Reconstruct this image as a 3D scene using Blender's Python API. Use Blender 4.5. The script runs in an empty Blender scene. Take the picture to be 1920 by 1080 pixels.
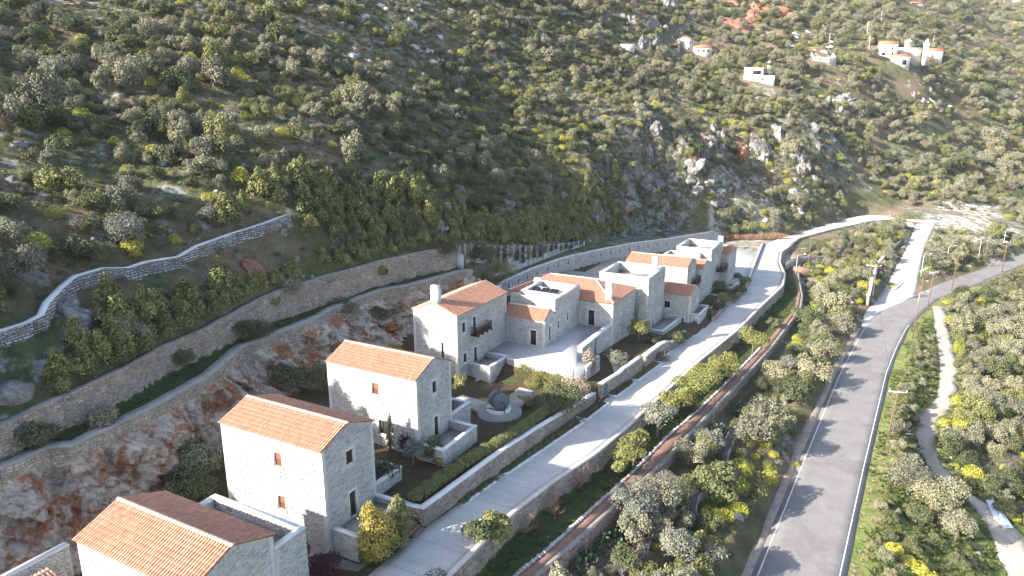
import bpy, math, random
import numpy as np
from mathutils import noise as mnoise, Vector
rad = math.radians
SC = bpy.context.scene
COL = SC.collection
rng = np.random.default_rng(7)
random.seed(7)

# ---------------------------------------------------------------- camera
# World axes: X runs across the slope (seaward), Y runs along the street, Z is up.
# The camera hovers at the origin; everything else is measured in metres from it.
FPX, PITCH, HEAD = 1297.57, rad(14.623), rad(28.1)
cam_d = bpy.data.cameras.new('camera')
cam_d.sensor_width = 36.0
cam_d.lens = FPX / 1920 * 36.0
cam_d.clip_start = 0.5
cam_d.clip_end = 4000
cam = bpy.data.objects.new('camera', cam_d)
cam.rotation_euler = (rad(90) - PITCH, 0, HEAD)
COL.objects.link(cam)
SC.camera = cam

# ---------------------------------------------------------------- sky, sun, exposure
SUN_AZ = math.atan2(-0.592, -0.807)       # direction to the sun in the XY plane: x=sin, y=cos
SUN_EL = rad(25.6)
w = bpy.data.worlds.new('World')
SC.world = w
w.use_nodes = True
nt = w.node_tree
bg = nt.nodes['Background']
sky = nt.nodes.new('ShaderNodeTexSky')
sky.sky_type = 'NISHITA'
sky.sun_disc = False
sky.sun_elevation = SUN_EL
sky.sun_rotation = SUN_AZ % (2 * math.pi)
sky.air_density = 1.0
sky.dust_density = 1.6
sky.ozone_density = 1.0
nt.links.new(sky.outputs[0], bg.inputs[0])
bg.inputs[1].default_value = 0.125
sun_d = bpy.data.lights.new('sun', 'SUN')
sun_d.energy = 5.0
sun_d.angle = rad(0.55)
sun_d.color = (1.0, 0.93, 0.82)
sun = bpy.data.objects.new('sun', sun_d)
sdir = Vector((math.sin(SUN_AZ) * math.cos(SUN_EL), math.cos(SUN_AZ) * math.cos(SUN_EL), math.sin(SUN_EL)))
sun.rotation_euler = sdir.to_track_quat('Z', 'Y').to_euler()
COL.objects.link(sun)
SC.view_settings.view_transform = 'Standard'
SC.view_settings.look = 'None'
SC.view_settings.gamma = 1.0
SC.view_settings.exposure = 1.72
SC.view_settings.use_curve_mapping = False
SC.render.engine = 'CYCLES'
SC.cycles.max_bounces = 5
SC.cycles.diffuse_bounces = 3
SC.cycles.glossy_bounces = 2
SC.cycles.transparent_max_bounces = 6
SC.cycles.volume_bounces = 0
SC.cycles.use_denoising = True
HAZE = 0.00008

# ---------------------------------------------------------------- where a picture point lies
CH, SH, CP, SP = math.cos(HEAD), math.sin(HEAD), math.cos(PITCH), math.sin(PITCH)
def ray(px, py):
    a, b = (px - 960) / FPX, (540 - py) / FPX
    x, y, z = a, CP + b * SP, -SP + b * CP
    return np.array([x * CH - y * SH, x * SH + y * CH, z])
def at(px, py, z):
    d = ray(px, py); return d * (z / d[2])
def at_t(px, py, t):
    return ray(px, py) * t

# ---------------------------------------------------------------- mesh helpers
def link(o, parent=None):
    COL.objects.link(o)
    if parent is not None:
        o.parent = parent
    return o
def tag(o, label=None, cat=None, group=None, kind=None):
    if label: o['label'] = label
    if cat: o['category'] = cat
    if group: o['group'] = group
    if kind: o['kind'] = kind
    return o
def empty(name, loc=(0, 0, 0), rz=0):
    o = bpy.data.objects.new(name, None)
    o.location = loc
    o.rotation_euler = (0, 0, rz)
    o.empty_display_size = 0.2
    COL.objects.link(o)
    return o
def mesh_np(name, V, faces, mats, rnd=None, midx=None, smooth=False):
    """V (n,3); faces = list of arrays (k,3) and/or (k,4) or python list of tuples; rnd per-face float."""
    me = bpy.data.meshes.new(name)
    V = np.asarray(V, np.float32)
    if isinstance(faces, np.ndarray): faces = [faces]
    if len(faces) and not isinstance(faces[0], np.ndarray):
        tot = np.array([len(f) for f in faces], np.int32)
        idx = np.fromiter((i for f in faces for i in f), np.int32)
    else:
        tot = np.concatenate([np.full(len(f), f.shape[1], np.int32) for f in faces])
        idx = np.concatenate([f.ravel() for f in faces]).astype(np.int32)
    me.vertices.add(len(V)); me.vertices.foreach_set('co', V.ravel())
    me.loops.add(len(idx)); me.loops.foreach_set('vertex_index', idx)
    me.polygons.add(len(tot))
    st = np.zeros(len(tot), np.int32); st[1:] = np.cumsum(tot)[:-1]
    me.polygons.foreach_set('loop_start', st)
    me.polygons.foreach_set('loop_total', tot)
    if midx is not None: me.polygons.foreach_set('material_index', np.asarray(midx, np.int32))
    if smooth: me.polygons.foreach_set('use_smooth', np.ones(len(tot), bool))
    if rnd is not None:
        a = me.attributes.new('rnd', 'FLOAT', 'FACE'); a.data.foreach_set('value', np.asarray(rnd, np.float32))
    me.update(calc_edges=True)
    if not isinstance(mats, (list, tuple)): mats = [mats]
    for m in mats: me.materials.append(m)
    return me
def ob(name, me, parent=None, loc=None, rz=None):
    o = bpy.data.objects.new(name, me)
    link(o, parent)
    if loc is not None: o.location = loc
    if rz is not None: o.rotation_euler = (0, 0, rz)
    return o
class MB:
    """collects simple shapes into one mesh"""
    def __init__(s): s.v = []; s.f = []; s.m = []; s.r = []; s.n = 0
    def add(s, V, F, m=0, r=None):
        s.v.append(np.asarray(V, float).reshape(-1, 3))
        for f in F: s.f.append(tuple(i + s.n for i in f)); s.m.append(m); s.r.append(random.random() if r is None else r)
        s.n += len(s.v[-1])
    def box(s, x0, x1, y0, y1, z0, z1, m=0, r=None):
        V = [(x, y, z) for z in (z0, z1) for y in (y0, y1) for x in (x0, x1)]
        s.add(V, [(0, 2, 3, 1), (4, 5, 7, 6), (0, 1, 5, 4), (2, 6, 7, 3), (0, 4, 6, 2), (1, 3, 7, 5)], m, r)
    def obox(s, P, t, n, up, a0, a1, b0, b1, c0, c1, m=0, r=None):
        P, t, n, up = map(np.asarray, (P, t, n, up))
        V = [P + t * a + n * b + up * c for c in (c0, c1) for b in (b0, b1) for a in (a0, a1)]
        s.add(V, [(0, 2, 3, 1), (4, 5, 7, 6), (0, 1, 5, 4), (2, 6, 7, 3), (0, 4, 6, 2), (1, 3, 7, 5)], m, r)
    def prism(s, pts, z0, z1, m=0, r=None):
        k = len(pts)
        V = [(x, y, z0) for x, y in pts] + [(x, y, z1) for x, y in pts]
        s.add(V, [tuple(range(k - 1, -1, -1)), tuple(range(k, 2 * k))] + [(i, (i + 1) % k, k + (i + 1) % k, k + i) for i in range(k)], m, r)
    def tube(s, pts, rr, seg=6, m=0, r=None, cap=True):
        pts = [np.asarray(p, float) for p in pts]
        if not isinstance(rr, (list, tuple)): rr = [rr] * len(pts)
        V = []
        for i, p in enumerate(pts):
            d = pts[min(i + 1, len(pts) - 1)] - pts[max(i - 1, 0)]
            d = d / (np.linalg.norm(d) + 1e-9)
            a = np.cross(d, (0, 0, 1)) if abs(d[2]) < .9 else np.cross(d, (1, 0, 0))
            a /= np.linalg.norm(a); b = np.cross(d, a)
            for k in range(seg):
                t = 2 * math.pi * k / seg
                V.append(p + rr[i] * (a * math.cos(t) + b * math.sin(t)))
        F = [(i * seg + k, i * seg + (k + 1) % seg, (i + 1) * seg + (k + 1) % seg, (i + 1) * seg + k) for i in range(len(pts) - 1) for k in range(seg)]
        if cap: F += [tuple(range(seg - 1, -1, -1)), tuple(range((len(pts) - 1) * seg, len(pts) * seg))]
        s.add(V, F, m, r)
    def lathe(s, prof, c=(0, 0, 0), seg=16, m=0, r=None):
        V = [(c[0] + q * math.cos(2 * math.pi * k / seg), c[1] + q * math.sin(2 * math.pi * k / seg), c[2] + z) for q, z in prof for k in range(seg)]
        n = len(prof)
        F = [(i * seg + k, i * seg + (k + 1) % seg, (i + 1) * seg + (k + 1) % seg, (i + 1) * seg + k) for i in range(n - 1) for k in range(seg)]
        F += [tuple(range(seg - 1, -1, -1)), tuple(range((n - 1) * seg, n * seg))]
        s.add(V, F, m, r)
    def me(s, name, mats, smooth=False):
        return mesh_np(name, np.concatenate(s.v), s.f, mats, rnd=s.r, midx=s.m, smooth=smooth)
    def build(s, name, mats, parent=None, smooth=False):
        return ob(name, s.me(name, mats, smooth), parent)

# ---------------------------------------------------------------- materials
def ramp_col(nt, fac, stops):
    r = nt.nodes.new('ShaderNodeValToRGB')
    e = r.color_ramp.elements
    while len(e) < len(stops): e.new(0.5)
    for i, (p, c) in enumerate(stops):
        e[i].position = p
        e[i].color = (*c, 1)
    nt.links.new(fac, r.inputs[0])
    return r.outputs[0]
def noise_n(nt, scale, detail=4, rough=0.55, vec=None, dist=0.0):
    n = nt.nodes.new('ShaderNodeTexNoise')
    n.inputs['Scale'].default_value = scale
    n.inputs['Detail'].default_value = detail
    n.inputs['Roughness'].default_value = rough
    n.inputs['Distortion'].default_value = dist
    nt.links.new(vec if vec is not None else nt.nodes['POS'].outputs['Position'], n.inputs['Vector'])
    return n.outputs['Fac']
def mix_c(nt, f, a, b, mode='MIX'):
    m = nt.nodes.new('ShaderNodeMix'); m.data_type = 'RGBA'; m.blend_type = mode
    if isinstance(f, float): m.inputs[0].default_value = f
    else: nt.links.new(f, m.inputs[0])
    for s, k in ((a, 6), (b, 7)):
        if isinstance(s, tuple): m.inputs[k].default_value = (*s, 1)
        else: nt.links.new(s, m.inputs[k])
    return m.outputs[2]
def math_n(nt, op, a, b=None, clamp=False):
    m = nt.nodes.new('ShaderNodeMath'); m.operation = op; m.use_clamp = clamp
    for s, k in ((a, 0), (b, 1)):
        if s is None: continue
        if isinstance(s, (float, int)): m.inputs[k].default_value = s
        else: nt.links.new(s, m.inputs[k])
    return m.outputs[0]
def attr_n(nt, name):
    a = nt.nodes.new('ShaderNodeAttribute'); a.attribute_name = name
    return a
def new_mat(name, rough=0.85):
    m = bpy.data.materials.new(name); m.use_nodes = True
    nt = m.node_tree
    b = nt.nodes['Principled BSDF']
    b.inputs['Roughness'].default_value = rough
    b.inputs['Specular IOR Level'].default_value = 0.25
    g = nt.nodes.new('ShaderNodeNewGeometry'); g.name = 'POS'
    return m, nt, b
def bump(nt, b, h, strength=0.5, dist=0.05):
    n = nt.nodes.new('ShaderNodeBump')
    n.inputs['Strength'].default_value = strength
    n.inputs['Distance'].default_value = dist
    nt.links.new(h, n.inputs['Height'])
    nt.links.new(n.outputs[0], b.inputs['Normal'])
def simple(name, c0, c1=None, scale=3.0, rough=0.85, bstr=0.2, bdist=0.03):
    m, nt, b = new_mat(name, rough)
    c1 = c1 or tuple(x * 0.75 for x in c0)
    f = noise_n(nt, scale, 5)
    c = ramp_col(nt, f, [(0.3, c1), (0.7, c0)])
    nt.links.new(c, b.inputs['Base Color'])
    if bstr: bump(nt, b, noise_n(nt, scale * 4, 4), bstr, bdist)
    return m
def by_rnd(name, stops, rough=0.85, var=0.25, scale=2.0, bstr=0.3, bdist=0.03, bscale=14):
    """colour per face attribute 'rnd' through a ramp, times a soft noise"""
    m, nt, b = new_mat(name, rough)
    c = ramp_col(nt, attr_n(nt, 'rnd').outputs['Fac'], stops)
    f = noise_n(nt, scale, 5)
    k = ramp_col(nt, f, [(0.3, (1 - var,) * 3), (0.7, (1 + 0 * var,) * 3)])
    c = mix_c(nt, 1.0, c, k, 'MULTIPLY')
    nt.links.new(c, b.inputs['Base Color'])
    if bstr: bump(nt, b, noise_n(nt, bscale, 4), bstr, bdist)
    return m
M = {}
M['house_stone'] = by_rnd('house_stone', [(0, (.36, .35, .35)), (.14, (.44, .43, .42)), (.45, (.51, .495, .48)), (.88, (.58, .56, .53)), (.95, (.52, .41, .34)), (1, (.38, .36, .36))], var=.22, scale=.5)
M['mortar'] = simple('mortar', (.56, .54, .51), (.47, .455, .435), 1.2)
M['rubble'] = by_rnd('rubble', [(0, (.27, .24, .21)), (.3, (.39, .34, .29)), (.6, (.50, .41, .33)), (.8, (.45, .32, .23)), (.9, (.56, .51, .45)), (1, (.40, .25, .16))], var=.35, scale=.4)
M['rubble_mortar'] = simple('rubble_mortar', (.30, .27, .24), (.19, .17, .15), .8)
M['dry_stone'] = by_rnd('dry_stone', [(0, (.30, .30, .31)), (.4, (.44, .44, .45)), (.85, (.56, .56, .56)), (.92, (.50, .28, .22)), (1, (.40, .38, .36))], var=.3, scale=.6)
M['dark_gap'] = simple('dark_gap', (.10, .09, .085), None, 1)
M['cap'] = simple('cap', (.72, .71, .70), (.60, .58, .56), .9, bstr=.15)
M['render_white'] = simple('render_white', (.66, .65, .63), (.55, .53, .51), .5, bstr=.1)
M['tile'] = by_rnd('tile', [(0, (.43, .20, .13)), (.3, (.50, .25, .165)), (.7, (.56, .295, .20)), (.92, (.60, .345, .25)), (1, (.46, .24, .18))], rough=.8, var=.15, scale=1.5, bstr=.1)
M['tile_under'] = simple('tile_under', (.34, .13, .08), (.25, .09, .06), 3)
M['wood_dark'] = simple('wood_dark', (.075, .042, .030), (.045, .026, .020), 9, rough=.6)
M['wood_red'] = simple('wood_red', (.24, .105, .065), (.17, .07, .045), 9, rough=.6)
M['glass'] = simple('glass', (.03, .03, .035), None, 2, rough=.15, bstr=0)
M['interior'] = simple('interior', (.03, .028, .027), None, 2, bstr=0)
M['blue_paint'] = simple('blue_paint', (.13, .20, .27), (.10, .16, .21), 4, rough=.6)
M['green_paint'] = simple('green_paint', (.10, .16, .17), (.08, .12, .13), 4, rough=.6)
M['metal_dark'] = simple('metal_dark', (.05, .045, .045), None, 6, rough=.5)
M['metal_pale'] = simple('metal_pale', (.62, .63, .64), (.5, .5, .52), 3, rough=.45, bstr=0)
M['rust'] = simple('rust', (.17, .07, .05), (.10, .045, .035), 9, rough=.8)
M['pole_wood'] = simple('pole_wood', (.20, .12, .085), (.13, .08, .06), 3)
M['millstone'] = simple('millstone', (.17, .18, .20), (.11, .12, .135), 4, bstr=.5)
M['paving'] = by_rnd('paving', [(0, (.27, .245, .22)), (.5, (.35, .315, .285)), (1, (.42, .375, .34))], var=.2, scale=1)
M['court'] = simple('court', (.40,.40,.42), (.34,.34,.36), .5, bstr=.1)

M['grey_cope'] = simple('grey_cope', (.36, .33, .30), (.26, .235, .21), .9)
M['rubble_red'] = by_rnd('rubble_red', [(0, (.24, .17, .14)), (.35, (.36, .25, .20)), (.7, (.44, .33, .28)), (.9, (.50, .44, .40)), (1, (.30, .15, .11))], var=.3, scale=.5)
M['soil_red'] = simple('soil_red', (.17, .075, .048), (.11, .055, .035), 1.2, bstr=.5)
M['turf'] = simple('turf', (.10, .15, .035), (.16, .14, .06), .8, bstr=.5)
def stained():
    m, nt, b = new_mat('stained_render', .9)
    s = nt.nodes.new('ShaderNodeSeparateXYZ'); nt.links.new(nt.nodes['POS'].outputs['Position'], s.inputs[0])
    c = nt.nodes.new('ShaderNodeCombineXYZ'); nt.links.new(math_n(nt, 'MULTIPLY', s.outputs[1], 1.0), c.inputs[1]); nt.links.new(math_n(nt, 'MULTIPLY', s.outputs[2], .18), c.inputs[2])
    f = noise_n(nt, .9, 6, .7, c.outputs[0])
    nt.links.new(ramp_col(nt, f, [(.35, (.13, .12, .115)), (.5, (.36, .34, .32)), (.65, (.62, .60, .58))]), b.inputs['Base Color'])
    return m
M['stained_render'] = stained()

M['white_rock'] = simple('white_rock', (.66, .63, .59), (.40, .37, .34), .9, bstr=.8, bdist=.2)

M['orange_rock'] = simple('orange_rock', (.40, .17, .10), (.17, .10, .08), .25, bstr=1.0, bdist=.5)
# ---------------------------------------------------------------- terrain
def I(*k):
    a = np.array([q[0] for q in k], float); b = np.array([q[1] for q in k], float)
    return lambda v: np.interp(v, a, b)
zs = I((0, -33.2), (20, -33.3), (38, -33.9), (95, -37.2), (120, -38.0), (150, -37.9), (185, -37.3), (215, -37), (300, -37))
uB = I((0, -56), (23.6, -56.6), (28.4, -57.3), (35.9, -58.6), (40.4, -60.8), (45.8, -61.9), (52.7, -63.5), (57.7, -64.6), (66, -64.9), (78.5, -64.6), (88.9, -62.9), (94.9, -60.6), (97, -60.8), (100, -61), (124, -61.2), (140, -61), (160, -60), (181, -57), (200, -50))
zBt = I((0, -23.3), (24, -23.3), (34, -22.9), (46, -23.0), (60, -22.1), (83, -22.1), (97.7, -22.3), (100.5, -23.0), (124, -27.3), (139, -29.4), (150, -30.6), (160, -31.6), (181, -33.0), (200, -33.8))
zBb = I((0, -26), (100, -25.9), (104, -30.4), (125, -30.9), (146, -31.4), (161, -32.2), (172, -33), (190, -33.9), (200, -34))
uA = I((0, -54.5), (22.8, -55.1), (24, -54.8), (26.2, -55.5), (27.6, -53.9), (32.8, -54.6), (36, -55.1), (39.4, -56), (43.3, -57.1), (47.5, -59.3), (50, -60.8), (56.7, -61), (63.4, -61.4), (66.5, -62.5), (77.3, -62.9), (82.4, -60.6), (92.3, -59.2), (95.2, -57.7), (99, -57.4), (104, -58.2), (119, -58.9), (132, -57.7), (146.5, -54.8), (161, -52), (172.6, -48.7), (188.8, -44.4), (198, -40.6), (215, -34))
zAt = I((0, -26), (95.3, -26), (97, -28.5), (101, -32.9), (104, -33.0), (105, -30.6), (119, -30.8), (132, -30.9), (146, -31.4), (161, -32.2), (172, -33), (189, -33.9), (198, -34), (204, -36.6), (300, -36.8))
uD = I((0, -47), (21, -47.8), (26, -49.4), (32, -51.2), (40, -52.2), (48, -55), (56, -57), (70, -58.2), (77, -58.8), (88, -56.5), (95.3, -56), (101, -57), (104, -58.1), (119, -58.8), (132, -57.6), (146.5, -54.7), (161, -51.9), (172.6, -48.6), (188.8, -44.3), (198, -40.5), (215, -33.9))
zD = I((0, -33.4), (22, -33.2), (30, -32.0), (45, -31.5), (60, -31.5), (90, -32.6), (105, -33.6), (141, -34.1), (168, -35.9), (190, -37.1), (215, -37), (300, -37))
zM = I((0, -32.8), (20, -33.2), (33, -33.9), (38.5, -33.9), (40.5, -32.6), (55, -32.9), (62, -33.8), (68, -34.8), (75, -35.4), (77.4, -34.3), (79, -33.5), (84, -34.5), (104, -36.2), (118, -36.9), (140, -37.3), (150, -37.9), (185, -37.4), (215, -37))
uE = I((0, -30.6), (41.7, -30.6), (49.6, -30.1), (55.9, -29.75), (60.4, -29.6), (74, -29.05), (86, -27.95), (101.4, -27.35), (104, -26.9), (116, -25.3), (122, -24.9), (135, -24.7), (154, -23.5), (199, -27.4), (213, -24.8))
zE = I((0, -33.3), (38.5, -33.95), (41.4, -33.9), (41.9, -32.7), (55, -33.0), (64, -33.9), (72, -34.9), (84, -35.5), (93, -35.9), (101, -36.3), (104, -36.7), (116, -37.3), (150, -37.4), (156, -37.75), (185, -37.35), (215, -37))
uS = I((0, -25.3), (38.6, -25.3), (47.7, -25.4), (54.2, -24.8), (62.5, -23.5), (69.2, -23.05), (89, -22.25), (97, -22), (105, -21.3), (122.6, -19.7), (140, -18.5), (157, -17), (168, -18), (180, -20.7), (192.6, -22), (201.7, -21), (216, -19.7), (236.7, -12.6), (263, -1.2), (274, 6.8), (300, 10))
dS = I((0, 2.3), (150, 2.2), (185, 2.0), (200, 1.0), (215, .6), (300, .3))
uPL = I((0, -22.6), (42.6, -22.2), (46.5, -21.6), (59.6, -20.3), (65.2, -19.8), (75.9, -19.2), (85.5, -18.1), (121, -15.2), (142, -13.5), (150, -13.2), (161, -13.9), (177, -16.8), (190, -17.9), (215, -16), (263, 1))
uPR = I((0, -21.6), (43.2, -21.1), (50.8, -20.1), (58, -19.3), (67.5, -18.1), (89.9, -16.5), (120, -14), (142, -12.6), (150, -12.3), (159, -12.9), (177.3, -15.8), (190, -16.8), (215, -15), (263, 2))
uRL = I((0, -9.6), (60.8, -6.4), (84.1, -5.1), (121.2, -2.9), (149.3, -.3), (158, 0.9), (166, 3), (176, 7.2), (186.6, 10.6), (200, 15.6), (210.3, 20.5), (230, 30.2), (252.9, 40.2), (280, 53), (340, 82))
uRR = I((0, -2.3), (64.7, 1.0), (87.9, 2.2), (125.2, 4.4), (140, 5.9), (153.5, 7.6), (166, 10.0), (183.1, 14.0), (194.3, 19.5), (215, 28.5), (236, 37.8), (262, 50), (300, 67), (340, 87))
zR = I((0, -43), (200, -43), (260, -42.3), (340, -41))
uBL = I((150, -.5), (161.6, -.3), (180, 2.3), (205, 5.3), (229, 8.1), (268, 11.5), (275, 12))
uBR = I((150, 6), (172, 8.4), (183, 9.9), (198, 10.6), (234, 13.0), (268, 17), (277, 18))
zBr = I((150, -43), (188, -42.93), (206, -41.4), (268, -37.1), (280, -37))
uT = I((60, 17.9), (84, 17.7), (89, 16.7), (93.8, 15.1), (96.5, 12.8), (98.8, 11.4), (103.6, 10.2), (109.4, 9.6), (115.6, 9.8), (123.4, 12.7), (132, 13.7), (151, 14.0), (161, 13.7), (176, 13.8), (185, 14.2), (186, 14.2), (200, 26), (236, 44), (300, 73), (340, 94))
zT = I((60, -48.8), (84, -47.8), (94, -47.3), (109, -46.5), (123, -45.8), (136, -45), (151, -44.1), (161, -43.5), (176, -43.15), (186, -43.2), (260, -42.6), (340, -41.5))

def ss(a, b, x):
    t = np.clip((x - a) / (b - a), 0, 1); return t * t * (3 - 2 * t)

# the hillside beyond the walls, as a smooth surface through measured points
ctrl = []
for px, py, t in [(0, 400, 70), (0, 300, 81), (0, 200, 93), (0, 100, 107), (0, 0, 124), (300, 400, 82), (300, 300, 93), (300, 200, 106), (300, 100, 121), (300, 0, 140),
                  (600, 400, 95), (600, 300, 109), (600, 200, 126), (600, 100, 145), (600, 0, 168), (800, 430, 112), (800, 350, 124), (800, 250, 143), (800, 100, 180), (800, 0, 208),
                  (1000, 425, 136), (1000, 350, 150), (1000, 250, 174), (1000, 170, 200), (1000, 100, 226), (1000, 0, 268),
                  (1120, 400, 155), (1120, 330, 172), (1120, 250, 190), (1200, 400, 172), (1200, 340, 186), (1200, 260, 200), (1180, 200, 226), (1200, 100, 285), (1200, 0, 335),
                  (1300, 400, 182), (1300, 345, 200), (1300, 240, 222), (1300, 200, 250), (1300, 120, 320), (1300, 60, 345), (1300, 0, 380),
                  (1400, 425, 195), (1400, 380, 208), (1400, 330, 228), (1420, 285, 240), (1420, 225, 252), (1400, 190, 280), (1400, 140, 300), (1400, 75, 350), (1400, 20, 372), (1400, -60, 430),
                  (1500, 420, 205), (1500, 370, 222), (1500, 300, 240), (1500, 260, 250), (1500, 215, 262), (1500, 190, 290), (1500, 140, 315), (1500, 50, 380), (1500, 0, 430),
                  (1600, 395, 226), (1600, 330, 258), (1600, 260, 290), (1600, 222, 305), (1600, 180, 310), (1600, 130, 330), (1600, 50, 410), (1600, 0, 480),
                  (1700, 385, 244), (1700, 330, 278), (1700, 250, 315), (1700, 190, 335), (1700, 120, 345), (1700, 50, 440), (1700, 0, 540),
                  (1800, 375, 262), (1830, 400, 252), (1800, 330, 300), (1800, 250, 345), (1800, 170, 375), (1800, 80, 450), (1800, 0, 600),
                  (1920, 400, 285), (1920, 330, 325), (1920, 230, 385), (1920, 130, 470), (1920, 60, 580), (1920, 0, 700), (1920, -80, 860), (1600, -80, 600), (1200, -80, 440), (800, -80, 260), (400, -80, 180), (0, -80, 150)]:
    ctrl.append(tuple(at_t(px, py, t)))
ctrl = [c for c in ctrl if c[1] > 0]
ctrl += [(-80, 0, -4), (-100, -30, 8), (-120, 10, 14), (-150, 30, 30), (-70, 18, -9), (-180, 90, 38), (-260, 120, 70), (-300, 300, 120), (-250, 500, 120), (-100, 700, 140), (200, 850, 150), (-66, 12, -13)]
for v in (12, 24, 36, 48, 60, 75, 90, 105, 125, 145, 165, 182, 196):
    ctrl.append((float(uB(v)) - .9, v, float(zBt(v))))
for v in range(40, 200, 20):
    ctrl += [(float(uT(v)) + 2, v, float(zT(v))), (float(uT(v)) + 14, v, float(zT(v)) - 3.5), (float(uT(v)) + 40, v, float(zT(v)) - 13), (float(uT(v)) + 90, v, float(zT(v)) - 36)]
for v in (215, 235, 260, 300, 340):
    ctrl += [(float(uT(v)) + 2, v, float(zT(v))), (float(uT(v)) + 30, v, float(zT(v)) - 6), (float(uT(v)) + 80, v, float(zT(v)) - 26)]
    ctrl += [(float(uRL(v)) - 2, v, float(zR(v)) + .3)]
ctrl += [(-28, 208, -36.6), (-21, 228, -36.5), (-8, 270, -36.5), (6, 290, -36.4), (18, 296, -35.5), (22, 275, -36.6), (300, 420, -70), (420, 500, -60), (350, 200, -110)]
ctrl += [(-56, 178, -33), (-46, 198, -33.6), (-38, 208, -35)]
C3 = np.array(ctrl)
def tps_fit(P, lam):
    n = len(P)
    d = np.hypot(P[:, None, 0] - P[None, :, 0], P[:, None, 1] - P[None, :, 1]) / 100
    K = np.where(d > 0, d * d * np.log(d + 1e-12), 0) + np.eye(n) * lam
    A = np.zeros((n + 3, n + 3)); A[:n, :n] = K
    Q = np.c_[np.ones(n), P[:, :2] / 100]; A[:n, n:] = Q; A[n:, :n] = Q.T
    return np.linalg.solve(A, np.r_[P[:, 2], 0, 0, 0])
TW = tps_fit(C3, 1e-4)
def nat0(u, v):
    u = np.asarray(u, float); v = np.asarray(v, float)
    sh = u.shape; u = u.ravel(); v = v.ravel(); out = np.empty(len(u))
    for s in range(0, len(u), 40000):
        a, b = u[s:s + 40000], v[s:s + 40000]
        r2 = ((a[:, None] - C3[:, 0]) ** 2 + (b[:, None] - C3[:, 1]) ** 2) / 1e4
        out[s:s + 40000] = (.5 * r2 * np.log(r2 + 1e-12)) @ TW[:-3] + TW[-3] + TW[-2] * a / 100 + TW[-1] * b / 100
    return out.reshape(sh)
# cheap value noise (vectorised)
PERM = rng.permutation(4096).astype(np.int64); RV = rng.random(4096)
def vnoise(x, y, s):
    x = x / s; y = y / s
    xi = np.floor(x).astype(np.int64); yi = np.floor(y).astype(np.int64); fx = x - xi; fy = y - yi
    fx = fx * fx * (3 - 2 * fx); fy = fy * fy * (3 - 2 * fy)
    h = lambda a, b: RV[PERM[(PERM[a & 4095] + b) & 4095]]
    return (h(xi, yi) * (1 - fx) + h(xi + 1, yi) * fx) * (1 - fy) + (h(xi, yi + 1) * (1 - fx) + h(xi + 1, yi + 1) * fx) * fy - .5
def fbm(x, y, s, o=4):
    r = 0; a = 1
    for k in range(o):
        r = r + a * vnoise(x + 37.1 * k, y + 11.3 * k, s / 2 ** k); a *= .55
    return r
def facets(x, y, s, seed=0):
    """broken-rock relief: flat tilted facets around jittered cells"""
    x = np.asarray(x, float) / s; y = np.asarray(y, float) / s
    xi = np.floor(x).astype(np.int64); yi = np.floor(y).astype(np.int64)
    best = np.full(x.shape, 9.0); out = np.zeros(x.shape)
    for a in (-1, 0, 1):
        for b in (-1, 0, 1):
            h = PERM[(PERM[(xi + a + seed) & 4095] + yi + b) & 4095]
            cx = xi + a + RV[h]; cy = yi + b + RV[(h * 7 + 3) & 4095]
            d = (x - cx) ** 2 + (y - cy) ** 2
            v = (RV[(h * 13 + 5) & 4095] - .5) + (x - cx) * (RV[(h * 5 + 1) & 4095] - .5) * 1.5 + (y - cy) * (RV[(h * 3 + 11) & 4095] - .5) * 1.5
            m = d < best; out = np.where(m, v, out); best = np.where(m, d, best)
    return out
CLF = np.array([at_t(*q)[:2] for q in ((1150, 300, 178), (1200, 295, 192), (1300, 290, 211), (1400, 288, 236), (1480, 275, 246), (1545, 250, 262))])
def cliffm(u, v):
    d = np.full(np.shape(u), 1e9)
    for i in range(len(CLF) - 1):
        A, B = CLF[i], CLF[i + 1]; t = np.clip(((u - A[0]) * (B - A)[0] + (v - A[1]) * (B - A)[1]) / ((B - A) @ (B - A)), 0, 1)
        d = np.minimum(d, np.hypot(u - A[0] - t * (B - A)[0], v - A[1] - t * (B - A)[1]))
    return ss(17, 8, d) if False else 1 - ss(4, 12, d + 13 * fbm(u, v, 16, 4))
def nat(u, v):
    z = nat0(u, v)
    z = z + fbm(u, v, 9, 3) * 1.1 + fbm(u + 400, v, 40, 2) * 2.0
    # rocky steps
    q = np.abs(fbm(u - 90, v + 50, 14, 3)); z = z + (ss(.0, .12, q) - 1) * .5
    cm = cliffm(u, v)
    z = z + cm * ((.5 - 2.2 * np.abs(fbm(u + 31, v * 1.5, 13, 5))) * 2.6 + facets(u, v * 1.4, 5.5) * 3.2 + facets(u, v * 1.3, 2.2, 9) * 1.3 + fbm(u * 1.3, v * 2.2, 4, 4) * .8)
    return z
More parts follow.
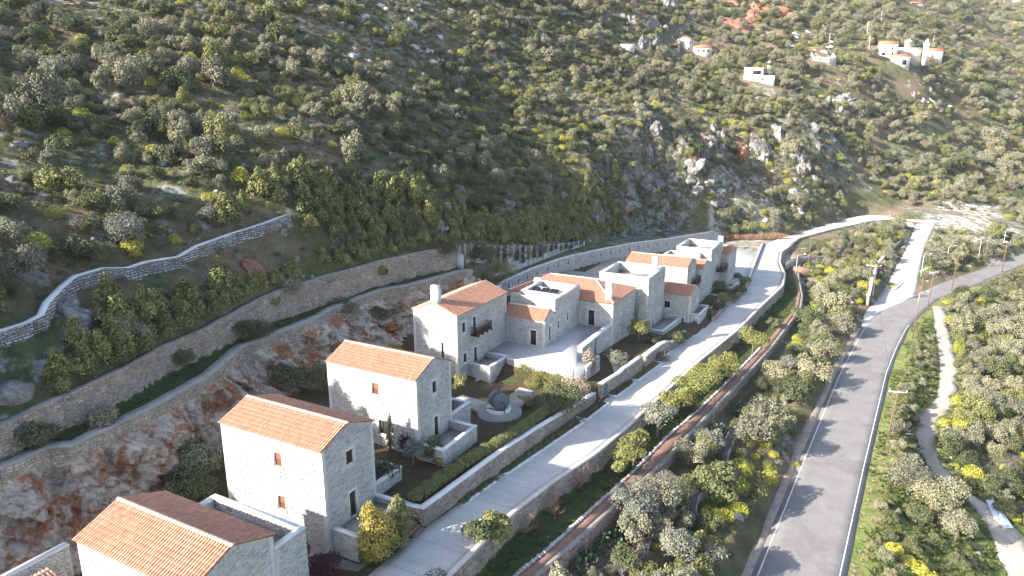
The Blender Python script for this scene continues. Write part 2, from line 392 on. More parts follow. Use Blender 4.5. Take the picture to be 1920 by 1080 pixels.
def height(u, v):
    """ground level at (u, v) arrays"""
    u = np.asarray(u, float); v = np.asarray(v, float)
    N = nat(u, v)
    b, a, d, e, s_, pl, pr, rl, rr, t = (f(v) for f in (uB, uA, uD, uE, uS, uPL, uPR, uRL, uRR, uT))
    z_s = zs(v)
    zst = z_s - dS(v)
    zpr2 = zst - I((0, 2.0), (90, 1.9), (120, 1.6), (190, 1.4), (215, .6), (300, .2))(v)
    far = ss(150, 166, v)
    # nodes left to right
    xm = I((0, -37), (60, -37), (68, -42.4), (76, -42.4), (79, -38), (84, -37))(v)
    xm = np.maximum(xm, d + 1.0); xm = np.minimum(xm, e - 1.2)
    slope_u = pr + .55 + (rl - 1.2 - pr) * .80
    slope_z = zpr2 + (zR(v) - zpr2) * .34
    bl, br = uBL(v), uBR(v)
    # upper branch blend region: between path and branch road
    xs = [b - .75, b - .12, np.where(v < 104, a - 1.4, a - 1.0), a - .12, d, xm, e - .72, e - .12, s_ + .05, s_ + .45, pl, pr + .05, pr + .5]
    zz = [zBt(v), zBb(v), zBb(v) + 0 * v, zAt(v), zD(v), zM(v), zE(v), z_s, z_s, zst, zst, zst, zpr2]
    zz[2] = np.where(v < 97, zAt(v), zBb(v))
    cliff = v < 104
    xs[3] = np.where(cliff, a - 1.35, a - .60); zz[3] = np.where(cliff, zAt(v) - .1, np.where(v < 200, zBb(v), zAt(v)))
    xs[4] = np.where(cliff, a - .85, a - .12)
    # right part: for v<158 slope to road, beyond it includes the branch road
    x1 = np.where(v < 155, slope_u, np.minimum(bl - 1.6, pr + .6 + (bl - pr) * .5)); z1 = np.where(v < 155, slope_z, zpr2 + (zBr(v) - zpr2) * (.25) + .4)
    x2 = np.where(v < 155, rl - 1.0, bl - .5); z2 = np.where(v < 155, zR(v) - .12, zBr(v) + .6 * ss(155, 175, v))
    x3 = np.where(v < 155, rl - .4, bl); z3 = np.where(v < 155, zR(v), zBr(v))
    x4 = np.where(v < 163, rl + .2, np.minimum(br, rl - 1.0)); z4 = np.where(v < 163, zR(v), zBr(v))
    x5 = np.where(v < 163, rl + .4, np.minimum(br + (rl - br) * .5, rl - .6)); z5 = np.where(v < 163, zR(v), (zBr(v) + zR(v)) / 2 + ss(175, 215, v) * 1.2)
    x6 = np.maximum(rl, x5 + .1)
    xs += [x1, x2, x3, x4, x5, x6, rr, np.maximum(rr + .6, np.minimum(t - 1.2, rr + 3)), t - 1.1, t + 1.1]
    zz += [z1, z2, z3, z4, z5, zR(v), zR(v), zR(v) + .05 + .0 * v, zT(v), zT(v)]
    X = np.stack(np.broadcast_arrays(*xs)); Z = np.stack(np.broadcast_arrays(*zz))
    X = np.maximum.accumulate(X + np.arange(len(xs)).reshape((-1,) + (1,) * v.ndim) * 1e-4, axis=0)
    P = np.full(u.shape, np.nan)
    for i in range(len(xs) - 1):
        m = (u >= X[i]) & (u < X[i + 1])
        f = (u - X[i]) / (X[i + 1] - X[i] + 1e-9)
        P = np.where(m, Z[i] + (Z[i + 1] - Z[i]) * f, P)
    # off both sides: natural ground joined smoothly
    left = u < X[0]; right = u >= X[-1]
    NL = nat(X[0], v); NR = nat(X[-1], v)
    P = np.where(left, N + (Z[0] - NL) * np.exp(-(X[0] - u) / 5.0), P)
    P = np.where(right, N + (Z[-1] - NR) * np.exp(-(u - X[-1]) / 8.0), P)
    uLu = np.interp(v, (198, 212.7, 224.8, 266.3, 285), (-44, -26.5, -22.2, -9.4, -6))
    NU = nat(uLu, v); kk = ss(199, 207, v)
    P = np.where(u < uLu, P * (1 - kk) + kk * (N + (z_s - .1 - NU) * np.exp(-np.abs(uLu - u) / 8.0)), P)
    # roughness on the unbuilt banks
    soft = np.zeros(u.shape)
    def bank(x0, x1, amp, pad=.8):
        return amp * np.clip(np.minimum(u - x0, x1 - u) / pad, 0, 1)
    soft = np.maximum(soft, bank(X[12], np.where(v < 155, X[14], X[14]), 1.0, 1.6))
    soft = np.maximum(soft, np.where(v > 166, bank(X[16], X[18], .8, 2.0), 0))
    soft = np.maximum(soft, bank(X[19] + .3, X[21], .35))
    P = P + soft * (fbm(u, v, 7, 4) * 1.6)
    soft2 = bank(X[1], X[2], .12) + bank(X[9], X[10], .1)
    P = P + soft2 * fbm(u, v, 2.5, 3)
    k = ss(268, 292, v)
    P = P * (1 - k) + N * k
    wj = 1 - ss(8.5, 15, np.hypot((u - 5) / 1.5, v - 276))
    return P * (1 - wj) - 37.12 * wj
def ground_hit(px, py, t0=40, t1=900):
    d = ray(px, py); ts = np.arange(t0, t1, .5); P = d[None, :] * ts[:, None]
    g = height(P[:, 0], P[:, 1]); m = P[:, 2] < g
    i = int(np.argmax(m)) if m.any() else len(ts) - 1
    return P[i, 0], P[i, 1], float(g[i])
def h1(u, v): return float(height(np.array([float(u)]), np.array([float(v)]))[0])

def zones(u, v, z):
    """rock, green, soil amounts per vertex"""
    rock = ss(.10, .30, fbm(u * 1.0, v * .8, 16, 4) + .12)
    return rock
def grid_mesh(name, us, vs, mat, drop=None, hf=None):
    Ug, Vg = np.meshgrid(us, vs)
    Z = (hf or height)(Ug, Vg)
    nu, nv = len(us), len(vs)
    V = np.c_[Ug.ravel(), Vg.ravel(), Z.ravel()]
    i = (np.arange(nv - 1)[:, None] * nu + np.arange(nu - 1)[None, :]).ravel()
    Fc = np.c_[i, i + 1, i + 1 + nu, i + nu]
    if drop is not None:
        c = V[Fc].mean(1); Fc = Fc[~drop(c[:, 0], c[:, 1])]
    me = mesh_np(name, V, Fc, mat, smooth=True)
    # kind mask painted per vertex: x = built (soil/lawn strips), 0 = natural scrub ground
    b_, e_, s_, pl, pr, rl, t_ = uB(V[:, 1]), uE(V[:, 1]), uS(V[:, 1]), uPL(V[:, 1]), uPR(V[:, 1]), uRL(V[:, 1]), uT(V[:, 1])
    u_, v_ = V[:, 0], V[:, 1]
    lawn = ((u_ > b_ - .4) & (u_ < uA(v_)) & (v_ < 97)) | ((u_ > s_) & (u_ < pl) & (v_ < 185))
    a = me.attributes.new('lawn', 'FLOAT', 'POINT'); a.data.foreach_set('value', lawn.astype(np.float32))
    garden = ((u_ > uD(v_)) & (u_ < e_) & (v_ < 150)) | ((u_ > e_) & (u_ < s_ - 1) & (v_ < 150))
    a = me.attributes.new('garden', 'FLOAT', 'POINT'); a.data.foreach_set('value', garden.astype(np.float32))
    verge = (u_ > uRR(v_)) & (u_ < t_ + 6) & (v_ < 200)
    a = me.attributes.new('verge', 'FLOAT', 'POINT'); a.data.foreach_set('value', verge.astype(np.float32))
    white = ss(0, 1, 1.6 - np.hypot((u_ - 30 - (v_ - 275) * .15) / 13, (v_ - 278) / 36) - fbm(u_, v_, 10, 3) * 1.6)
    white = np.maximum(white, ss(.6, 1.1, 1.9 - np.hypot((u_ + 62) / 55, (v_ - 225) / 75) + fbm(u_, v_, 12, 3) * 2.2 - .6) * .55)
    white = np.maximum(white, ss(.6, 1.1, 1.7 - np.hypot((u_ + 150) / 45, (v_ - 120) / 45) + fbm(u_, v_, 9, 3) * 2 - .5) * .5)
    a = me.attributes.new('cliff', 'FLOAT', 'POINT'); a.data.foreach_set('value', cliffm(u_, v_).astype(np.float32))
    a = me.attributes.new('bare', 'FLOAT', 'POINT'); a.data.foreach_set('value', white.astype(np.float32))
    return me

def ground_mat():
    m, nt, b = new_mat('hill_ground', .95)
    n1 = noise_n(nt, .35, 8, .65); n2 = noise_n(nt, .06, 5); n3 = noise_n(nt, 1.6, 6, .7)
    grass = ramp_col(nt, n1, [(.25, (.042, .050, .022)), (.45, (.075, .085, .036)), (.6, (.13, .13, .062)), (.78, (.21, .19, .11))])
    soil = ramp_col(nt, n3, [(.3, (.13, .085, .055)), (.7, (.24, .18, .12))])
    rock = ramp_col(nt, n3, [(.3, (.16, .15, .14)), (.5, (.34, .32, .30)), (.75, (.52, .49, .46))])
    c = mix_c(nt, ramp_fac(nt, n2, .45, .62), grass, soil)
    rk = ramp_fac(nt, noise_n(nt, .22, 7, .7), .56, .66)
    c = mix_c(nt, rk, c, rock)
    bare = attr_n(nt, 'bare').outputs['Fac']
    rk2 = math_n(nt, 'MULTIPLY', bare, 1.0, True)
    rk2 = math_n(nt, 'MULTIPLY', ramp_fac(nt, noise_n(nt, .5, 7, .7), .40, .55), rk2)
    c = mix_c(nt, rk2, c, ramp_col(nt, n3, [(.3, (.38, .34, .30)), (.7, (.66, .62, .57))]))
    ck = ramp_col(nt, noise_n(nt, .45, 9, .75, dist=.6), [(.32, (.035, .035, .033)), (.44, (.12, .117, .112)), (.56, (.24, .232, .22)), (.75, (.40, .385, .36))])
    ck = mix_c(nt, ramp_fac(nt, noise_n(nt, .08, 4), .60, .68), ck, (.38, .19, .11))
    veg = ramp_fac(nt, noise_n(nt, .4, 8, .75), .47, .54)
    ck = mix_c(nt, veg, ck, (.055, .065, .026))
    c = mix_c(nt, attr_n(nt, 'cliff').outputs['Fac'], c, ck)
    lawn = ramp_col(nt, n1, [(.3, (.10, .055, .030)), (.42, (.040, .052, .016)), (.6, (.060, .085, .024)), (.8, (.10, .125, .04))])
    c = mix_c(nt, attr_n(nt, 'lawn').outputs['Fac'], c, lawn)
    gard = ramp_col(nt, noise_n(nt, .5, 7, .7), [(.3, (.115, .050, .030)), (.48, (.085, .060, .036)), (.58, (.050, .065, .020)), (.8, (.075, .10, .03))])
    c = mix_c(nt, attr_n(nt, 'garden').outputs['Fac'], c, gard)
    verge = ramp_col(nt, noise_n(nt, .7, 6, .65), [(.32, (.34, .26, .17)), (.45, (.20, .20, .07)), (.6, (.13, .20, .035)), (.8, (.10, .15, .03))])
    c = mix_c(nt, attr_n(nt, 'verge').outputs['Fac'], c, verge)
    nt.links.new(c, b.inputs['Base Color'])
    bump(nt, b, noise_n(nt, 1.2, 8, .7), 1.0, .5)
    return m
def ramp_fac(nt, f, a, b):
    r = nt.nodes.new('ShaderNodeMapRange'); r.interpolation_type = 'SMOOTHSTEP'
    r.inputs[1].default_value = a; r.inputs[2].default_value = b
    nt.links.new(f, r.inputs[0]); return r.outputs[0]
M['ground'] = ground_mat()
near = ob('hillside', grid_mesh('hillside', np.arange(-131, 62, .45), np.arange(2, 292, .7), M['ground']))
tag(near, kind='structure')
far = ob('far_hillside', grid_mesh('far_hillside', np.arange(-560, 700, 4.0), np.arange(-60, 1100, 4.0), M['ground'], drop=lambda u, v: (u > -112) & (u < 50) & (v > 6) & (v < 270), hf=lambda u, v: nat(u, v) - 1.3 * ((u > -127) & (u < 58) & (v > 3) & (v < 288))))
tag(far, kind='structure')

# ---------------------------------------------------------------- roads and paved strips
def strip(name, ua, ub, zf, v0, v1, dv, mat, n=3, lift=.03, skirt=.25, widen=0):
    vs = np.arange(v0, v1 + .01, dv); a = ua(vs) - widen; b = ub(vs) + widen; z = zf(vs) + lift
    X = np.stack([a + (b - a) * k / n for k in range(n + 1)], 1)
    V = [np.stack([X[:, k], vs, z], 1) for k in range(n + 1)]
    V = [np.stack([a, vs, z - skirt], 1)] + V + [np.stack([b, vs, z - skirt], 1)]
    V = np.stack(V, 1); m = n + 3
    i = (np.arange(len(vs) - 1)[:, None] * m + np.arange(m - 1)[None, :]).ravel()
    F = np.c_[i, i + 1, i + 1 + m, i + m]
    o = ob(name, mesh_np(name, V.reshape(-1, 3), F, mat)); tag(o, kind='structure'); return o
def concrete_mat(name, c0, c1, joint=4.0):
    m, nt, b = new_mat(name, .85)
    s = nt.nodes.new('ShaderNodeSeparateXYZ'); nt.links.new(nt.nodes['POS'].outputs['Position'], s.inputs[0])
    cmb = nt.nodes.new('ShaderNodeCombineXYZ')
    nt.links.new(math_n(nt, 'MULTIPLY', s.outputs[0], .12), cmb.inputs[0]); nt.links.new(math_n(nt, 'MULTIPLY', s.outputs[1], 1.4), cmb.inputs[1])
    f1 = noise_n(nt, 1.0, 5, .6, cmb.outputs[0]); f2 = noise_n(nt, .25, 6, .65)
    c = ramp_col(nt, f2, [(.3, c1), (.65, c0)])
    c = mix_c(nt, 1.0, c, ramp_col(nt, f1, [(.3, (.86, .86, .87)), (.7, (1, 1, 1))]), 'MULTIPLY')
    j = math_n(nt, 'FRACT', math_n(nt, 'DIVIDE', s.outputs[1], joint))
    jl = math_n(nt, 'LESS_THAN', j, .022)
    c = mix_c(nt, math_n(nt, 'MULTIPLY', jl, .6), c, (.22, .21, .20))
    st = ramp_fac(nt, noise_n(nt, .6, 7, .75), .60, .72)
    c = mix_c(nt, math_n(nt, 'MULTIPLY', st, .5), c, (.30, .26, .225))
    cr = noise_n(nt, .35, 10, .8, dist=1.5); ck = math_n(nt, 'LESS_THAN', math_n(nt, 'ABSOLUTE', math_n(nt, 'SUBTRACT', cr, .5)), .0035)
    c = mix_c(nt, math_n(nt, 'MULTIPLY', ck, .55), c, (.16, .15, .14))
    nt.links.new(c, b.inputs['Base Color']); bump(nt, b, f1, .25, .01)
    return m
M['concrete'] = concrete_mat('concrete', (.54, .52, .485), (.43, .415, .385))
M['concrete_white'] = concrete_mat('concrete_white', (.58, .555, .515), (.47, .445, .41), 6)
def asphalt_mat():
    m, nt, b = new_mat('asphalt', .8)
    f = noise_n(nt, .35, 6, .65)
    c = ramp_col(nt, f, [(.3, (.19, .180, .174)), (.7, (.245, .232, .222))])
    c = mix_c(nt, 1.0, c, ramp_col(nt, noise_n(nt, 30, 3, .8), [(.3, (.82, .82, .82)), (.7, (1.1, 1.1, 1.1))]), 'MULTIPLY')
    c = mix_c(nt, math_n(nt, 'MULTIPLY', ramp_fac(nt, noise_n(nt, .12, 7, .7), .52, .56), .35), c, (.13, .125, .125))
    cr = noise_n(nt, .25, 10, .8, dist=1.2); ck = math_n(nt, 'LESS_THAN', math_n(nt, 'ABSOLUTE', math_n(nt, 'SUBTRACT', cr, .5)), .003)
    c = mix_c(nt, math_n(nt, 'MULTIPLY', ck, .6), c, (.07, .068, .066))
    nt.links.new(c, b.inputs['Base Color']); bump(nt, b, noise_n(nt, 40, 3), .3, .01)
    return m
M['asphalt'] = asphalt_mat()
M['paint'] = simple('paint', (.74, .73, .72), (.55, .54, .53), 2.5, bstr=0)
M['brick_path'] = simple('brick_path', (.25, .145, .11), (.165, .095, .075), .9, bstr=.4)
M['dirt'] = simple('dirt', (.46, .40, .34), (.33, .28, .23), .8, bstr=.5)
M['gravel'] = simple('gravel', (.36, .29, .24), (.22, .17, .14), 1.2, bstr=.6)
pO = lambda v: np.where(v < 104, I((0, -29.5), (36, -29.5), (48.6, -29.6), (56, -28.9), (70, -27.6), (86, -26.9), (97, -26.2), (104, -26.8))(v), I((104, -26.8), (116, -25.2), (122, -24.8), (135, -24.6), (154, -23.4), (199, -27.4))(v))
strip('street', lambda v: pO(v) - .9, lambda v: uS(v) + .1, zs, 14, 172, 1.0, M['concrete'], 6)
strip('upper_street', lambda v: I((172, -25.5), (199, -27.6), (212.7, -24.9), (224.8, -20.7), (266.3, -7.9), (272, -3), (276, 4))(v), lambda v: uS(v) + .1, zs, 172, 272, 1.0, M['concrete_white'], 5)
# forecourt where street and branch meet
mb = MB()
mb.prism([(-9.5, 262), (-1.4, 263.2), (5.5, 271.5), (11.2, 267), (17.2, 268), (19.5, 281), (15, 291), (6.5, 287), (-4, 276)], -37.6, -36.96)
tag(mb.build('road_junction', M['concrete_white']), kind='structure')
strip('branch_road', uBL, lambda v: np.where(v < 187, np.minimum(uBR(v), uRL(v) + .1), uBR(v)), zBr, 151, 270, 1.5, M['concrete_white'], 5, lift=.05)
yd = MB(); yd.prism([(-50.5, 152.4), (-27, 152.4), (-23.9, 155), (-27.8, 199), (-27.4, 204), (-37, 204), (-44.2, 189), (-48.5, 172.6), (-50.9, 165)], -38.2, -37.28)
tag(yd.build('parking_yard', M['concrete_white']), kind='structure')
yb = MB(); yb.prism([(-58.3, 106), (-50, 106), (-40, 118.5), (-40, 133), (-40, 152.3), (-51.5, 152.3), (-52.4, 160), (-54.5, 146.5), (-57.4, 132), (-58.6, 119)], -36, -33.65)
yb = MB(); yb.box(-57.4, -39, 118.5, 132.5, -36.4, -33.6); yb.box(-54.5, -38, 132.5, 152.3, -37, -34.3)
tag(yb.build('back_yard', M['concrete']), kind='structure')
strip('main_road', lambda v: uRL(v) - .25, lambda v: uRR(v) + .35, zR, 10, 330, 1.5, M['asphalt'], 5, lift=.04)
strip('road_edge_line', lambda v: uRL(v) + .22, lambda v: uRL(v) + .33, zR, 10, 158, 1.5, M['paint'], 1, lift=.048, skirt=.004)
strip('road_edge_line', lambda v: uRR(v) - .28, lambda v: uRR(v) - .18, zR, 10, 158, 1.5, M['paint'], 1, lift=.048, skirt=.004)
strip('lay_by', lambda v: uBR(v) - 2.5, lambda v: np.maximum(uRL(v) + .1, uBR(v)), zR, 168, 190, 1.0, M['concrete_white'], 3, lift=.02)
strip('brick_path', uPL, lambda v: uPR(v) - .15, lambda v: zs(v) - dS(v), 14, 196, 1.0, M['brick_path'], 2, lift=.06)
strip('dirt_track', lambda v: uT(v) - 1.5 - 1.8 * (1 - ss(70, 92, v)) - .35 * np.sin(v * .31) - .9 * fbm(v, v * 0, 3, 3), lambda v: uT(v) + 1.5 + 2.2 * (1 - ss(72, 94, v)) + .4 * np.sin(v * .23) + 1.2 * fbm(v, v * 0 + 40, 3, 3), zT, 62, 176, .5, M['dirt'], 3, lift=.05)
strip('track_shoulder', lambda v: uRL(v) - 1.7 + .3 * np.sin(v * .4), lambda v: uRL(v) - .2, lambda v: zR(v), 14, 150, 1.0, M['gravel'], 2, lift=.03)
# ---------------------------------------------------------------- masonry
class Stones:
    def __init__(s): s.V = []; s.F = []; s.R = []; s.n = 0
    def face(s, P0, t, n, L, zb, zt, sw=.36, sh=.17, proud=.035, holes=(), gap=.018, rag=.25, tilt=None):
        """lay stones on a vertical face from P0 along t; zb/zt may be callables of distance"""
        if L < .15: return
        fzb = zb if callable(zb) else (lambda q: np.full(np.shape(q), float(zb)))
        fzt = zt if callable(zt) else (lambda q: np.full(np.shape(q), float(zt)))
        q = np.linspace(0, L, 9)
        lo, hi = float(np.min(fzb(q))), float(np.max(fzt(q)))
        z = lo - rng.random() * sh
        A = []
        while z < hi:
            h = sh * rng.uniform(.65, 1.35)
            k = int(L / sw * 1.6) + 3
            wd = sw * rng.uniform(.5, 1.6, k)
            x = np.cumsum(wd) - wd[0] * rng.random()
            x0 = np.r_[-.001, x]; x0 = x0[x0 < L - .02]; x1 = np.minimum(np.r_[x0[1:], L], L)
            x0 = np.maximum(x0, 0)
            m = (x1 - x0) > .05
            A.append(np.c_[x0[m], x1[m], np.full(m.sum(), z), np.full(m.sum(), z + h)])
            z += h
        A = np.concatenate(A)
        jit = lambda sc: rng.uniform(-sc, sc, len(A))
        x0 = A[:, 0] + gap / 2; x1 = A[:, 1] - gap / 2; z0 = A[:, 2] + gap / 2; z1 = A[:, 3] - gap / 2
        xc = (x0 + x1) / 2
        zt_ = fzt(xc); zb_ = fzb(xc)
        z1 = np.minimum(z1, zt_ - .005); z0 = np.maximum(z0, zb_)
        ok = (z1 - z0) > sh * .3
        for (hx0, hx1, hz0, hz1) in holes:
            ok &= ~((x1 > hx0) & (x0 < hx1) & (z1 > hz0) & (z0 < hz1))
        x0, x1, z0, z1 = x0[ok], x1[ok], z0[ok], z1[ok]; k = len(x0)
        if k == 0: return
        w_ = x1 - x0; h_ = z1 - z0; r_ = rag
        c = []
        for sx, sz in ((0, 0), (1, 0), (1, 1), (0, 1)):
            xx = np.where(sx == 0, x0, x1); zz = np.where(sz == 0, z0, z1)
            dx = rng.uniform(0, r_, k) * np.minimum(w_, h_) * (1 if sx == 0 else -1) * .6
            dz = rng.uniform(0, r_, k) * h_ * (1 if sz == 0 else -1) * .6
            c.append((xx + dx, zz + dz))
        d = proud * rng.uniform(.45, 1.3, k)
        P0 = np.asarray(P0, float); t = np.asarray(t, float); n = np.asarray(n, float)
        vs = []
        for back in (1, 0):
            for i, (xx, zz) in enumerate(c):
                dd = (-.03 + 0 * d) if back else d + rng.uniform(-.3, .3, k) * d * .5
                p = P0[None, :2] + t[None, :2] * xx[:, None] + n[None, :2] * dd[:, None]
                vs.append(np.c_[p, zz])
        V = np.stack(vs, 1).reshape(-1, 3)
        b = (np.arange(k) * 8)[:, None]
        F = np.concatenate([b + np.array([4, 5, 6, 7]), b + np.array([0, 1, 5, 4]), b + np.array([1, 2, 6, 5]), b + np.array([2, 3, 7, 6]), b + np.array([3, 0, 4, 7])])
        s.V.append(V); s.F.append(F + s.n); s.n += len(V)
        s.R.append(np.tile(rng.random(k), 5))
    def build(s, name, mat, parent=None, off=None):
        if not s.V: return None
        o = ob(name, mesh_np(name, np.concatenate(s.V), np.concatenate(s.F), mat, rnd=np.concatenate(s.R)), parent)
        if off is not None: o.location = off
        o['kind'] = 'stuff'
        return o

def wall_run(name, label, pts, thick=.55, side=1, stone='rubble', mortar='rubble_mortar', coping='cap', cat='wall', sw=.38, sh=.22, proud=.05,
             cope_over=.05, cope_h=.09, both=False, rag=.3, group=None, cope_rag=0., stonework=True, gap=.02):
    """pts: list of (u, v, zbottom, ztop) on the visible face; thickness grows away from it. side=+1: visible face on the right of the run."""
    base = np.array([pts[0][0], pts[0][1], pts[0][2]])
    root = empty(name, tuple(base)); tag(root, label, cat, group)
    off = tuple(-base)
    P = np.array(pts, float); n = len(P)
    T = np.diff(P[:, :2], axis=0); Ls = np.hypot(T[:, 0], T[:, 1]); T = T / Ls[:, None]
    Nn = np.c_[T[:, 1], -T[:, 0]] * side            # outward normal of the visible face
    vn = np.zeros((n, 2)); vn[:-1] += Nn; vn[1:] += Nn; vn /= np.linalg.norm(vn, axis=1)[:, None]
    body = MB()
    fr, bk = P[:, :2], P[:, :2] - vn * thick
    V = []
    for i in range(n):
        V += [(*fr[i], P[i, 2]), (*fr[i], P[i, 3]), (*bk[i], P[i, 3]), (*bk[i], P[i, 2])]
    F = []
    for i in range(n - 1):
        a, b = 4 * i, 4 * i + 4
        q = [(a, b, b + 1, a + 1), (a + 1, b + 1, b + 2, a + 2), (a + 2, b + 2, b + 3, a + 3)]
        F += q
    F += [(0, 1, 2, 3), (4 * n - 4, 4 * n - 1, 4 * n - 2, 4 * n - 3)]
    body.add(V, F)
    o = body.build('wall_body', M[mortar], root); o.location = off
    if stonework:
        st = Stones()
        for i in range(n - 1):
            L = Ls[i]; zb0, zb1, zt0, zt1 = P[i, 2], P[i + 1, 2], P[i, 3], P[i + 1, 3]
            st.face(fr[i] + 0, T[i], Nn[i], L, lambda q, a=zb0, b=zb1, L=L: a + (b - a) * np.asarray(q) / L, lambda q, a=zt0, b=zt1, L=L: a + (b - a) * np.asarray(q) / L, sw, sh, proud, rag=rag, gap=gap)
            if both:
                st.face(bk[i + 1], -T[i], -Nn[i], L, lambda q, a=zb1, b=zb0, L=L: a + (b - a) * np.asarray(q) / L, lambda q, a=zt1, b=zt0, L=L: a + (b - a) * np.asarray(q) / L, sw, sh, proud, rag=rag, gap=gap)
        o = st.build('stonework', M[stone], root, off)
    if coping:
        c = MB()
        f2, b2 = P[:, :2] + vn * cope_over, P[:, :2] - vn * (thick + cope_over)
        V = []
        for i in range(n):
            j = random.uniform(-cope_rag, cope_rag)
            V += [(*f2[i], P[i, 3] + .004), (*f2[i], P[i, 3] + cope_h + j), (*b2[i], P[i, 3] + cope_h + j), (*b2[i], P[i, 3] + .004)]
        c.add(V, [(4 * i + k, 4 * i + 4 + k, 4 * i + 4 + (k + 1) % 4, 4 * i + (k + 1) % 4) for i in range(n - 1) for k in range(4)] + [(0, 1, 2, 3), (4 * n - 4, 4 * n - 1, 4 * n - 2, 4 * n - 3)])
        o = c.build('coping', M[coping], root); o.location = off
    return root

# ---------------------------------------------------------------- openings
def opening_parts(root, off, P0, t, n, s0, z0, w_, h_, kind, surround=True):
    """a recessed window or door in a wall face"""
    P0 = np.array([P0[0], P0[1], 0.]); t3 = np.array([t[0], t[1], 0.]); n3 = np.array([n[0], n[1], 0.]); up = np.array([0, 0, 1.])
    isdoor = kind.startswith('door')
    d = .13 if h_ < 1.6 or w_ < .9 else .2
    m = MB()
    # reveals
    for a0, a1, c0, c1 in ((s0 - .005, s0 + .02, z0, z0 + h_), (s0 + w_ - .02, s0 + w_ + .005, z0, z0 + h_)):
        m.obox(P0, t3, n3, up, a0, a1, -d - .05, -.002, c0, c1, 0)
    m.obox(P0, t3, n3, up, s0 + .02, s0 + w_ - .02, -d - .05, -.002, z0 + h_ - .02, z0 + h_ + .005, 0)
    m.obox(P0, t3, n3, up, s0 + .02, s0 + w_ - .02, -d - .05, -.002, z0 - .005, z0 + .02, 0)
    if surround:
        f = .08
        m.obox(P0, t3, n3, up, s0 - f, s0 - .006, -.01, .055, z0 - (0 if isdoor else .12), z0 + h_ + .006, 0)
        m.obox(P0, t3, n3, up, s0 + w_ + .006, s0 + w_ + f, -.01, .055, z0 - (0 if isdoor else .12), z0 + h_ + .006, 0)
        m.obox(P0, t3, n3, up, s0 - f - .05, s0 + w_ + f + .05, -.01, .06, z0 + h_ + .007, z0 + h_ + .17, 0)
        if not isdoor: m.obox(P0, t3, n3, up, s0 - f - .03, s0 + w_ + f + .03, -.01, .09, z0 - .21, z0 - .121, 0)
    nm = 'door' if isdoor else 'window'
    mats = {'window': ('wood_dark', 'wood_dark'), 'shutter': ('wood_red', 'wood_red'), 'door': ('wood_dark', 'wood_dark'), 'door_glass': ('wood_dark', 'glass'), 'door_blue': ('blue_paint', 'blue_paint'), 'door_green': ('green_paint', 'green_paint'), 'window_dark': ('wood_dark', 'interior'), 'window_blue': ('blue_paint', 'blue_paint')}[kind]
    p = m.build(nm, M['cap'], root); p.location = off
    # frame
    fr = MB(); g = .06
    fr.obox(P0, t3, n3, up, s0 + .02, s0 + .02 + g, -d - .04, -d + .04, z0 + .02, z0 + h_ - .02)
    fr.obox(P0, t3, n3, up, s0 + w_ - .02 - g, s0 + w_ - .02, -d - .04, -d + .04, z0 + .02, z0 + h_ - .02)
    fr.obox(P0, t3, n3, up, s0 + .02 + g, s0 + w_ - .02 - g, -d - .04, -d + .04, z0 + h_ - .02 - g, z0 + h_ - .02)
    fr.obox(P0, t3, n3, up, s0 + .02 + g, s0 + w_ - .02 - g, -d - .04, -d + .04, z0 + .02, z0 + .02 + g)
    fr.build('frame', M[mats[0]], p)
    # leaves: two boarded panels, one opened a touch, or panes
    lw = (w_ - .04 - 2 * g) / 2
    for k in range(2):
        lf = MB(); a0 = s0 + .02 + g + lw * k + .004
        dd = -d + (.015 if k else -.005)
        if kind in ('window_dark', 'door_glass'):
            lf.obox(P0, t3, n3, up, a0, a0 + lw - .01, dd - .02, dd - .005, z0 + .02 + g, z0 + h_ - .02 - g)
        else:
            nb = 3
            for b in range(nb):
                bw = (lw - .01) / nb
                lf.obox(P0, t3, n3, up, a0 + bw * b + .004, a0 + bw * (b + 1) - .004, dd - .02, dd + .012, z0 + .022 + g, z0 + h_ - .022 - g)
            for zz in (.2, .5, .8):
                lf.obox(P0, t3, n3, up, a0 + .005, a0 + lw - .015, dd + .013, dd + .028, z0 + h_ * zz - .05, z0 + h_ * zz + .03)
        lf.build('pane' if kind in ('window_dark', 'door_glass') else 'shutter' if not isdoor else 'door_leaf', M[mats[1]], p)
    return p

def holed_face(P0, t, L, zb, zt_eave, holes, gable=None):
    """flat wall skin with rectangular holes; gable=(rise) adds a triangle"""
    xs = sorted({0., L, *[h[0] for h in holes], *[h[0] + h[2] for h in holes]})
    zs_ = sorted({zb, zt_eave, *[h[1] for h in holes], *[h[1] + h[3] for h in holes]})
    V, F = [], []
    for i in range(len(xs) - 1):
        for j in range(len(zs_) - 1):
            cx, cz = (xs[i] + xs[i + 1]) / 2, (zs_[j] + zs_[j + 1]) / 2
            if any(h[0] < cx < h[0] + h[2] and h[1] < cz < h[1] + h[3] for h in holes): continue
            if cz > zt_eave or cz < zb: continue
            k = len(V)
            for a, z in ((xs[i], zs_[j]), (xs[i + 1], zs_[j]), (xs[i + 1], zs_[j + 1]), (xs[i], zs_[j + 1])):
                V.append((P0[0] + t[0] * a, P0[1] + t[1] * a, z))
            F.append((k, k + 1, k + 2, k + 3))
    if gable:
        k = len(V)
        for a, z in ((0, zt_eave), (L, zt_eave), (L / 2, zt_eave + gable)):
            V.append((P0[0] + t[0] * a, P0[1] + t[1] * a, z))
        F.append((k, k + 1, k + 2))
    return V, F

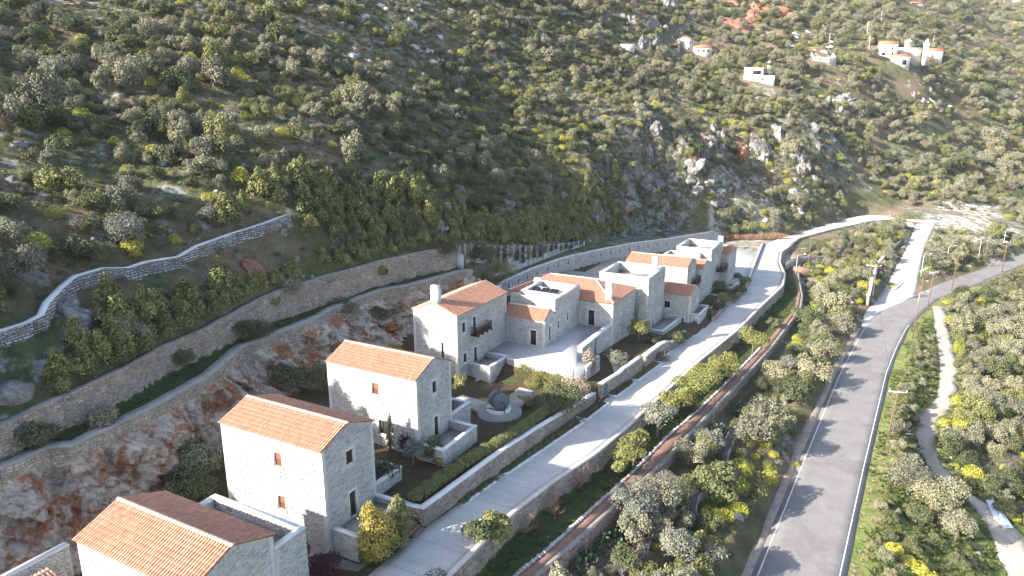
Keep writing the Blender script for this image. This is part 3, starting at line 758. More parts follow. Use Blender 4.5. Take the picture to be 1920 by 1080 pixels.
def tile_plane(E0, e, s, nrm, Le, s_lo, s_hi, acc, pitch=.24, row=.40):
    """barrel tiles; s_lo/s_hi callables giving the slope range for a column at eave distance x"""
    E0, e, s, nrm = map(lambda q: np.asarray(q, float), (E0, e, s, nrm))
    nc = max(1, int(round(Le / pitch))); pitch = Le / nc
    seg = 4
    for c in range(nc):
        x = (c + .5) * pitch
        a, b = float(s_lo(x)), float(s_hi(x))
        if b - a < .1: continue
        nr = max(1, int(round((b - a) / row))); rl = (b - a) / nr
        for r in range(nr):
            y0 = a + r * rl - .03; y1 = a + (r + 1) * rl + .02
            jx = random.uniform(-.008, .008); lift = random.uniform(0, .008)
            V = []
            for yy, rr, up in ((y0, .082, .016 + lift * .5), (y1, .074, .008)):
                for k in range(seg + 1):
                    th = math.pi * k / seg
                    V.append(E0 + e * (x + jx - math.cos(th) * rr) + s * yy + nrm * (up + math.sin(th) * rr * 1.15))
            for k in range(seg + 1):
                th = math.pi * k / seg
                V.append(E0 + e * (x + jx - math.cos(th) * .066) + s * (y0 + .004) + nrm * (math.sin(th) * .055 - .0))
            F = [(k, k + 1, seg + 2 + k, seg + 1 + k) for k in range(seg)]
            F += [(2 * seg + 2 + k, 2 * seg + 3 + k, k + 1, k) for k in range(seg)]
            acc.add(V, F, 0)

def ridge_tiles(A, B, acc, mort, r=.12, step=.42):
    A, B = np.asarray(A, float), np.asarray(B, float)
    L = np.linalg.norm(B - A); d = (B - A) / L; n = max(1, int(L / step)); st = L / n
    side = np.cross(d, (0, 0, 1)); side /= np.linalg.norm(side); up = np.cross(side, d)
    for i in range(n):
        V = []
        for yy, rr in ((i * st - .02, r), ((i + 1) * st + .03, r * .86)):
            for k in range(6):
                th = math.pi * k / 5
                V.append(A + d * yy + side * math.cos(th) * rr + up * (math.sin(th) * rr + .03))
        acc.add(V, [(k, k + 1, 7 + k, 6 + k) for k in range(5)] + [(0, 1, 2, 3, 4, 5)], 0)
    mort.obox(A, d, side, up, 0, L, -r * 1.35, r * 1.35, -.06, .055)

def gable_roof(root, off, u0, u1, v0, v1, ze, rise, axis, eo=.16, ro=.06, name='roof', hi_pitch=.24):
    """two tiled slopes over the rectangle"""
    cu, cv = (u0 + u1) / 2, (v0 + v1) / 2
    slab = MB(); tiles = MB(); rid = MB(); mort = MB()
    half = ((v1 - v0) if axis == 'u' else (u1 - u0)) / 2
    run = math.hypot(half, rise); sl = rise / half
    if axis == 'u':
        planes = [((u0 - ro, v0, ze), (1, 0, 0), (0, half / run, rise / run), (u1 - u0) + 2 * ro), ((u1 + ro, v1, ze), (-1, 0, 0), (0, -half / run, rise / run), (u1 - u0) + 2 * ro)]
        rA, rB = (u0 - ro, cv, ze + rise + .02), (u1 + ro, cv, ze + rise + .02)
    else:
        planes = [((u1, v0 - ro, ze), (0, 1, 0), (-half / run, 0, rise / run), (v1 - v0) + 2 * ro), ((u0, v1 + ro, ze), (0, -1, 0), (half / run, 0, rise / run), (v1 - v0) + 2 * ro)]
        rA, rB = (cu, v0 - ro, ze + rise + .02), (cu, v1 + ro, ze + rise + .02)
    for E0, e, s, Le in planes:
        E0, e, s = map(lambda q: np.asarray(q, float), (E0, e, s)); nrm = np.cross(e, s)
        slab.obox(E0, e, s, nrm, 0, Le, -eo, run, .0, .045, 0)
        tiles_args = (E0 + nrm * .047, e, s, nrm, Le, lambda x: -eo - .04, lambda x: run - .05)
        tile_plane(*tiles_args, tiles, pitch=hi_pitch)
    ridge_tiles(rA, rB, rid, mort)
    r = slab.build(name, M['tile_under'], root); r.location = off
    t = tiles.build('roof_tile', M['tile'], r); t['kind'] = 'stuff'
    rt = rid.build('ridge_tile', M['ridge'], r); rt['kind'] = 'stuff'
    mort.build('ridge_mortar', M['cap'], r)
    return r
M['ridge'] = by_rnd('ridge', [(0, (.60, .33, .20)), (.5, (.66, .42, .29)), (1, (.70, .50, .37))], var=.15, scale=2)

FACES = {'street': lambda u0, u1, v0, v1: ((u1, v0), (0, 1), (1, 0), v1 - v0), 'near': lambda u0, u1, v0, v1: ((u0, v0), (1, 0), (0, -1), u1 - u0),
         'far': lambda u0, u1, v0, v1: ((u1, v1), (-1, 0), (0, 1), u1 - u0), 'back': lambda u0, u1, v0, v1: ((u0, v1), (0, -1), (-1, 0), v1 - v0)}
def block(root, off, u0, u1, v0, v1, zb, zt, openings=(), faces=('street', 'near', 'far', 'back'), gable=None, axis='u', quoin=True, stone='house_stone', sw=.36, sh=.165, plain=(), wallname='wall', mortar='mortar'):
    """a stone volume: wall skin with holes, stonework, quoins, and window/door parts"""
    V, F = [], []; st = Stones(); qn = Stones()
    for fn in faces:
        P0, t, n, L = FACES[fn](u0, u1, v0, v1)
        ops = [o for o in openings if o[0] == fn]
        g = gable if gable and ((axis == 'u' and fn in ('street', 'back')) or (axis == 'v' and fn in ('near', 'far'))) else None
        vv, ff = holed_face(P0, t, L, zb, zt, [(o[1], o[2], o[3], o[4]) for o in ops], g)
        F += [tuple(i + len(V) for i in f) for f in ff]; V += vv
        if fn in plain: continue
        if fn in ('street', 'near') or (fn == 'far' and False):
            holes = [(o[1] - .12, o[1] + o[3] + .12, o[2] - (.22 if not o[5].startswith('door') else 0), o[2] + o[4] + .18) for o in ops]
            ztf = (lambda q, L=L, g=g: zt + g * (1 - np.abs(np.asarray(q) - L / 2) / (L / 2)) - .02) if g else zt
            q = .34 if quoin else 0
            st.face(np.array(P0) + np.array(t) * q, t, n, L - 2 * q, zb, (lambda x, f=ztf, q=q: f(np.asarray(x) + q)) if g else zt, sw, sh, .014, holes=[(h[0] - q, h[1] - q, h[2], h[3]) for h in holes], gap=.010, rag=.14)
            if quoin:
                z = zb; k = 0
                while z < zt - .1:
                    h = rng.uniform(.24, .34); h = min(h, zt - z); a = .36 if (k % 2) else .26
                    for side in (0, 1):
                        aa = a if side == 0 else (.62 - a)
                        P = np.array(P0) + np.array(t) * (0 if side == 0 else L - aa)
                        if any((P - np.array(P0)) @ np.array(t) < hh[1] and (P - np.array(P0)) @ np.array(t) + aa > hh[0] and z + h > hh[2] and z < hh[3] for hh in holes): continue
                        qn.face(P, t, n, aa, z, z + h, sw=2, sh=2, proud=.03, gap=.012, rag=.03)
                    z += h; k += 1
    me = mesh_np(wallname, np.array(V), F, M[mortar]); w_ = ob(wallname, me, root); w_.location = off
    st.build('stonework', M[stone], w_)
    q = qn.build('quoin', M['cap'], w_)
    for o in openings:
        P0, t, n, L = FACES[o[0]](u0, u1, v0, v1)
        opening_parts(root, off, P0, t, n, o[1], o[2], o[3], o[4], o[5], surround=o[0] in ('street', 'near'))
    return w_
def parapet(root, off, pts, zb, zt, thick=.36, name='parapet', stone='house_stone', closed=False, cap='cap', inner=True):
    """low wall with pale coping; pts run with the outside on the right"""
    P = [np.array(p, float) for p in pts]; body = MB(); c = MB(); st = Stones(); n = len(P)
    segs = [(i, (i + 1) % n) for i in range(n if closed else n - 1)]
    for k, (i, j) in enumerate(segs):
        A, B = P[i], P[j]; L = np.linalg.norm(B - A); t = (B - A) / L; nn = np.array([t[1], -t[0]])
        A3, t3, n3, up = np.array([*A, 0]), np.array([*t, 0]), np.array([*nn, 0]), np.array([0, 0, 1.])
        e = 0 if (k == len(segs) - 1 and not closed) else -thick
        body.obox(A3, t3, n3, up, 0, L + (e if e else 0), -thick, 0, zb, zt)
        st.face(A, t, nn, L, zb, zt, .36, .165, .03)
        if inner: st.face(B - nn * thick - t * (0 if not e else thick), -t, -nn, L - thick * 1.2, zt - 1.2, zt, .36, .165, .025)
        o_ = .05
        c.obox(A3, t3, n3, up, (-o_ if (k == 0 and not closed) else thick + o_ + .002), L + o_, -thick - o_, o_, zt + .003, zt + .085, r=.5 + .1 * k)
    b = body.build(name, M['mortar'], root); b.location = off
    st.build('stonework', M[stone], b)
    c.build('coping', M[cap], b)
    return b
def plate(root, off, u0, u1, v0, v1, z0, z1, mat, name):
    m = MB(); m.box(u0, u1, v0, v1, z0, z1); o = m.build(name, M[mat], root); o.location = off; return o
def chimney(root, off, u, v, z0, z1, su=.75, sv=.75, mat='cap'):
    m = MB()
    m.box(u - su / 2, u + su / 2, v - sv / 2, v + sv / 2, z0, z1)
    m.box(u - su / 2 - .06, u + su / 2 + .06, v - sv / 2 - .06, v + sv / 2 + .06, z1 + .002, z1 + .12)
    m.box(u - su / 2 + .1, u + su / 2 - .1, v - sv / 2 + .1, v + sv / 2 - .1, z1 + .122, z1 + .36)
    m.box(u - su / 2 - .02, u + su / 2 + .02, v - sv / 2 - .02, v + sv / 2 + .02, z1 + .362, z1 + .44)
    o = m.build('chimney', M[mat], root); o.location = off; return o
def balcony(root, off, u, v0, v1, z, d=1.1, h=1.0):
    """timber balcony on a street face at u"""
    fl = MB(); fl.box(u + .02, u + d, v0, v1, z - .12, z)
    k = 0
    for b in np.linspace(v0 + .15, v1 - .15, 4): fl.box(u - .1, u + d + .12, b - .07, b + .07, z - .30, z - .121)
    f = fl.build('balcony', M['wood_dark'], root); f.location = off
    r = MB()
    for a, b in ((u + d - .06, v0 + .06), (u + d - .06, v1 - .06)): r.box(a - .05, a + .05, b - .05, b + .05, z + .002, z + h + .1)
    r.box(u + d - .10, u + d - .02, v0 + .112, v1 - .112, z + h - .08, z + h)
    for vv in (v0 + .06, v1 - .06): r.box(u + .05, u + d - .112, vv - .04, vv + .04, z + h - .08, z + h)
    r.build('railing', M['wood_red'], f)
    bl = MB()
    for vv in np.arange(v0 + .22, v1 - .15, .14): bl.box(u + d - .08, u + d - .04, vv - .02, vv + .02, z + .004, z + h - .082)
    for vv in (v0 + .06, v1 - .06):
        for uu in np.arange(u + .1, u + d - .15, .14): bl.box(uu - .02, uu + .02, vv - .02, vv + .02, z + .004, z + h - .082)
    o = bl.build('baluster', M['wood_dark'], f); o['kind'] = 'stuff'
    return f
# ---------------------------------------------------------------- the stone houses
def house(name, label, u1, v0, zb, cat='house'):
    root = empty(name, (u1, v0, zb)); tag(root, label, cat); return root, (-u1, -v0, -zb)
def gabled(name, label, u1, v0, L, W, ze, rise, zb, openings, axis='u', **k):
    root, off = house(name, label, u1, v0, zb)
    block(root, off, u1 - L, u1, v0, v0 + W, zb, ze, openings, gable=rise, axis=axis, **k)
    gable_roof(root, off, u1 - L, u1, v0, v0 + W, ze, rise, axis)
    return root, off

# nearest house, bottom left
r1, o1 = gabled('stone_house', 'nearest stone house with tiled gable roof and rear walled terrace, lower left corner', -31.9, 21.05, 10.9, 6.1, -26.6, 1.15, -34.6,
    [('street', 1.6, -30.6 + .55, .85, 2.2, 'door'), ('near', 4.2, -29.2, .85, 1.2, 'shutter')])
parapet(r1, o1, [(-42.8, 27.9), (-42.8, 27.91), ][:0] + [(-31.7, 29.55), (-42.4, 29.55)][::-1][:0] or [(-31.75, 27.16), (-31.75, 29.75), (-40.6, 29.75), (-40.6, 27.16)], -34.6, -27.55, thick=.42, name='rear_terrace')
plate(r1, o1, -40.18, -32.17, 27.16, 29.33, -34.4, -28.5, 'paving', 'terrace_floor')
parapet(r1, o1, [(-31.9, 22.1), (-29.6, 22.1), (-29.6, 29.9), (-31.7, 29.9)], -34.6, -31.7, thick=.36, name='front_terrace')
plate(r1, o1, -31.85, -29.96, 22.46, 29.5, -34.4, -32.3, 'paving', 'terrace_floor')

# second house
r2, o2 = gabled('stone_house', 'second stone house from the bottom, two red shutters, golden conifer at its terrace', -34.77, 34.8, 11.0, 5.95, -24.98, 1.1, -34.6,
    [('street', 2.55, -27.40, .84, 1.2, 'window'), ('street', 2.65, -32.13, .78, 2.25, 'door'), ('near', 5.9, -27.45, .84, 1.25, 'shutter'), ('near', 5.9, -31.25, .84, 1.25, 'shutter')])
parapet(r2, o2, [(-34.77, 35.2), (-32.2, 35.2), (-32.2, 40.9), (-34.77, 40.9)], -34.8, -31.75, name='front_terrace')
plate(r2, o2, -34.72, -32.56, 35.56, 40.5, -34.5, -32.2, 'paving', 'terrace_floor')
parapet(r2, o2, [(-35.4, 40.76), (-35.4, 45.1), (-38.6, 45.1), (-38.6, 40.76)], -34.2, -31.45, name='rear_terrace')
plate(r2, o2, -38.2, -35.8, 40.76, 44.7, -34.2, -32.3, 'paving', 'terrace_floor')
# third house
r3, o3 = gabled('stone_house', 'third stone house from the bottom, its walled terrace facing the long hedge', -36.5, 49.24, 11.05, 5.95, -24.78, 1.2, -34.2,
    [('street', 2.55, -27.15, .78, 1.25, 'window'), ('street', 2.72, -31.95, .78, 2.25, 'door'), ('near', 5.7, -27.25, .84, 1.25, 'shutter'), ('near', 6.3, -31.3, 1.1, 1.5, 'window_dark')])
parapet(r3, o3, [(-36.5, 48.95), (-33.4, 48.95), (-33.4, 55.0), (-36.5, 55.0)], -34.3, -31.2, name='front_terrace')
plate(r3, o3, -36.45, -33.76, 49.3, 54.6, -34.2, -31.97, 'paving', 'terrace_floor')
parapet(r3, o3, [(-36.8, 55.2), (-36.8, 59.3), (-39.2, 59.3), (-39.2, 55.2)], -34.2, -31.0, name='rear_terrace')
plate(r3, o3, -38.85, -37.15, 55.2, 58.9, -34.2, -31.9, 'paving', 'terrace_floor')
# tower house
r4, o4 = gabled('tower_house', 'tall three storey stone house with chimney and timber balcony, beside the millstones', -46.05, 71.28, 6.85, 13.3, -25.75, 1.3, -36.5,
    [('street', 1.17, -28.45, .85, 1.35, 'window'), ('street', 3.89, -29.20, .87, 2.2, 'door'), ('street', 1.35, -32.65, .85, 1.3, 'window'), ('street', 4.05, -33.55, .89, 2.2, 'door'),
     ('street', 1.5, -35.3, .95, 1.0, 'window_blue'), ('near', 4.35, -31.9, .4, 2.2, 'window_dark')], axis='v')
chimney(r4, o4, -49.5, 71.75, -25.2, -22.7, 1.1, .8)
balcony(r4, o4, -46.05, 74.6, 78.4, -29.15)
parapet(r4, o4, [(-46.05, 73.85), (-42.7, 73.85), (-42.7, 78.9), (-46.05, 78.9)], -36.2, -33.05, name='front_terrace')
plate(r4, o4, -46.0, -43.06, 74.2, 78.5, -36.2, -33.58, 'paving', 'terrace_floor')
parapet(r4, o4, [(-46.05, 71.6), (-44.6, 71.6), (-44.2, 73.8)], -36.6, -35.0, name='light_well', thick=.3)

# courtyard complex: low wing, roof terrace, hipped main block
rm, om = house('courtyard_house', 'large stone house around a grey paved courtyard, hipped tile roof and white roof terrace', -34.25, 97.0, -38.0)
block(rm, om, -46.4, -39.8, 84.3, 87.85, -34.5, -29.05, [('near', 4.35, -33.0, .95, 2.25, 'door'), ('street', 1.45, -32.55, .75, 2.2, 'door')], gable=1.22, axis='u')
gable_roof(rm, om, -46.4, -39.8, 84.3, 87.85, -29.05, 1.25, 'u')
block(rm, om, -46.4, -39.82, 87.86, 96.9, -34.5, -26.82, [('street', .9, -31.6, .75, 1.25, 'window'), ('street', 4.3, -31.3, .75, 1.3, 'window')], faces=('street', 'near', 'far', 'back'), quoin=False)
plate(rm, om, -45.9, -40.2, 88.3, 96.5, -28.2, -27.9, 'paving', 'terrace_floor')
parapet(rm, om, [(-46.42, 90.0), (-39.8, 90.0), (-39.8, 97.0), (-46.42, 97.0)], -28.4, -26.8, thick=.45, name='roof_terrace', closed=True)
pm = MB()
for k, uu in enumerate((-45.1, -43.6, -42.1)):
    pm.add([(uu - .7, 91.2, -27.55), (uu + .65, 91.2, -27.55), (uu + .65, 93.0, -26.75), (uu - .7, 93.0, -26.75), (uu - .7, 91.2, -27.6), (uu + .65, 91.2, -27.6), (uu + .65, 93.0, -26.8), (uu - .7, 93.0, -26.8)],
           [(0, 1, 2, 3), (7, 6, 5, 4), (0, 4, 5, 1), (1, 5, 6, 2), (2, 6, 7, 3), (3, 7, 4, 0)])
    p_ = pm.build('solar_panel', M['glass'], rm); p_.location = om; pm = MB()
pm.tube([(-45.6, 94.2, -27.3), (-44.0, 94.2, -27.3)], .28, 12); p_ = pm.build('water_tank', M['metal_pale'], rm); p_.location = om
# main block with courtyard wing to the left (hipped)
block(rm, om, -39.75, -34.25, 97.0, 107.6, -38.0, -29.0, [('near', 1.45, -33.02, 1.05, 2.5, 'door_glass'), ('street', 3.0, -32.65, .62, 1.15, 'window_dark'), ('street', 7.4, -31.85, .62, 1.3, 'window_dark'), ('street', 3.3, -35.15, .6, 1.2, 'window_dark')], faces=('near', 'street', 'far'))
block(rm, om, -52.1, -39.76, 97.02, 107.6, -38.0, -29.0, [], faces=('near', 'far', 'back'), quoin=False)
# hipped roof by planes
def plane_roof(root, off, polys):
    slab = MB(); tiles = MB()
    for E0, e, s, Le, lo, hi, poly in polys:
        E0, e, s = map(lambda q: np.asarray(q, float), (E0, e, s)); nrm = np.cross(e, s)
        slab.add(poly, [tuple(range(len(poly)))]); slab.add([tuple(np.array(p) - (0, 0, .1)) for p in poly], [tuple(range(len(poly) - 1, -1, -1))])
        tile_plane(E0 + nrm * .02, e, s, nrm, Le, lo, hi, tiles)
    r = slab.build('roof', M['tile_under'], root); r.location = off
    t = tiles.build('roof_tile', M['tile'], r); t['kind'] = 'stuff'
    return r
ze, rz_ = -29.0, 2.1; hv = 5.3; hu = 5.1
run = math.hypot(hv, rz_); ca, sa = hv / run, rz_ / run
Lf = 52.1 - 34.25
U0, U1, Va, Vb = -52.2, -34.15, 96.85, 107.7; Rv = (Va + Vb) / 2; hv = Rv - Va; run = math.hypot(hv, rz_); ca, sa = hv / run, rz_ / run; LL = U1 - U0
hipR, hipL = 5.1, 5.1
lenf = lambda x: run * min(1.0, max(0.0, x / hipL), max(0.0, (LL - x) / hipR))
runh = math.hypot(hipR, rz_); ch, sh_ = hipR / runh, rz_ / runh
rr = plane_roof(rm, om, [
    ((U0, Va, ze), (1, 0, 0), (0, ca, sa), LL, lambda x: -.05, lambda x: lenf(x) - .05, [(U0, Va, ze), (U1, Va, ze), (U1 - hipR, Rv, ze + rz_), (U0 + hipL, Rv, ze + rz_)]),
    ((U1, Vb, ze), (-1, 0, 0), (0, -ca, sa), LL, lambda x: -.05, lambda x: lenf(x) - .05, [(U1, Vb, ze), (U0, Vb, ze), (U0 + hipL, Rv, ze + rz_), (U1 - hipR, Rv, ze + rz_)]),
    ((U1, Va, ze), (0, 1, 0), (-ch, 0, sh_), Vb - Va, lambda x: -.05, lambda x: runh * min(1, x / hv, (2 * hv - x) / hv) - .05, [(U1, Va, ze), (U1, Vb, ze), (U1 - hipR, Rv, ze + rz_)]),
    ((U0, Vb, ze), (0, -1, 0), (ch, 0, sh_), Vb - Va, lambda x: -.05, lambda x: runh * min(1, x / hv, (2 * hv - x) / hv) - .05, [(U0, Vb, ze), (U0, Va, ze), (U0 + hipL, Rv, ze + rz_)])])
rid, mort = MB(), MB()
for A, B in (((U0 + hipL, Rv, ze + rz_), (U1 - hipR, Rv, ze + rz_)), ((U1, Va, ze + .05), (U1 - hipR, Rv, ze + rz_)), ((U1, Vb, ze + .05), (U1 - hipR, Rv, ze + rz_)), ((U0, Va, ze + .05), (U0 + hipL, Rv, ze + rz_)), ((U0, Vb, ze + .05), (U0 + hipL, Rv, ze + rz_))):
    ridge_tiles(np.array(A) + (0, 0, .05), np.array(B) + (0, 0, .05), rid, mort)
q = rid.build('ridge_tile', M['ridge'], rr); q['kind'] = 'stuff'; mort.build('ridge_mortar', M['cap'], rr)
chimney(rm, om, -35.3, 97.9, -29.5, -26.5, .95, .7)
chimney(rm, om, -47.5, 98.2, -29.5, -27.2, 1.3, .9)
# courtyard slab, its parapet wall towards the street and the open corner terrace
cy = MB(); cy.prism([(-46.0, 78.1), (-32.6, 78.1), (-31.6, 82.0), (-31.6, 84.8), (-34.4, 84.8), (-34.4, 96.95), (-39.7, 96.95), (-39.7, 97.5), (-46.3, 97.5)], -37.8, -33.03)
cyo = cy.build('courtyard_floor', M['court'] if 'court' in M else M['paving'], rm); cyo.location = om
edge = MB(); edge.box(-42.4, -32.65, 77.9, 78.09, -35.8, -32.98); edge.box(-31.8, -31.6, 80, 84.8, -35.9, -32.97); eo = edge.build('courtyard_kerb', M['cap'], rm); eo.location = om
sw_ = Stones(); sw_.face((-42.3, 77.88), (1, 0), (0, -1), 9.6, -36.2, -33.1); sw_.face((-31.58, 80.0), (0, 1), (1, 0), 4.8, -36.4, -33.1); sw_.face((-31.6, 84.82), (-1, 0), (0, 1), 2.8, -36.4, -33.1)
s_ = sw_.build('stonework', M['house_stone'], cyo)
# lower street facade below the courtyard with coping
block(rm, om, -34.9, -34.25, 84.85, 96.98, -38.0, -32.35, [('street', 6.3, -37.5, .9, 2.2, 'door_blue'), ('street', 9.2, -35.2, .55, 1.3, 'window_dark'), ('street', 2.2, -35.1, .5, .6, 'window_dark')], faces=('street', 'near', 'back'), wallname='courtyard_wall')
plate(rm, om, -35.0, -34.15, 84.8, 96.9, -32.345, -32.25, 'cap', 'coping')
dp = MB(); dp.tube([(-34.12, 89.8, -32.3), (-34.12, 89.8, -36.4)], .06, 6); q = dp.build('downpipe', M['rust'], rm); q.location = om
# passage facade between main block and tower (arched gate)
block(rm, om, -33.6, -32.0, 107.62, 108.55, -38.0, -31.9, [], faces=('street', 'near', 'far'), quoin=False, wallname='passage_wall')

# square tower behind
rt_, ot_ = house('square_tower', 'square stone tower with open flat roof terrace and white chimney', -32.3, 108.6, -39.0)
block(rt_, ot_, -41.0, -32.3, 108.6, 118.1, -39.0, -27.35, [('street', 1.95, -31.75, .62, 1.3, 'window_dark'), ('street', 6.9, -31.75, .62, 1.35, 'window_dark'), ('street', 7.3, -35.6, .62, 1.25, 'window_dark'), ('street', 3.0, -36.75, .8, 2.3, 'door'), ('street', .35, -36.5, 1.2, 2.5, 'door_glass')])
parapet(rt_, ot_, [(-41.02, 108.58), (-32.28, 108.58), (-32.28, 118.12), (-41.02, 118.12)], -29.2, -27.3, thick=.5, name='roof_parapet', closed=True)
plate(rt_, ot_, -40.5, -32.8, 109.1, 117.6, -29.3, -28.9, 'cap', 'roof_floor')
chimney(rt_, ot_, -33.3, 115.2, -28.9, -25.4, .9, .9)
parapet(rt_, ot_, [(-32.28, 108.9), (-29.5, 108.9), (-29.0, 118.9), (-32.28, 118.9)], -39.0, -36.2, name='front_terrace')
plate(rt_, ot_, -32.25, -29.6, 109.3, 118.5, -39.0, -36.75, 'paving', 'terrace_floor')

# long gabled house beyond the tower
r7, o7 = gabled('long_house', 'long tiled stone house directly behind the square tower, small timber balcony at its gable', -30.3, 126.2, 12.0, 6.75, -28.75, 1.05, -39.0,
    [('street', 2.1, -31.55, .62, 1.2, 'window_dark'), ('street', 4.2, -32.6, .75, 2.2, 'door')])
balcony(r7, o7, -30.3, 129.6, 132.8, -32.6)
# small low wing in front of it
rs, os_ = gabled('small_house', 'low stone house with orange roof, roof terrace and blue basement door at the street', -27.65, 119.1, 5.2, 6.4, -32.2, 1.1, -39.2,
    [('street', 4.2, -36.05, .75, 2.2, 'door'), ('near', .45, -35.0, 1.1, 1.25, 'window_dark'), ('near', 2.95, -38.15, 1.25, 1.7, 'door_green')])
block(rs, os_, -27.6, -26.0, 119.5, 126.2, -39.6, -36.3, [('near', .3, -38.4, .95, 2.0, 'door_blue')], faces=('near', 'street', 'far'), wallname='terrace_wall')
parapet(rs, os_, [(-27.6, 119.48), (-25.98, 119.48), (-25.98, 126.2), (-27.6, 126.2)], -36.9, -35.65, thick=.3, name='roof_terrace')
plate(rs, os_, -27.6, -26.3, 119.8, 125.9, -37.0, -36.1, 'paving', 'terrace_floor')
# next house with small roof
r8, o8 = gabled('corner_house', 'stone house with short orange roof and large walled terrace beside the timber balcony', -29.2, 133.5, 5.0, 7.4, -30.55, 1.1, -39.2,
    [('street', 2.1, -33.35, .62, 1.25, 'window_dark'), ('street', 4.7, -32.7, .62, 1.25, 'window_dark'), ('street', 2.6, -37.0, .62, 1.25, 'window_dark'), ('street', 5.0, -37.85, .75, 2.2, 'door')])
parapet(r8, o8, [(-29.2, 130.5), (-26.3, 130.5), (-26.0, 141.0), (-29.2, 141.0)], -39.2, -37.3, name='front_terrace')
plate(r8, o8, -29.15, -26.65, 130.9, 140.6, -39.2, -37.9, 'paving', 'terrace_floor')
# flat roofed tower with two white roof boxes
r9, o9 = house('flat_roofed_house', 'white topped flat roofed stone house with stepped roof boxes, furthest but one', -29.2, 141.0, -39.2)
block(r9, o9, -36.4, -29.2, 141.0, 150.9, -39.2, -28.2, [('street', 6.0, -33.4, .7, 2.2, 'door'), ('street', 6.2, -37.8, .75, 2.2, 'door')])
parapet(r9, o9, [(-36.4, 140.98), (-29.18, 140.98), (-29.18, 150.92), (-36.4, 150.92)], -29.6, -28.0, thick=.4, name='roof_parapet', closed=True)
plate(r9, o9, -36.1, -29.5, 141.4, 150.5, -29.8, -29.4, 'cap', 'roof_floor')
block(r9, o9, -34.3, -31.2, 139.3, 140.97, -38.5, -29.0, [], faces=('near', 'street', 'back'), wallname='stair_box', mortar='render_white', plain=('near', 'street'))
plate(r9, o9, -34.35, -31.15, 139.25, 140.95, -28.98, -28.9, 'cap', 'stair_box_roof')
block(r9, o9, -38.6, -34.4, 139.3, 144.0, -38.5, -30.0, [], faces=('near', 'street', 'back', 'far'), wallname='rear_box', mortar='render_white', plain=('near', 'street'))
parapet(r9, o9, [(-38.6, 139.28), (-34.38, 139.28), (-34.38, 144.0), (-38.6, 144.0)], -30.6, -29.6, thick=.35, name='rear_parapet', closed=True)
balcony(r9, o9, -29.2, 146.3, 150.4, -33.45, d=1.6)
# last house of the row
r10, o10 = gabled('far_house', 'last stone house of the row with tall white chimney beside the parking yard', -27.3, 151.2, 10.5, 7.0, -30.5, 1.05, -39.0,
    [('street', 1.6, -33.2, .6, 1.2, 'window_dark'), ('street', 4.3, -32.7, .6, 1.2, 'window_dark'), ('street', 1.2, -37.6, .75, 2.2, 'door'), ('street', 4.2, -36.6, .6, 1.2, 'window_dark')])
chimney(r10, o10, -29.7, 151.9, -30.5, -27.4, 1.0, .8)
parapet(r10, o10, [(-27.3, 147.5), (-25.6, 147.5), (-24.8, 159.0), (-27.3, 159.0)], -39.0, -37.0, name='front_terrace')
plate(r10, o10, -27.25, -25.4, 147.9, 158.6, -39.0, -37.75, 'paving', 'terrace_floor')
# walled rear terrace and lean-to of a house cut by the lower left corner
r0, o0 = house('corner_outbuilding', 'pale capped stone terrace wall with small tiled lean-to in the bottom left corner', -45.6, 8.0, -33.0, 'outbuilding')
parapet(r0, o0, [(-45.6, 8.0), (-45.6, 21.9)], -34.0, -28.6, thick=.5, name='terrace_wall')
lt = MB(); lt.add([(-44.9, 14, -28.9), (-43.1, 14, -29.3), (-43.1, 20.1, -29.3), (-44.9, 20.1, -28.9)], [(0, 1, 2, 3)]); lt.box(-44.9, -43.1, 14.0, 20.0, -34.0, -29.45)
q = lt.build('lean_to', M['mortar'], r0); q.location = o0
tt = MB(); e_ = np.array([0, -1., 0]); s_v = np.array([-1.8, 0, .4]) / math.hypot(1.8, .4)
tile_plane((-43.05, 20.15, -29.28), (0, -1, 0) if False else (0, 1, 0), s_v, np.cross((0, 1, 0), s_v), 0.01, lambda x: 0, lambda x: 0, tt) if False else tile_plane((-43.05, 14.0, -29.28), (0, 1, 0), s_v, np.cross((0, 1, 0), s_v), 6.15, lambda x: -.05, lambda x: 1.85, tt)
q = tt.build('roof_tile', M['tile'], q); q['kind'] = 'stuff'
# ---------------------------------------------------------------- retaining and boundary walls
M['ivy_dark'] = by_rnd('ivy_dark', [(0, (.020, .016, .014)), (.4, (.045, .030, .028)), (.8, (.055, .050, .026)), (1, (.075, .085, .030))], bstr=0)
def along(v0, v1, dv, uf, zbf, ztf, wob=0.):
    vs = np.arange(v0, v1 + .01, dv)
    return [(float(uf(v)), float(v), float(zbf(v)), float(ztf(v)) + random.uniform(-wob, wob)) for v in vs]
wall_run('retaining_wall', 'long tawny rubble retaining wall along the upper grass terrace', along(10, 97, 2.2, lambda v: uB(v) - .0, lambda v: zBb(v) - .6, lambda v: zBt(v) + .12, .05), thick=.8, coping=None, sw=.42, sh=.25, proud=.06, gap=.03)
wall_run('terrace_wall', 'wavy rubble wall with grey coping running on top of the rust coloured cliff', along(12, 95.6, 1.2, uA, lambda v: zAt(v) - 1.7 + .5 * math.sin(v * .7), lambda v: zAt(v) + .12, .03), thick=1.15, coping='grey_cope', sw=.40, sh=.24, proud=.05, cope_over=.06, cope_h=.08, cope_rag=.02)
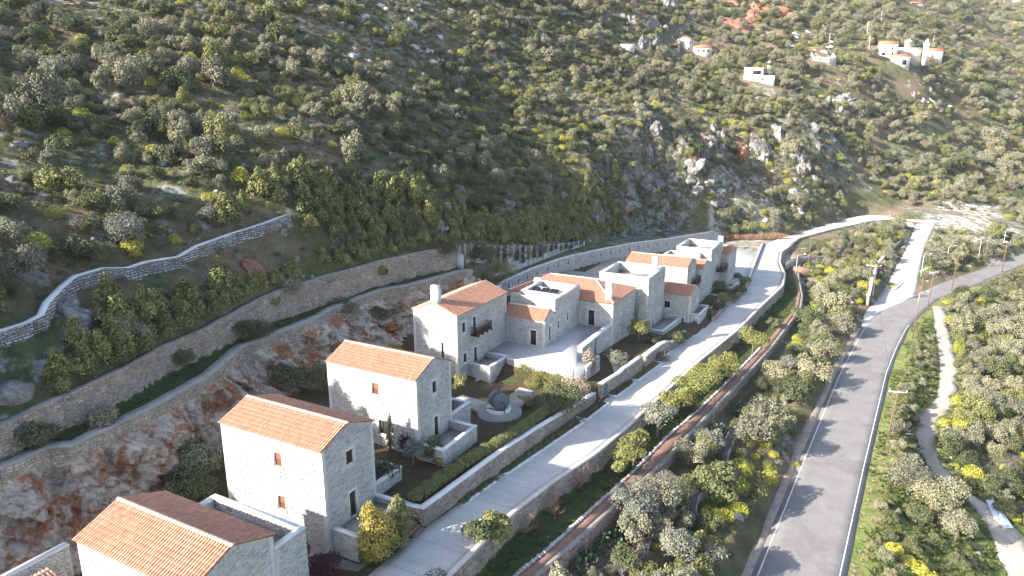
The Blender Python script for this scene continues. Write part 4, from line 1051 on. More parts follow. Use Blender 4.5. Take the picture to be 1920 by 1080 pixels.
# rendered upper wall, stained, above the yard wall
wall_run('rendered_wall', 'tall stained white rendered wall with hanging creepers above the yard wall', along(97.4, 150, 2.5, uB, lambda v: zBb(v) - 5, lambda v: zBt(v) + .1, .1), thick=.6, coping=None, mortar='stained_render', stonework=False) if 'stained_render' in M else None
wall_run('yard_wall', 'long rubble retaining wall behind the parking yard and tiled houses', along(96.5, 200, 2.2, uA, lambda v: zD(v) - .8, lambda v: zAt(v) + .1, .05), thick=.7, coping='cap', stone='house_stone', mortar='mortar', sw=.5, sh=.3, proud=.05, cope_h=.07)
# slots in the yard wall
sl = empty('weep_slots', (-58, 119, -33)) if False else None
# garden wall along the street
gw = along(41.9, 77.2, 1.5, uE, lambda v: zs(v) - .5, lambda v: zE(v) + .28, .02)
wall_run('garden_wall', 'tawny rubble garden wall with pale coping along the hedge beside the street', gw, thick=.5, coping='cap', sw=.38, sh=.24, gap=.03, cope_over=.06, cope_h=.10, cope_rag=.01, proud=.05)
wall_run('garden_end_wall', 'short wall turning in from the street beside brick steps', [(-33.4, 41.6, -34.2, -32.5), (-31.9, 41.5, -34.2, -32.5), (-30.6, 41.75, -34.3, -32.5)], thick=.45, coping='cap')
wall_run('gate_wall', 'rubble street wall pierced by a small arched niche', along(77.9, 92.5, 1.4, lambda v: uE(v) + .05, lambda v: zs(v) - .5, lambda v: zs(v) + 2.0 + .25 * (v > 84)), thick=.5, coping='cap', sw=.4, sh=.24, cope_h=.12)
nb = MB(); nb.prism([(0, -.45), (.06, -.45), (.06, .45), (0, .45)], 0, .01); nb = MB()
P0n = np.array([float(uE(79.2)) + .06, 78.75, float(zs(79)) + .1]); pts = [(-.0, 0), (.9, 0), (.9, 1.2)] + [(.45 + .45 * math.cos(a), 1.2 + .45 * math.sin(a)) for a in np.linspace(.3, 2.84, 6)] + [(0, 1.2)]
nb.add([(P0n[0] + .02, P0n[1] + a, P0n[2] + b) for a, b in pts] + [(P0n[0] + .09, P0n[1] + a, P0n[2] + b) for a, b in pts], [tuple(range(len(pts))), tuple(range(2 * len(pts) - 1, len(pts) - 1, -1))] + [(i, (i + 1) % len(pts), len(pts) + (i + 1) % len(pts), len(pts) + i) for i in range(len(pts))])
tag(nb.build('niche_door', M['blue_paint']), 'small grey arched door in the rubble street wall', 'door')
wall_run('planter_wall', 'rubble wall holding the flower bed below the hipped roof house', along(93.2, 104, 1.5, lambda v: uE(v) + .1, lambda v: zs(v) - .5, lambda v: zE(v) + .75 - (v > 101) * .0), thick=.7, coping='cap', sw=.4, sh=.24, cope_h=.08)
wall_run('planter_wall', 'low curved rubble wall round the dark bush by the green door', [(-26.9, 104.2, -38.4, -36.3), (-26.5, 107, -38.4, -36.5), (-26.6, 111, -38.6, -36.9), (-27.0, 114, -38.6, -37.2)], thick=.45, coping='cap')
wall_run('planter_wall', 'low rough stone edging of the shrub bed by the far terraces', along(124.5, 152, 1.4, lambda v: uE(v) + .4, lambda v: zs(v) - .5, lambda v: zs(v) + .75, .12), thick=.5, coping=None, sw=.5, sh=.35, proud=.12, rag=.6)
wall_run('divider_wall', 'straight pale wall dividing the white parking yard from the ramp', along(153, 201, 2.5, lambda v: float(np.interp(v, (153, 199, 201), (-23.6, -27.5, -27.5))), lambda v: zs(v) - .5, lambda v: zs(v) + .55), thick=.4, coping='cap', stone='house_stone', mortar='mortar')
# kerbs of the street planters
def kerb(name, label, pts, w_=.22, h=.2, mat='cap', group=None, cat='kerb'):
    m = MB()
    for i in range(len(pts) - 1):
        A, B = np.array(pts[i], float), np.array(pts[i + 1], float); L = np.linalg.norm(B - A); t = (B - A) / L; n = np.cross(t, (0, 0, 1)); n /= np.linalg.norm(n)
        m.obox(A, t, n, np.array([0, 0, 1.]), 0, L + .02, -w_ / 2, w_ / 2, -.15, h)
    o = m.build(name, M[mat]); tag(o, label, cat, group); return o
def zpt(u, v, d=0): return (u, v, float(zs(v)) + d)
for k, (a, b) in enumerate(((46.3, 52.0), (53.5, 69.5), (70.5, 77.0), (79.8, 86.5), (87.5, 97), (98.5, 103))):
    uo = lambda v: float(pO(v))
    vs = list(np.arange(a, b, 1.5)) + [b]
    kerb('planter_kerb', ['pale stone kerb round the nearest short planter strip', 'long pale kerb of the planter strip under the garden wall', 'kerb of the planter strip before the arched niche', 'kerb of the planter strip just past the arched niche', 'long kerb below the sunlit planter wall', 'kerb of the small planter at the corner bush'][k],
         [zpt(float(uE(a)) + .2, a)] + [zpt(uo(v), v) for v in vs] + [zpt(float(uE(b)) + .2, b)])
    bed = MB(); bed.prism([(float(uE(v)) + .02, v) for v in vs] + [(uo(v), v) for v in vs[::-1]], float(zs(b)) - .3, float(zs(b)) + 0.0)
    V = [(float(uE(v)) + .02, v, float(zs(v)) + .1) for v in vs] + [(uo(v), v, float(zs(v)) + .1) for v in vs]
    n_ = len(vs); m_ = mesh_np('planting_bed', np.array(V), [tuple((i, i + n_, i + n_ + 1, i + 1)) for i in range(n_ - 1)], M['soil_red'] if 'soil_red' in M else M['gravel'])
    tag(ob('planting_bed', m_), kind='structure')
# street retaining wall with pinkish cap
M['cap_pink'] = simple('cap_pink', (.62, .54, .50), (.50, .42, .38), .8)
wall_run('street_wall', 'long rubble retaining wall holding up the concrete street, pinkish coping', along(12, 204, 2.0, lambda v: uS(v) + .42, lambda v: zs(v) - dS(v) - .5, lambda v: zs(v) + .14), thick=.42, coping='cap_pink', stone='rubble', sw=.4, sh=.24, proud=.05, cope_over=.04, cope_h=.08)
wall_run('path_wall', 'reddish rubble retaining wall below the narrow brick red path', along(12, 192, 2.0, lambda v: uPR(v) + .32, lambda v: zs(v) - dS(v) - 2.9, lambda v: zs(v) - dS(v) + .02), thick=.45, coping=None, stone='rubble_red', mortar='rubble_mortar', sw=.36, sh=.24, proud=.06)
ek = Stones(); eks = MB()
for v in np.arange(30, 120, .42):
    u = float(uPL(v)) - .06; z = float(zs(v) - dS(v)); s = random.uniform(.13, .22)
    eks.box(u - s, u + s * .7, v, v + s * 1.7, z - .1, z + random.uniform(.14, .26))
o = eks.build('edging_stones', M['dry_stone']); tag(o, 'row of small rough edging stones beside the brick red path', 'edging', kind='stuff')
# dry walls on the slope under the street
def px_wall(name, label, P, th, up, dn, **k):
    pts = []
    for px, py, z in P:
        c = at(px, py, z); g = h1(c[0], c[1]); pts.append((c[0], c[1], g - dn, max(g + up, c[2])))
    return wall_run(name, label, pts, thick=th, **k)
def hit_wall(name, label, pix, th, up, **k):
    pts = []
    for px, py in pix:
        x, y, z = ground_hit(px, py); pts.append((x, y, z - .8, z + up))
    return wall_run(name, label, pts, thick=th, both=True, **k)
hit_wall('dry_stone_wall', 'winding grey dry stone wall with white mortar cap high on the left slope', [(-30, 672), (0, 662), (60, 640), (88, 622), (100, 600), (128, 560), (150, 545), (200, 530), (245, 528), (280, 520), (340, 505), (375, 488), (410, 472), (445, 455), (500, 437), (548, 428)], .6, 1.25,
         stone='dry_stone', mortar='dark_gap', coping='cap', sw=.42, sh=.26, proud=.09, rag=.5, gap=.04, cope_h=.07, cope_over=.03, cope_rag=.02)
dk = dict(stone='dry_stone', mortar='dark_gap', coping=None, sw=.34, sh=.24, proud=.12, rag=.6, gap=.03)
hit_wall('dry_stone_wall', 'thin white dry stone wall on the slope beneath the yellow spurge mounds', [(1416, 762), (1398, 800), (1367, 818), (1349, 865)], .8, .8, **dk)
hit_wall('dry_stone_wall', 'curved white dry stone wall beside the lower olive trees', [(1322, 918), (1305, 928), (1292, 940), (1286, 968), (1293, 992)], .9, .9, **dk)
hit_wall('dry_stone_wall', 'low white dry stone wall by the prickly pears, bottom edge', [(1205, 1012), (1196, 1045), (1170, 1062), (1150, 1078)], .8, .7, **dk)
hit_wall('dry_stone_wall', 'zigzag pale stone wall on the bank between ramp and branch road', [(1470, 507), (1500, 492), (1545, 490), (1572, 480), (1600, 462), (1622, 455), (1655, 450)], .8, 1.4, **dk)
# walls at the road junction
wall_run('junction_wall', 'grey retaining wall below the lamp posts at the road junction', [(*at(1722, 521, -43)[:2], -43.5, -41.6), (*at(1745, 515, -43)[:2], -43.5, -40.9), (*at(1775, 508, -43)[:2], -43.5, -40.2), (*at(1797, 496, -43)[:2], -43.5, -40.2)], thick=.5, coping='cap', stone='house_stone', mortar='mortar', sw=.5, sh=.3)
wall_run('junction_wall', 'tall reddish retaining wall on the left of the branch road', [(*at(1628, 576, -43)[:2], -43.5, -40.4), (*at(1635, 545, -42.8)[:2], -43.3, -39.8), (*at(1645, 515, -42.4)[:2], -43, -39.4), (*at(1665, 490, -41.6)[:2], -42.5, -38.9), (*at(1690, 462, -40.4)[:2], -41.5, -38.4)], thick=.6, coping='cap', stone='rubble_red', sw=.6, sh=.4)
isl = [at(px, py, -43) for px, py in ((1662, 534), (1672, 524), (1690, 525), (1697, 530), (1685, 541), (1670, 544))]
im = MB(); im.prism([(p[0], p[1]) for p in isl], -43.2, -42.5); tag(im.build('traffic_island', M['turf'] if 'turf' in M else M['ground']), kind='structure')
kerb('island_kerb', 'low concrete wall along the grassy traffic island', [tuple(at(1672, 546, -42.95)), tuple(at(1697, 533, -42.95)), tuple(at(1717, 529, -42.95))], .3, .6)
# brick block at the end of the path, brush fence, terracotta
bb = MB(); p = at(1503, 503, -38.6); bb.box(p[0] - 1.9, p[0] + 1.9, p[1] - .6, p[1] + .6, -40.5, -38.3)
tag(bb.build('brick_pier', M['brick_path']), 'low red brick wall end at the top of the path', 'wall')
# steps by the second house
stp = empty('brick_steps', (-31, 40.6, -34)); tag(stp, 'small flight of red brick steps rising from the street', 'steps')
for k in range(5):
    s = MB(); s.box(-30.3 - .32 * (k + 1), -30.3 - .32 * k, 39.9, 41.2, -34.4, -33.75 + .17 * k); q = s.build('step', M['brick_path'], stp); q.location = (31, -40.6, 34)
tp = MB(); tp.prism([(-36.5, 33.8), (-28.7, 30.0), (-28.9, 36.0), (-32.0, 36.0), (-32.0, 35.0), (-37, 34.8)], -34.6, -33.88)
tag(tp.build('alley_paving', M['paving']), kind='structure')

fc = MB(); fc.prism([(-34.1, 85.5), (-31.4, 84.9), (-28.9, 84.9), (-28.8, 90.5), (-34.1, 92.5)], -37, -35.45)
tag(fc.build('forecourt', M['paving']), kind='structure')
# ---------------------------------------------------------------- cliff behind the houses (rust, cream and grey rock)
def cliff_mat():
    m, nt, b = new_mat('rust_rock', .95)
    n0 = noise_n(nt, .30, 9, .72, dist=.5); n1 = noise_n(nt, 1.1, 9, .75, dist=.4); n2 = noise_n(nt, 3.5, 6, .7)
    c = ramp_col(nt, n1, [(.30, (.085, .058, .042)), (.40, (.34, .25, .19)), (.50, (.58, .49, .41)), (.68, (.78, .70, .61))])
    r = ramp_col(nt, n2, [(.3, (.20, .080, .045)), (.5, (.44, .20, .11)), (.75, (.60, .38, .26))])
    c = mix_c(nt, ramp_fac(nt, n0, .50, .56), c, r)
    nt.links.new(c, b.inputs['Base Color'])
    bump(nt, b, n1, 1.0, .8)
    return m
M['rust_rock'] = cliff_mat()
def limestone():
    m, nt, b = new_mat('limestone', .95)
    n1 = noise_n(nt, .8, 8, .7, dist=.8); n2 = noise_n(nt, .25, 4)
    c = ramp_col(nt, n1, [(.32, (.045, .044, .043)), (.45, (.15, .145, .14)), (.6, (.29, .28, .27)), (.8, (.46, .445, .425))])
    c = mix_c(nt, ramp_fac(nt, n2, .62, .70), c, (.40, .20, .12))
    nt.links.new(c, b.inputs['Base Color']); bump(nt, b, n1, .9, .3)
    return m
M['limestone'] = limestone()
def cliff_sheet(name, v0, v1, dv, top_u, top_z, bot_u, bot_z, nz, amp, mat, seed=0, stretch=1.0):
    vs = np.arange(v0, v1, dv); k = np.linspace(0, 1, nz)
    Vg, K = np.meshgrid(vs, k)
    tu, tz, bu, bz = top_u(Vg), top_z(Vg), bot_u(Vg), bot_z(Vg)
    prof = K ** 1.25
    u = tu + (bu - tu) * prof; z = tz + (bz - tz) * K
    env = np.clip(np.minimum(K * 5 + .05, 1), 0, 1)
    n = fbm(Vg + seed, z * 1.2 * stretch + Vg * .35, 5.5, 5) * 2.0 - np.abs(fbm(Vg * 1.1 + 70, z * .8 - Vg * .3, 2.6, 4)) * 1.1 + (.5 - 2 * np.abs(fbm(Vg * 2, z * 2 + Vg, 1.5, 4))) * .55 + fbm(Vg * 3, z * 3, .9, 2) * .25
    u = u + env * (n * amp * .8 + .25 * amp + facets(Vg + z * .5, z * .8 - Vg * .2, 2.6, 3) * 1.5 * amp + facets(Vg * 1.0 - z * .4, z, 1.0, 8) * .55 * amp)
    u = np.maximum(u, tu - .25)
    z = z + env * fbm(Vg + 9, z + 31, 2.2, 3) * .5 * amp
    V = np.c_[u.ravel(), Vg.ravel(), z.ravel()]; nu = len(vs)
    i = (np.arange(nz - 1)[:, None] * nu + np.arange(nu - 1)[None, :]).ravel()
    o = ob(name, mesh_np(name, V, np.c_[i, i + nu, i + nu + 1, i + 1], mat)); tag(o, kind='structure'); return o
cliff_sheet('rock_face', 12, 96.5, .22, lambda v: uA(v) - .05, lambda v: zAt(v) - .9, lambda v: uD(v) + .5, lambda v: zD(v) - .5, 44, 1.15, M['rust_rock'])

# ---------------------------------------------------------------- olive press millstones in the garden
tp = MB()
zg = -33.6
pc = at(935, 772, zg); pcx, pcy = pc[0], pc[1]
pts = []
for a in np.linspace(0, 2 * math.pi, 30, endpoint=False):
    r = 2.55 + .12 * math.sin(3 * a); pts.append((pcx + r * math.cos(a), pcy + r * math.sin(a)))
tp.prism(pts, zg - .6, zg + .10); tag(tp.build('round_paving', M['paving']), kind='structure')
fp = MB()
def pquad(A, B, w0, w1, zt):
    A, B = np.array(A[:2]), np.array(B[:2]); t = (B - A) / np.linalg.norm(B - A); n = np.array([-t[1], t[0]])
    fp.prism([tuple(A - n * w0), tuple(B - n * w1), tuple(B + n * w1), tuple(A + n * w0)], zg - .5, zg + zt)
pquad(at(858, 745, zg), at(912, 766, zg), .85, 1.3, .085)
pquad(at(958, 758, zg), at(988, 738, zg), 1.1, .9, .08)
tag(fp.build('garden_path', M['paving']), kind='structure')
# brick and stone steps up behind
st_ = empty('garden_steps', tuple(at(985, 735, -34.2))); tag(st_, 'worn stone steps leading from the millstones to the upper lawn', 'steps')
s0 = at(975, 742, -33.7)
for k in range(4):
    m = MB(); m.box(-1.3 + .1 * k, 1.0, .45 * k, .45 * k + .6, -.5, .42 + .10 * k); q = m.build('step', M['paving'], st_); q.location = (s0[0] - st_.location[0], s0[1] - st_.location[1], .0)
mill = empty('olive_mill', (pcx, pcy, zg)); mill.scale = (1.12,) * 3; tag(mill, 'old olive press with two upright grey millstones and a rusty wheel on top', 'olive press')
def part(mb, name, mat, parent, smooth=False):
    o = mb.build(name, mat, parent, smooth); return o
m = MB(); m.lathe([(1.25, 0), (1.25, .42), (1.12, .5), (.98, .42), (.9, .36), (0.02, .36)], (0, 0, .05), 28); part(m, 'basin', M['cap'], mill)
for sgn in (-1, 1):
    m = MB(); R_ = .86; n = 26
    V = []
    for x, rr in ((-.24, R_ - .05), (-.2, R_), (.2, R_), (.24, R_ - .05)):
        for k in range(n):
            a = 2 * math.pi * k / n; V.append((sgn * .52 + x * 1, rr * math.cos(a) * 1, R_ + .42 + rr * math.sin(a)))
    F = [(i * n + k, i * n + (k + 1) % n, (i + 1) * n + (k + 1) % n, (i + 1) * n + k) for i in range(3) for k in range(n)] + [tuple(range(n - 1, -1, -1)), tuple(range(3 * n, 4 * n))]
    m.add(V, F); o = part(m, 'millstone', M['millstone'], mill); o.rotation_euler = (0, 0, rad(-30))
    m = MB(); m.tube([(sgn * .3, 0, R_ + .42), (sgn * .95, 0, R_ + .42)], .09, 8); o = part(m, 'axle', M['rust'], mill); o.rotation_euler = (0, 0, rad(-30))
m = MB(); m.tube([(0, 0, .4), (0, 0, 2.9)], .08, 8); part(m, 'shaft', M['rust'], mill)
m = MB(); n = 24
ring = [(.55 * math.cos(2 * math.pi * k / n), .55 * math.sin(2 * math.pi * k / n), 2.9) for k in range(n + 1)]
m.tube(ring, .06, 6, cap=False); o = part(m, 'wheel', M['rust'], mill)
for k in range(5):
    a = 2 * math.pi * k / 5; s = MB(); s.tube([(0, 0, 2.9), (.55 * math.cos(a), .55 * math.sin(a), 2.9)], .035, 5); s.build('spoke', M['rust'], o)
m = MB(); m.tube([(1.05, -.7, .3), (1.05, -.7, 1.3)], .05, 6); m.tube([(-1.0, -.85, .55), (1.05, -.7, .62)], .045, 6); part(m, 'frame_bar', M['metal_dark'], mill)
# electric box and small shed beside the tower house
eb = MB(); p = at(760, 600, -31.5); eb.box(p[0] - .5, p[0] + .5, p[1] - .4, p[1] + .4, -32, -29.6); eb.box(p[0] - .6, p[0] + .6, p[1] - .5, p[1] + .5, -29.595, -29.5)
tag(eb.build('meter_box', M['render_white']), 'small white meter cabinet among dark shrubs left of the tower house', 'cabinet')
gb = MB(); p = at(868, 500, -25.5); gb.box(p[0] - 1.2, p[0] + .1, p[1] - .1, p[1] + .05, -26, -23.4)
for k in range(7): gb.box(p[0] - 1.15 + .18 * k, p[0] - 1.10 + .18 * k, p[1] - .14, p[1] - .101, -25.9, -23.5)
tag(gb.build('metal_gate', M['metal_pale']), 'pale metal gate at the end of the upper grass terrace', 'gate')
# arched doorway at the yard wall end
ad = MB(); p = (float(uA(104)) + .3, 103.3)
ad.box(p[0] - .5, p[0] + .3, p[1] - .9, p[1] - .45, -33.6, -31.2); ad.box(p[0] - .5, p[0] + .3, p[1] + .45, p[1] + .9, -33.6, -31.2); ad.box(p[0] - .5, p[0] + .3, p[1] - .9, p[1] + .9, -31.19, -30.4)
tag(ad.build('gateway', M['cap']), 'pale stone gateway at the near end of the yard wall', 'gateway')
# slots in the yard wall
for k, v in enumerate(np.arange(108, 176, 4.2)):
    s = MB(); u = float(uA(v)) + .02; zc = float((zAt(v) + zD(v)) / 2) + .5
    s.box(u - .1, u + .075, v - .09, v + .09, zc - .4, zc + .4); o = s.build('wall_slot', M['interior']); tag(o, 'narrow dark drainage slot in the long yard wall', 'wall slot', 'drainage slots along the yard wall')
# roadside steel things
dr = MB(); p = at(692, 1070, -33.9); dr.box(p[0] - .25, p[0] + .25, p[1] - .25, p[1] + .25, -34.0, -33.80); tag(dr.build('drain_cover', M['rust']), 'small rusty drain cover in the concrete beside the yellow conifer', 'drain cover')

# ---------------------------------------------------------------- poles and lamps
def utility_pole(name, label, px, py, zb, h, arm=True, lean=0., group=None, az=0.6, trans=False):
    p = at(px, py, zb); r = empty(name, tuple(p), az); tag(r, label, 'pole', group)
    m = MB(); m.tube([(0, 0, -.5), (lean * .5, 0, h * .5), (lean, 0, h)], [.12, .10, .08], 8); m.build('pole', M['pole_wood'], r)
    if arm:
        a = MB(); a.box(lean - 1.1, lean + 1.1, -.06, .06, h - .45, h - .32); ar = a.build('crossarm', M['metal_pale'], r)
        for x in (-1.0, 0, 1.0):
            i = MB(); i.lathe([(.05, 0), (.09, .06), (.06, .12), (.09, .18), (.03, .24)], (lean + x, 0, h - .318), 8); i.build('insulator', M['cap'], ar)
    if trans:
        t = MB(); t.box(-.35 + lean, .35 + lean, .12, .6, h - 2.2, h - 1.3); t.tube([(lean - .2, .36, h - 1.3), (lean - .2, .36, h - 1.05)], .05, 6); t.tube([(lean + .2, .36, h - 1.3), (lean + .2, .36, h - 1.05)], .05, 6); t.build('transformer', M['metal_pale'], r)
    return r
utility_pole('utility_pole', 'left of the twin wooden poles where the branch road meets the road', 1624, 573, -43, 9.6)
utility_pole('utility_pole', 'right of the twin wooden poles with fittings by the branch road', 1634, 573, -43, 9.4, trans=True)
utility_pole('utility_pole', 'tall dark wooden pole standing at the start of the dirt track', 1738, 583, -43.3, 9.0, lean=.25)
utility_pole('utility_pole', 'thin wooden pole on the verge left of the dirt track', 1710, 640, -43.6, 12.5, arm=False, lean=.3)
utility_pole('utility_pole', 'slim wooden pole beyond the dirt track on the road edge', 1784, 545, -43.0, 8.8, arm=False, lean=.2)
utility_pole('utility_pole', 'slim pole with crossarm far along the road at the right edge', 1878, 512, -43.0, 8.8)
utility_pole('utility_pole', 'wooden pole with crossarm on the verge right of the main road', 1662, 832, -43.6, 7.9, lean=.45, az=.2)
utility_pole('utility_pole', 'wooden pole standing beside the brick wall end on the bank', 1515, 500, -39.5, 8.0, arm=False)
def street_lamp(name, label, px, py, zb, h, az):
    p = at(px, py, zb); r = empty(name, tuple(p), az); tag(r, label, 'street lamp', 'street lamps by the junction')
    m = MB(); m.tube([(0, 0, -.3), (0, 0, h * .96), (.25, 0, h), (1.5, 0, h + .12)], [.06, .045, .04, .03], 8); m.build('lamp_post', M['metal_pale'], r)
    m = MB(); m.box(1.5, 2.2, -.13, .13, h + .05, h + .20); m.build('lamp_head', M['cap'], r)
street_lamp('street_lamp', 'street lamp at the left end of the grey junction wall', 1725, 527, -43, 7.0, .5)
street_lamp('street_lamp', 'street lamp above the middle of the grey junction wall', 1772, 508, -43, 6.9, .5)
street_lamp('street_lamp', 'green tinted street lamp between the junction wall and the far lamp', 1832, 498, -43, 7.4, 2.4)
street_lamp('street_lamp', 'street lamp furthest right along the road edge', 1877, 482, -43, 8.2, .5)
street_lamp('street_lamp', 'short street lamp on the ramp side near the brick wall end', 1492, 512, -38.5, 4.5, .5)
street_lamp('street_lamp', 'slim street lamp at the start of the road bend by the verge', 1717, 600, -43, 6.0, .6)
# overhead wires
for k, (a, b) in enumerate((((1515, 500, -39.5, 8.0), (1629, 573, -43, 9.3)), ((1629, 573, -43, 9.3), (1738, 583, -43.3, 8.7)), ((1629, 573, -43, 9.3), (1662, 832, -43.6, 7.6)))):
    A, B = at(*a[:3]) + (0, 0, a[3]), at(*b[:3]) + (0, 0, b[3]); w_ = MB()
    w_.tube([A + (B - A) * t + np.array([0, 0, -1.2 * 4 * t * (1 - t)]) for t in np.linspace(0, 1, 10)], .018, 4)
    tag(w_.build('power_line', M['metal_dark']), ['power line from the bank pole to the twin poles', 'power line across the road from the twin poles', 'power line from the twin poles to the verge pole'][k], 'power line')
# blue tarpaulin and rubbish at the end of the dirt track
tm = MB()
c0 = [at(px, py, -48.2) for px, py in ((1842, 935), (1852, 930), (1866, 960), (1884, 985), (1898, 1003), (1880, 1004), (1860, 985), (1848, 958))]
cc = sum(c0) / len(c0); gz = h1(cc[0], cc[1])
V = [(cc[0], cc[1], gz + .55)] + [(p[0], p[1], h1(p[0], p[1]) + .15 + .25 * random.random()) for p in c0] + [(p[0] * .5 + cc[0] * .5, p[1] * .5 + cc[1] * .5, gz + .3 + .5 * random.random()) for p in c0]
n = len(c0)
tm.add(V, [(0, n + 1 + i, n + 1 + (i + 1) % n) for i in range(n)] + [(n + 1 + i, 1 + i, 1 + (i + 1) % n, n + 1 + (i + 1) % n) for i in range(n)])
M['tarp'] = simple('tarp', (.30, .42, .52), (.60, .66, .70), 1.1, rough=.5, bstr=.6)
tag(tm.build('tarpaulin', M['tarp']), 'crumpled pale blue tarpaulin at the lower end of the dirt track', 'tarpaulin')

# ---------------------------------------------------------------- far village
M['far_white'] = simple('far_white', (.74, .72, .69), (.66, .63, .59), .4, bstr=.1)
M['far_stone'] = simple('far_stone', (.56, .52, .46), (.44, .40, .35), .5, bstr=.3)
M['far_roof'] = simple('far_roof', (.52, .20, .11), (.40, .14, .08), 1.2, bstr=.3)
def far_house(name, label, px, py, t, w_, d_, h_, roof='gable', mat='far_white', rise=1.3, yaw=0., axis='u', wins=(), cat='house'):
    g_ = ground_hit(px, py, 200); k_ = min(1.35, max(.75, math.dist(g_, (0, 0, 0)) / (t * np.linalg.norm(ray(px, py)))))
    r = empty(name, g_, yaw); r.scale = (k_,) * 3; tag(r, label, cat)
    m = MB(); m.box(-w_ / 2, w_ / 2, 0, d_, -3.5, h_); wl = m.build('wall', M[mat], r)
    if roof == 'gable':
        rf = MB(); e = .35
        if axis == 'u':
            V = [(-w_ / 2 - e, -e, h_ - .1), (w_ / 2 + e, -e, h_ - .1), (w_ / 2 + e, d_ / 2, h_ + rise), (-w_ / 2 - e, d_ / 2, h_ + rise), (w_ / 2 + e, d_ + e, h_ - .1), (-w_ / 2 - e, d_ + e, h_ - .1)]
            gF = [((-w_ / 2, 0, h_), (-w_ / 2, d_, h_), (-w_ / 2, d_ / 2, h_ + rise - .15)), ((w_ / 2, 0, h_), (w_ / 2, d_, h_), (w_ / 2, d_ / 2, h_ + rise - .15))]
        else:
            V = [(-w_ / 2 - e, d_ + e, h_ - .1), (-w_ / 2 - e, -e, h_ - .1), (0, -e, h_ + rise), (0, d_ + e, h_ + rise), (w_ / 2 + e, -e, h_ - .1), (w_ / 2 + e, d_ + e, h_ - .1)]
            gF = [((-w_ / 2, 0, h_), (w_ / 2, 0, h_), (0, 0, h_ + rise - .15)), ((-w_ / 2, d_, h_), (w_ / 2, d_, h_), (0, d_, h_ + rise - .15))]
        V2 = [(a, b, c - .14) for a, b, c in V]
        rf.add(V + V2, [(0, 1, 2, 3), (3, 2, 4, 5), (9, 8, 7, 6), (11, 10, 8, 9), (0, 6, 7, 1), (1, 7, 8, 2), (2, 8, 10, 4), (4, 10, 11, 5), (5, 11, 9, 3), (3, 9, 6, 0)]); rf.build('roof', M['far_roof'], r)
        g = MB()
        for tri in gF: g.add(tri, [(0, 1, 2)])
        g.build('gable', M[mat], r)
    elif roof == 'flat':
        rf = MB(); rf.box(-w_ / 2 - .1, w_ / 2 + .1, -.1, d_ + .1, h_ + .003, h_ + .25); rf.build('roof', M[mat], r)
    for k, (x, z, ww, hh) in enumerate(wins):
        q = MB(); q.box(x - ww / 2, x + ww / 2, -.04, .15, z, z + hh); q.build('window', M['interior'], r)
    return r
Y = HEAD
far_house('village_house', 'red roofed village house left of the domed church', 1665, 110, 322, 7.5, 6, 6.4, yaw=Y - .25, wins=((-2.2, 1.0, 1.6, 1.4), (1.2, 3.6, .8, 1.0), (1.6, 1.2, .8, 1.1)))
far_house('village_house', 'white village house with orange roof below the church', 1687, 124, 312, 7.8, 6, 4.2, yaw=Y - .2, wins=((1.6, .3, 1.9, 2.0), (-1.5, 2.4, .8, .8)))
far_house('village_house', 'small white house with red roof right of the bell gable', 1750, 112, 322, 7.2, 5, 4.0, yaw=Y - .3, wins=((-.6, 1.4, .8, 1.0),))
far_house('ruined_house', 'roofless pale stone ruin left of the village church', 1546, 117, 318, 10.5, 6, 2.2, roof='none', mat='far_stone', yaw=Y, wins=((-2, .8, .6, .7), (2.6, .8, .6, .7)))
p = bpy.data.objects['ruined_house']
g = MB()
for x in (-5.25, 5.25 - .5): g.add([(x, 0, 2.2), (x, 6, 2.2), (x, 3, 4.2), (x + .5, 0, 2.2), (x + .5, 6, 2.2), (x + .5, 3, 4.2)], [(0, 1, 2), (5, 4, 3), (0, 3, 4, 1), (1, 4, 5, 2), (2, 5, 3, 0)])
g.build('gable', M['far_stone'], p)
far_house('white_house', 'white cubic house with garage opening on the hillside', 1412, 150, 285, 7.4, 7, 4.6, roof='flat', yaw=Y - .35, wins=((1.2, 2.2, 3.2, 1.5),))
far_house('white_annex', 'low white annex stepping down from the white cubic house', 1438, 158, 283, 5.5, 5, 3.2, roof='flat', yaw=Y - .35, wins=((-1.8, 1.3, .6, 1.3),))
wt = MB(); q = ground_hit(1442, 126, 200); wt.box(q[0] - .6, q[0] + .6, q[1] - .6, q[1] + .6, q[2] - 2, q[2] + 2.6); tag(wt.build('white_pillar', M['far_white']), 'small white upright tank behind the white cubic house', 'tank')
far_house('village_house', 'stone house with orange hipped roof on the left of the far slope', 1317, 106, 335, 8.8, 6, 4.4, mat='far_stone', yaw=Y - .1, wins=((-2.2, 2.0, .9, 1.0), (.4, 2.0, .9, 1.0), (2.6, 2.0, .9, 1.0)))
far_house('village_house', 'narrow grey stone tower house behind the orange roof', 1293, 98, 340, 5.0, 5, 6.4, mat='far_stone', yaw=Y + .5, wins=((0, 3.8, .6, 1.2), (-1, 1.0, .7, .9)), rise=.9)
far_house('open_shed', 'low dark shed with red roof at the far left village', 1264, 92, 344, 5.5, 4, 2.2, mat='far_stone', yaw=Y, wins=((0, .2, 3.4, 1.5),), rise=.6, cat='shed')
far_house('stone_hut', 'tiny square pale stone hut alone on the bushy slope', 1177, 96, 278, 5.6, 4.5, 2.6, roof='none', mat='far_stone', yaw=Y, wins=((-1.2, .8, .5, .6),), cat='hut')
far_house('distant_house', 'pale house cut by the top right edge of the picture', 1903, 4, 640, 13, 9, 6, mat='far_white', yaw=Y - .2)
far_house('distant_house', 'tiny reddish building near the top edge on the far slope', 1722, 12, 470, 9, 6, 2.0, mat='far_stone', yaw=Y)
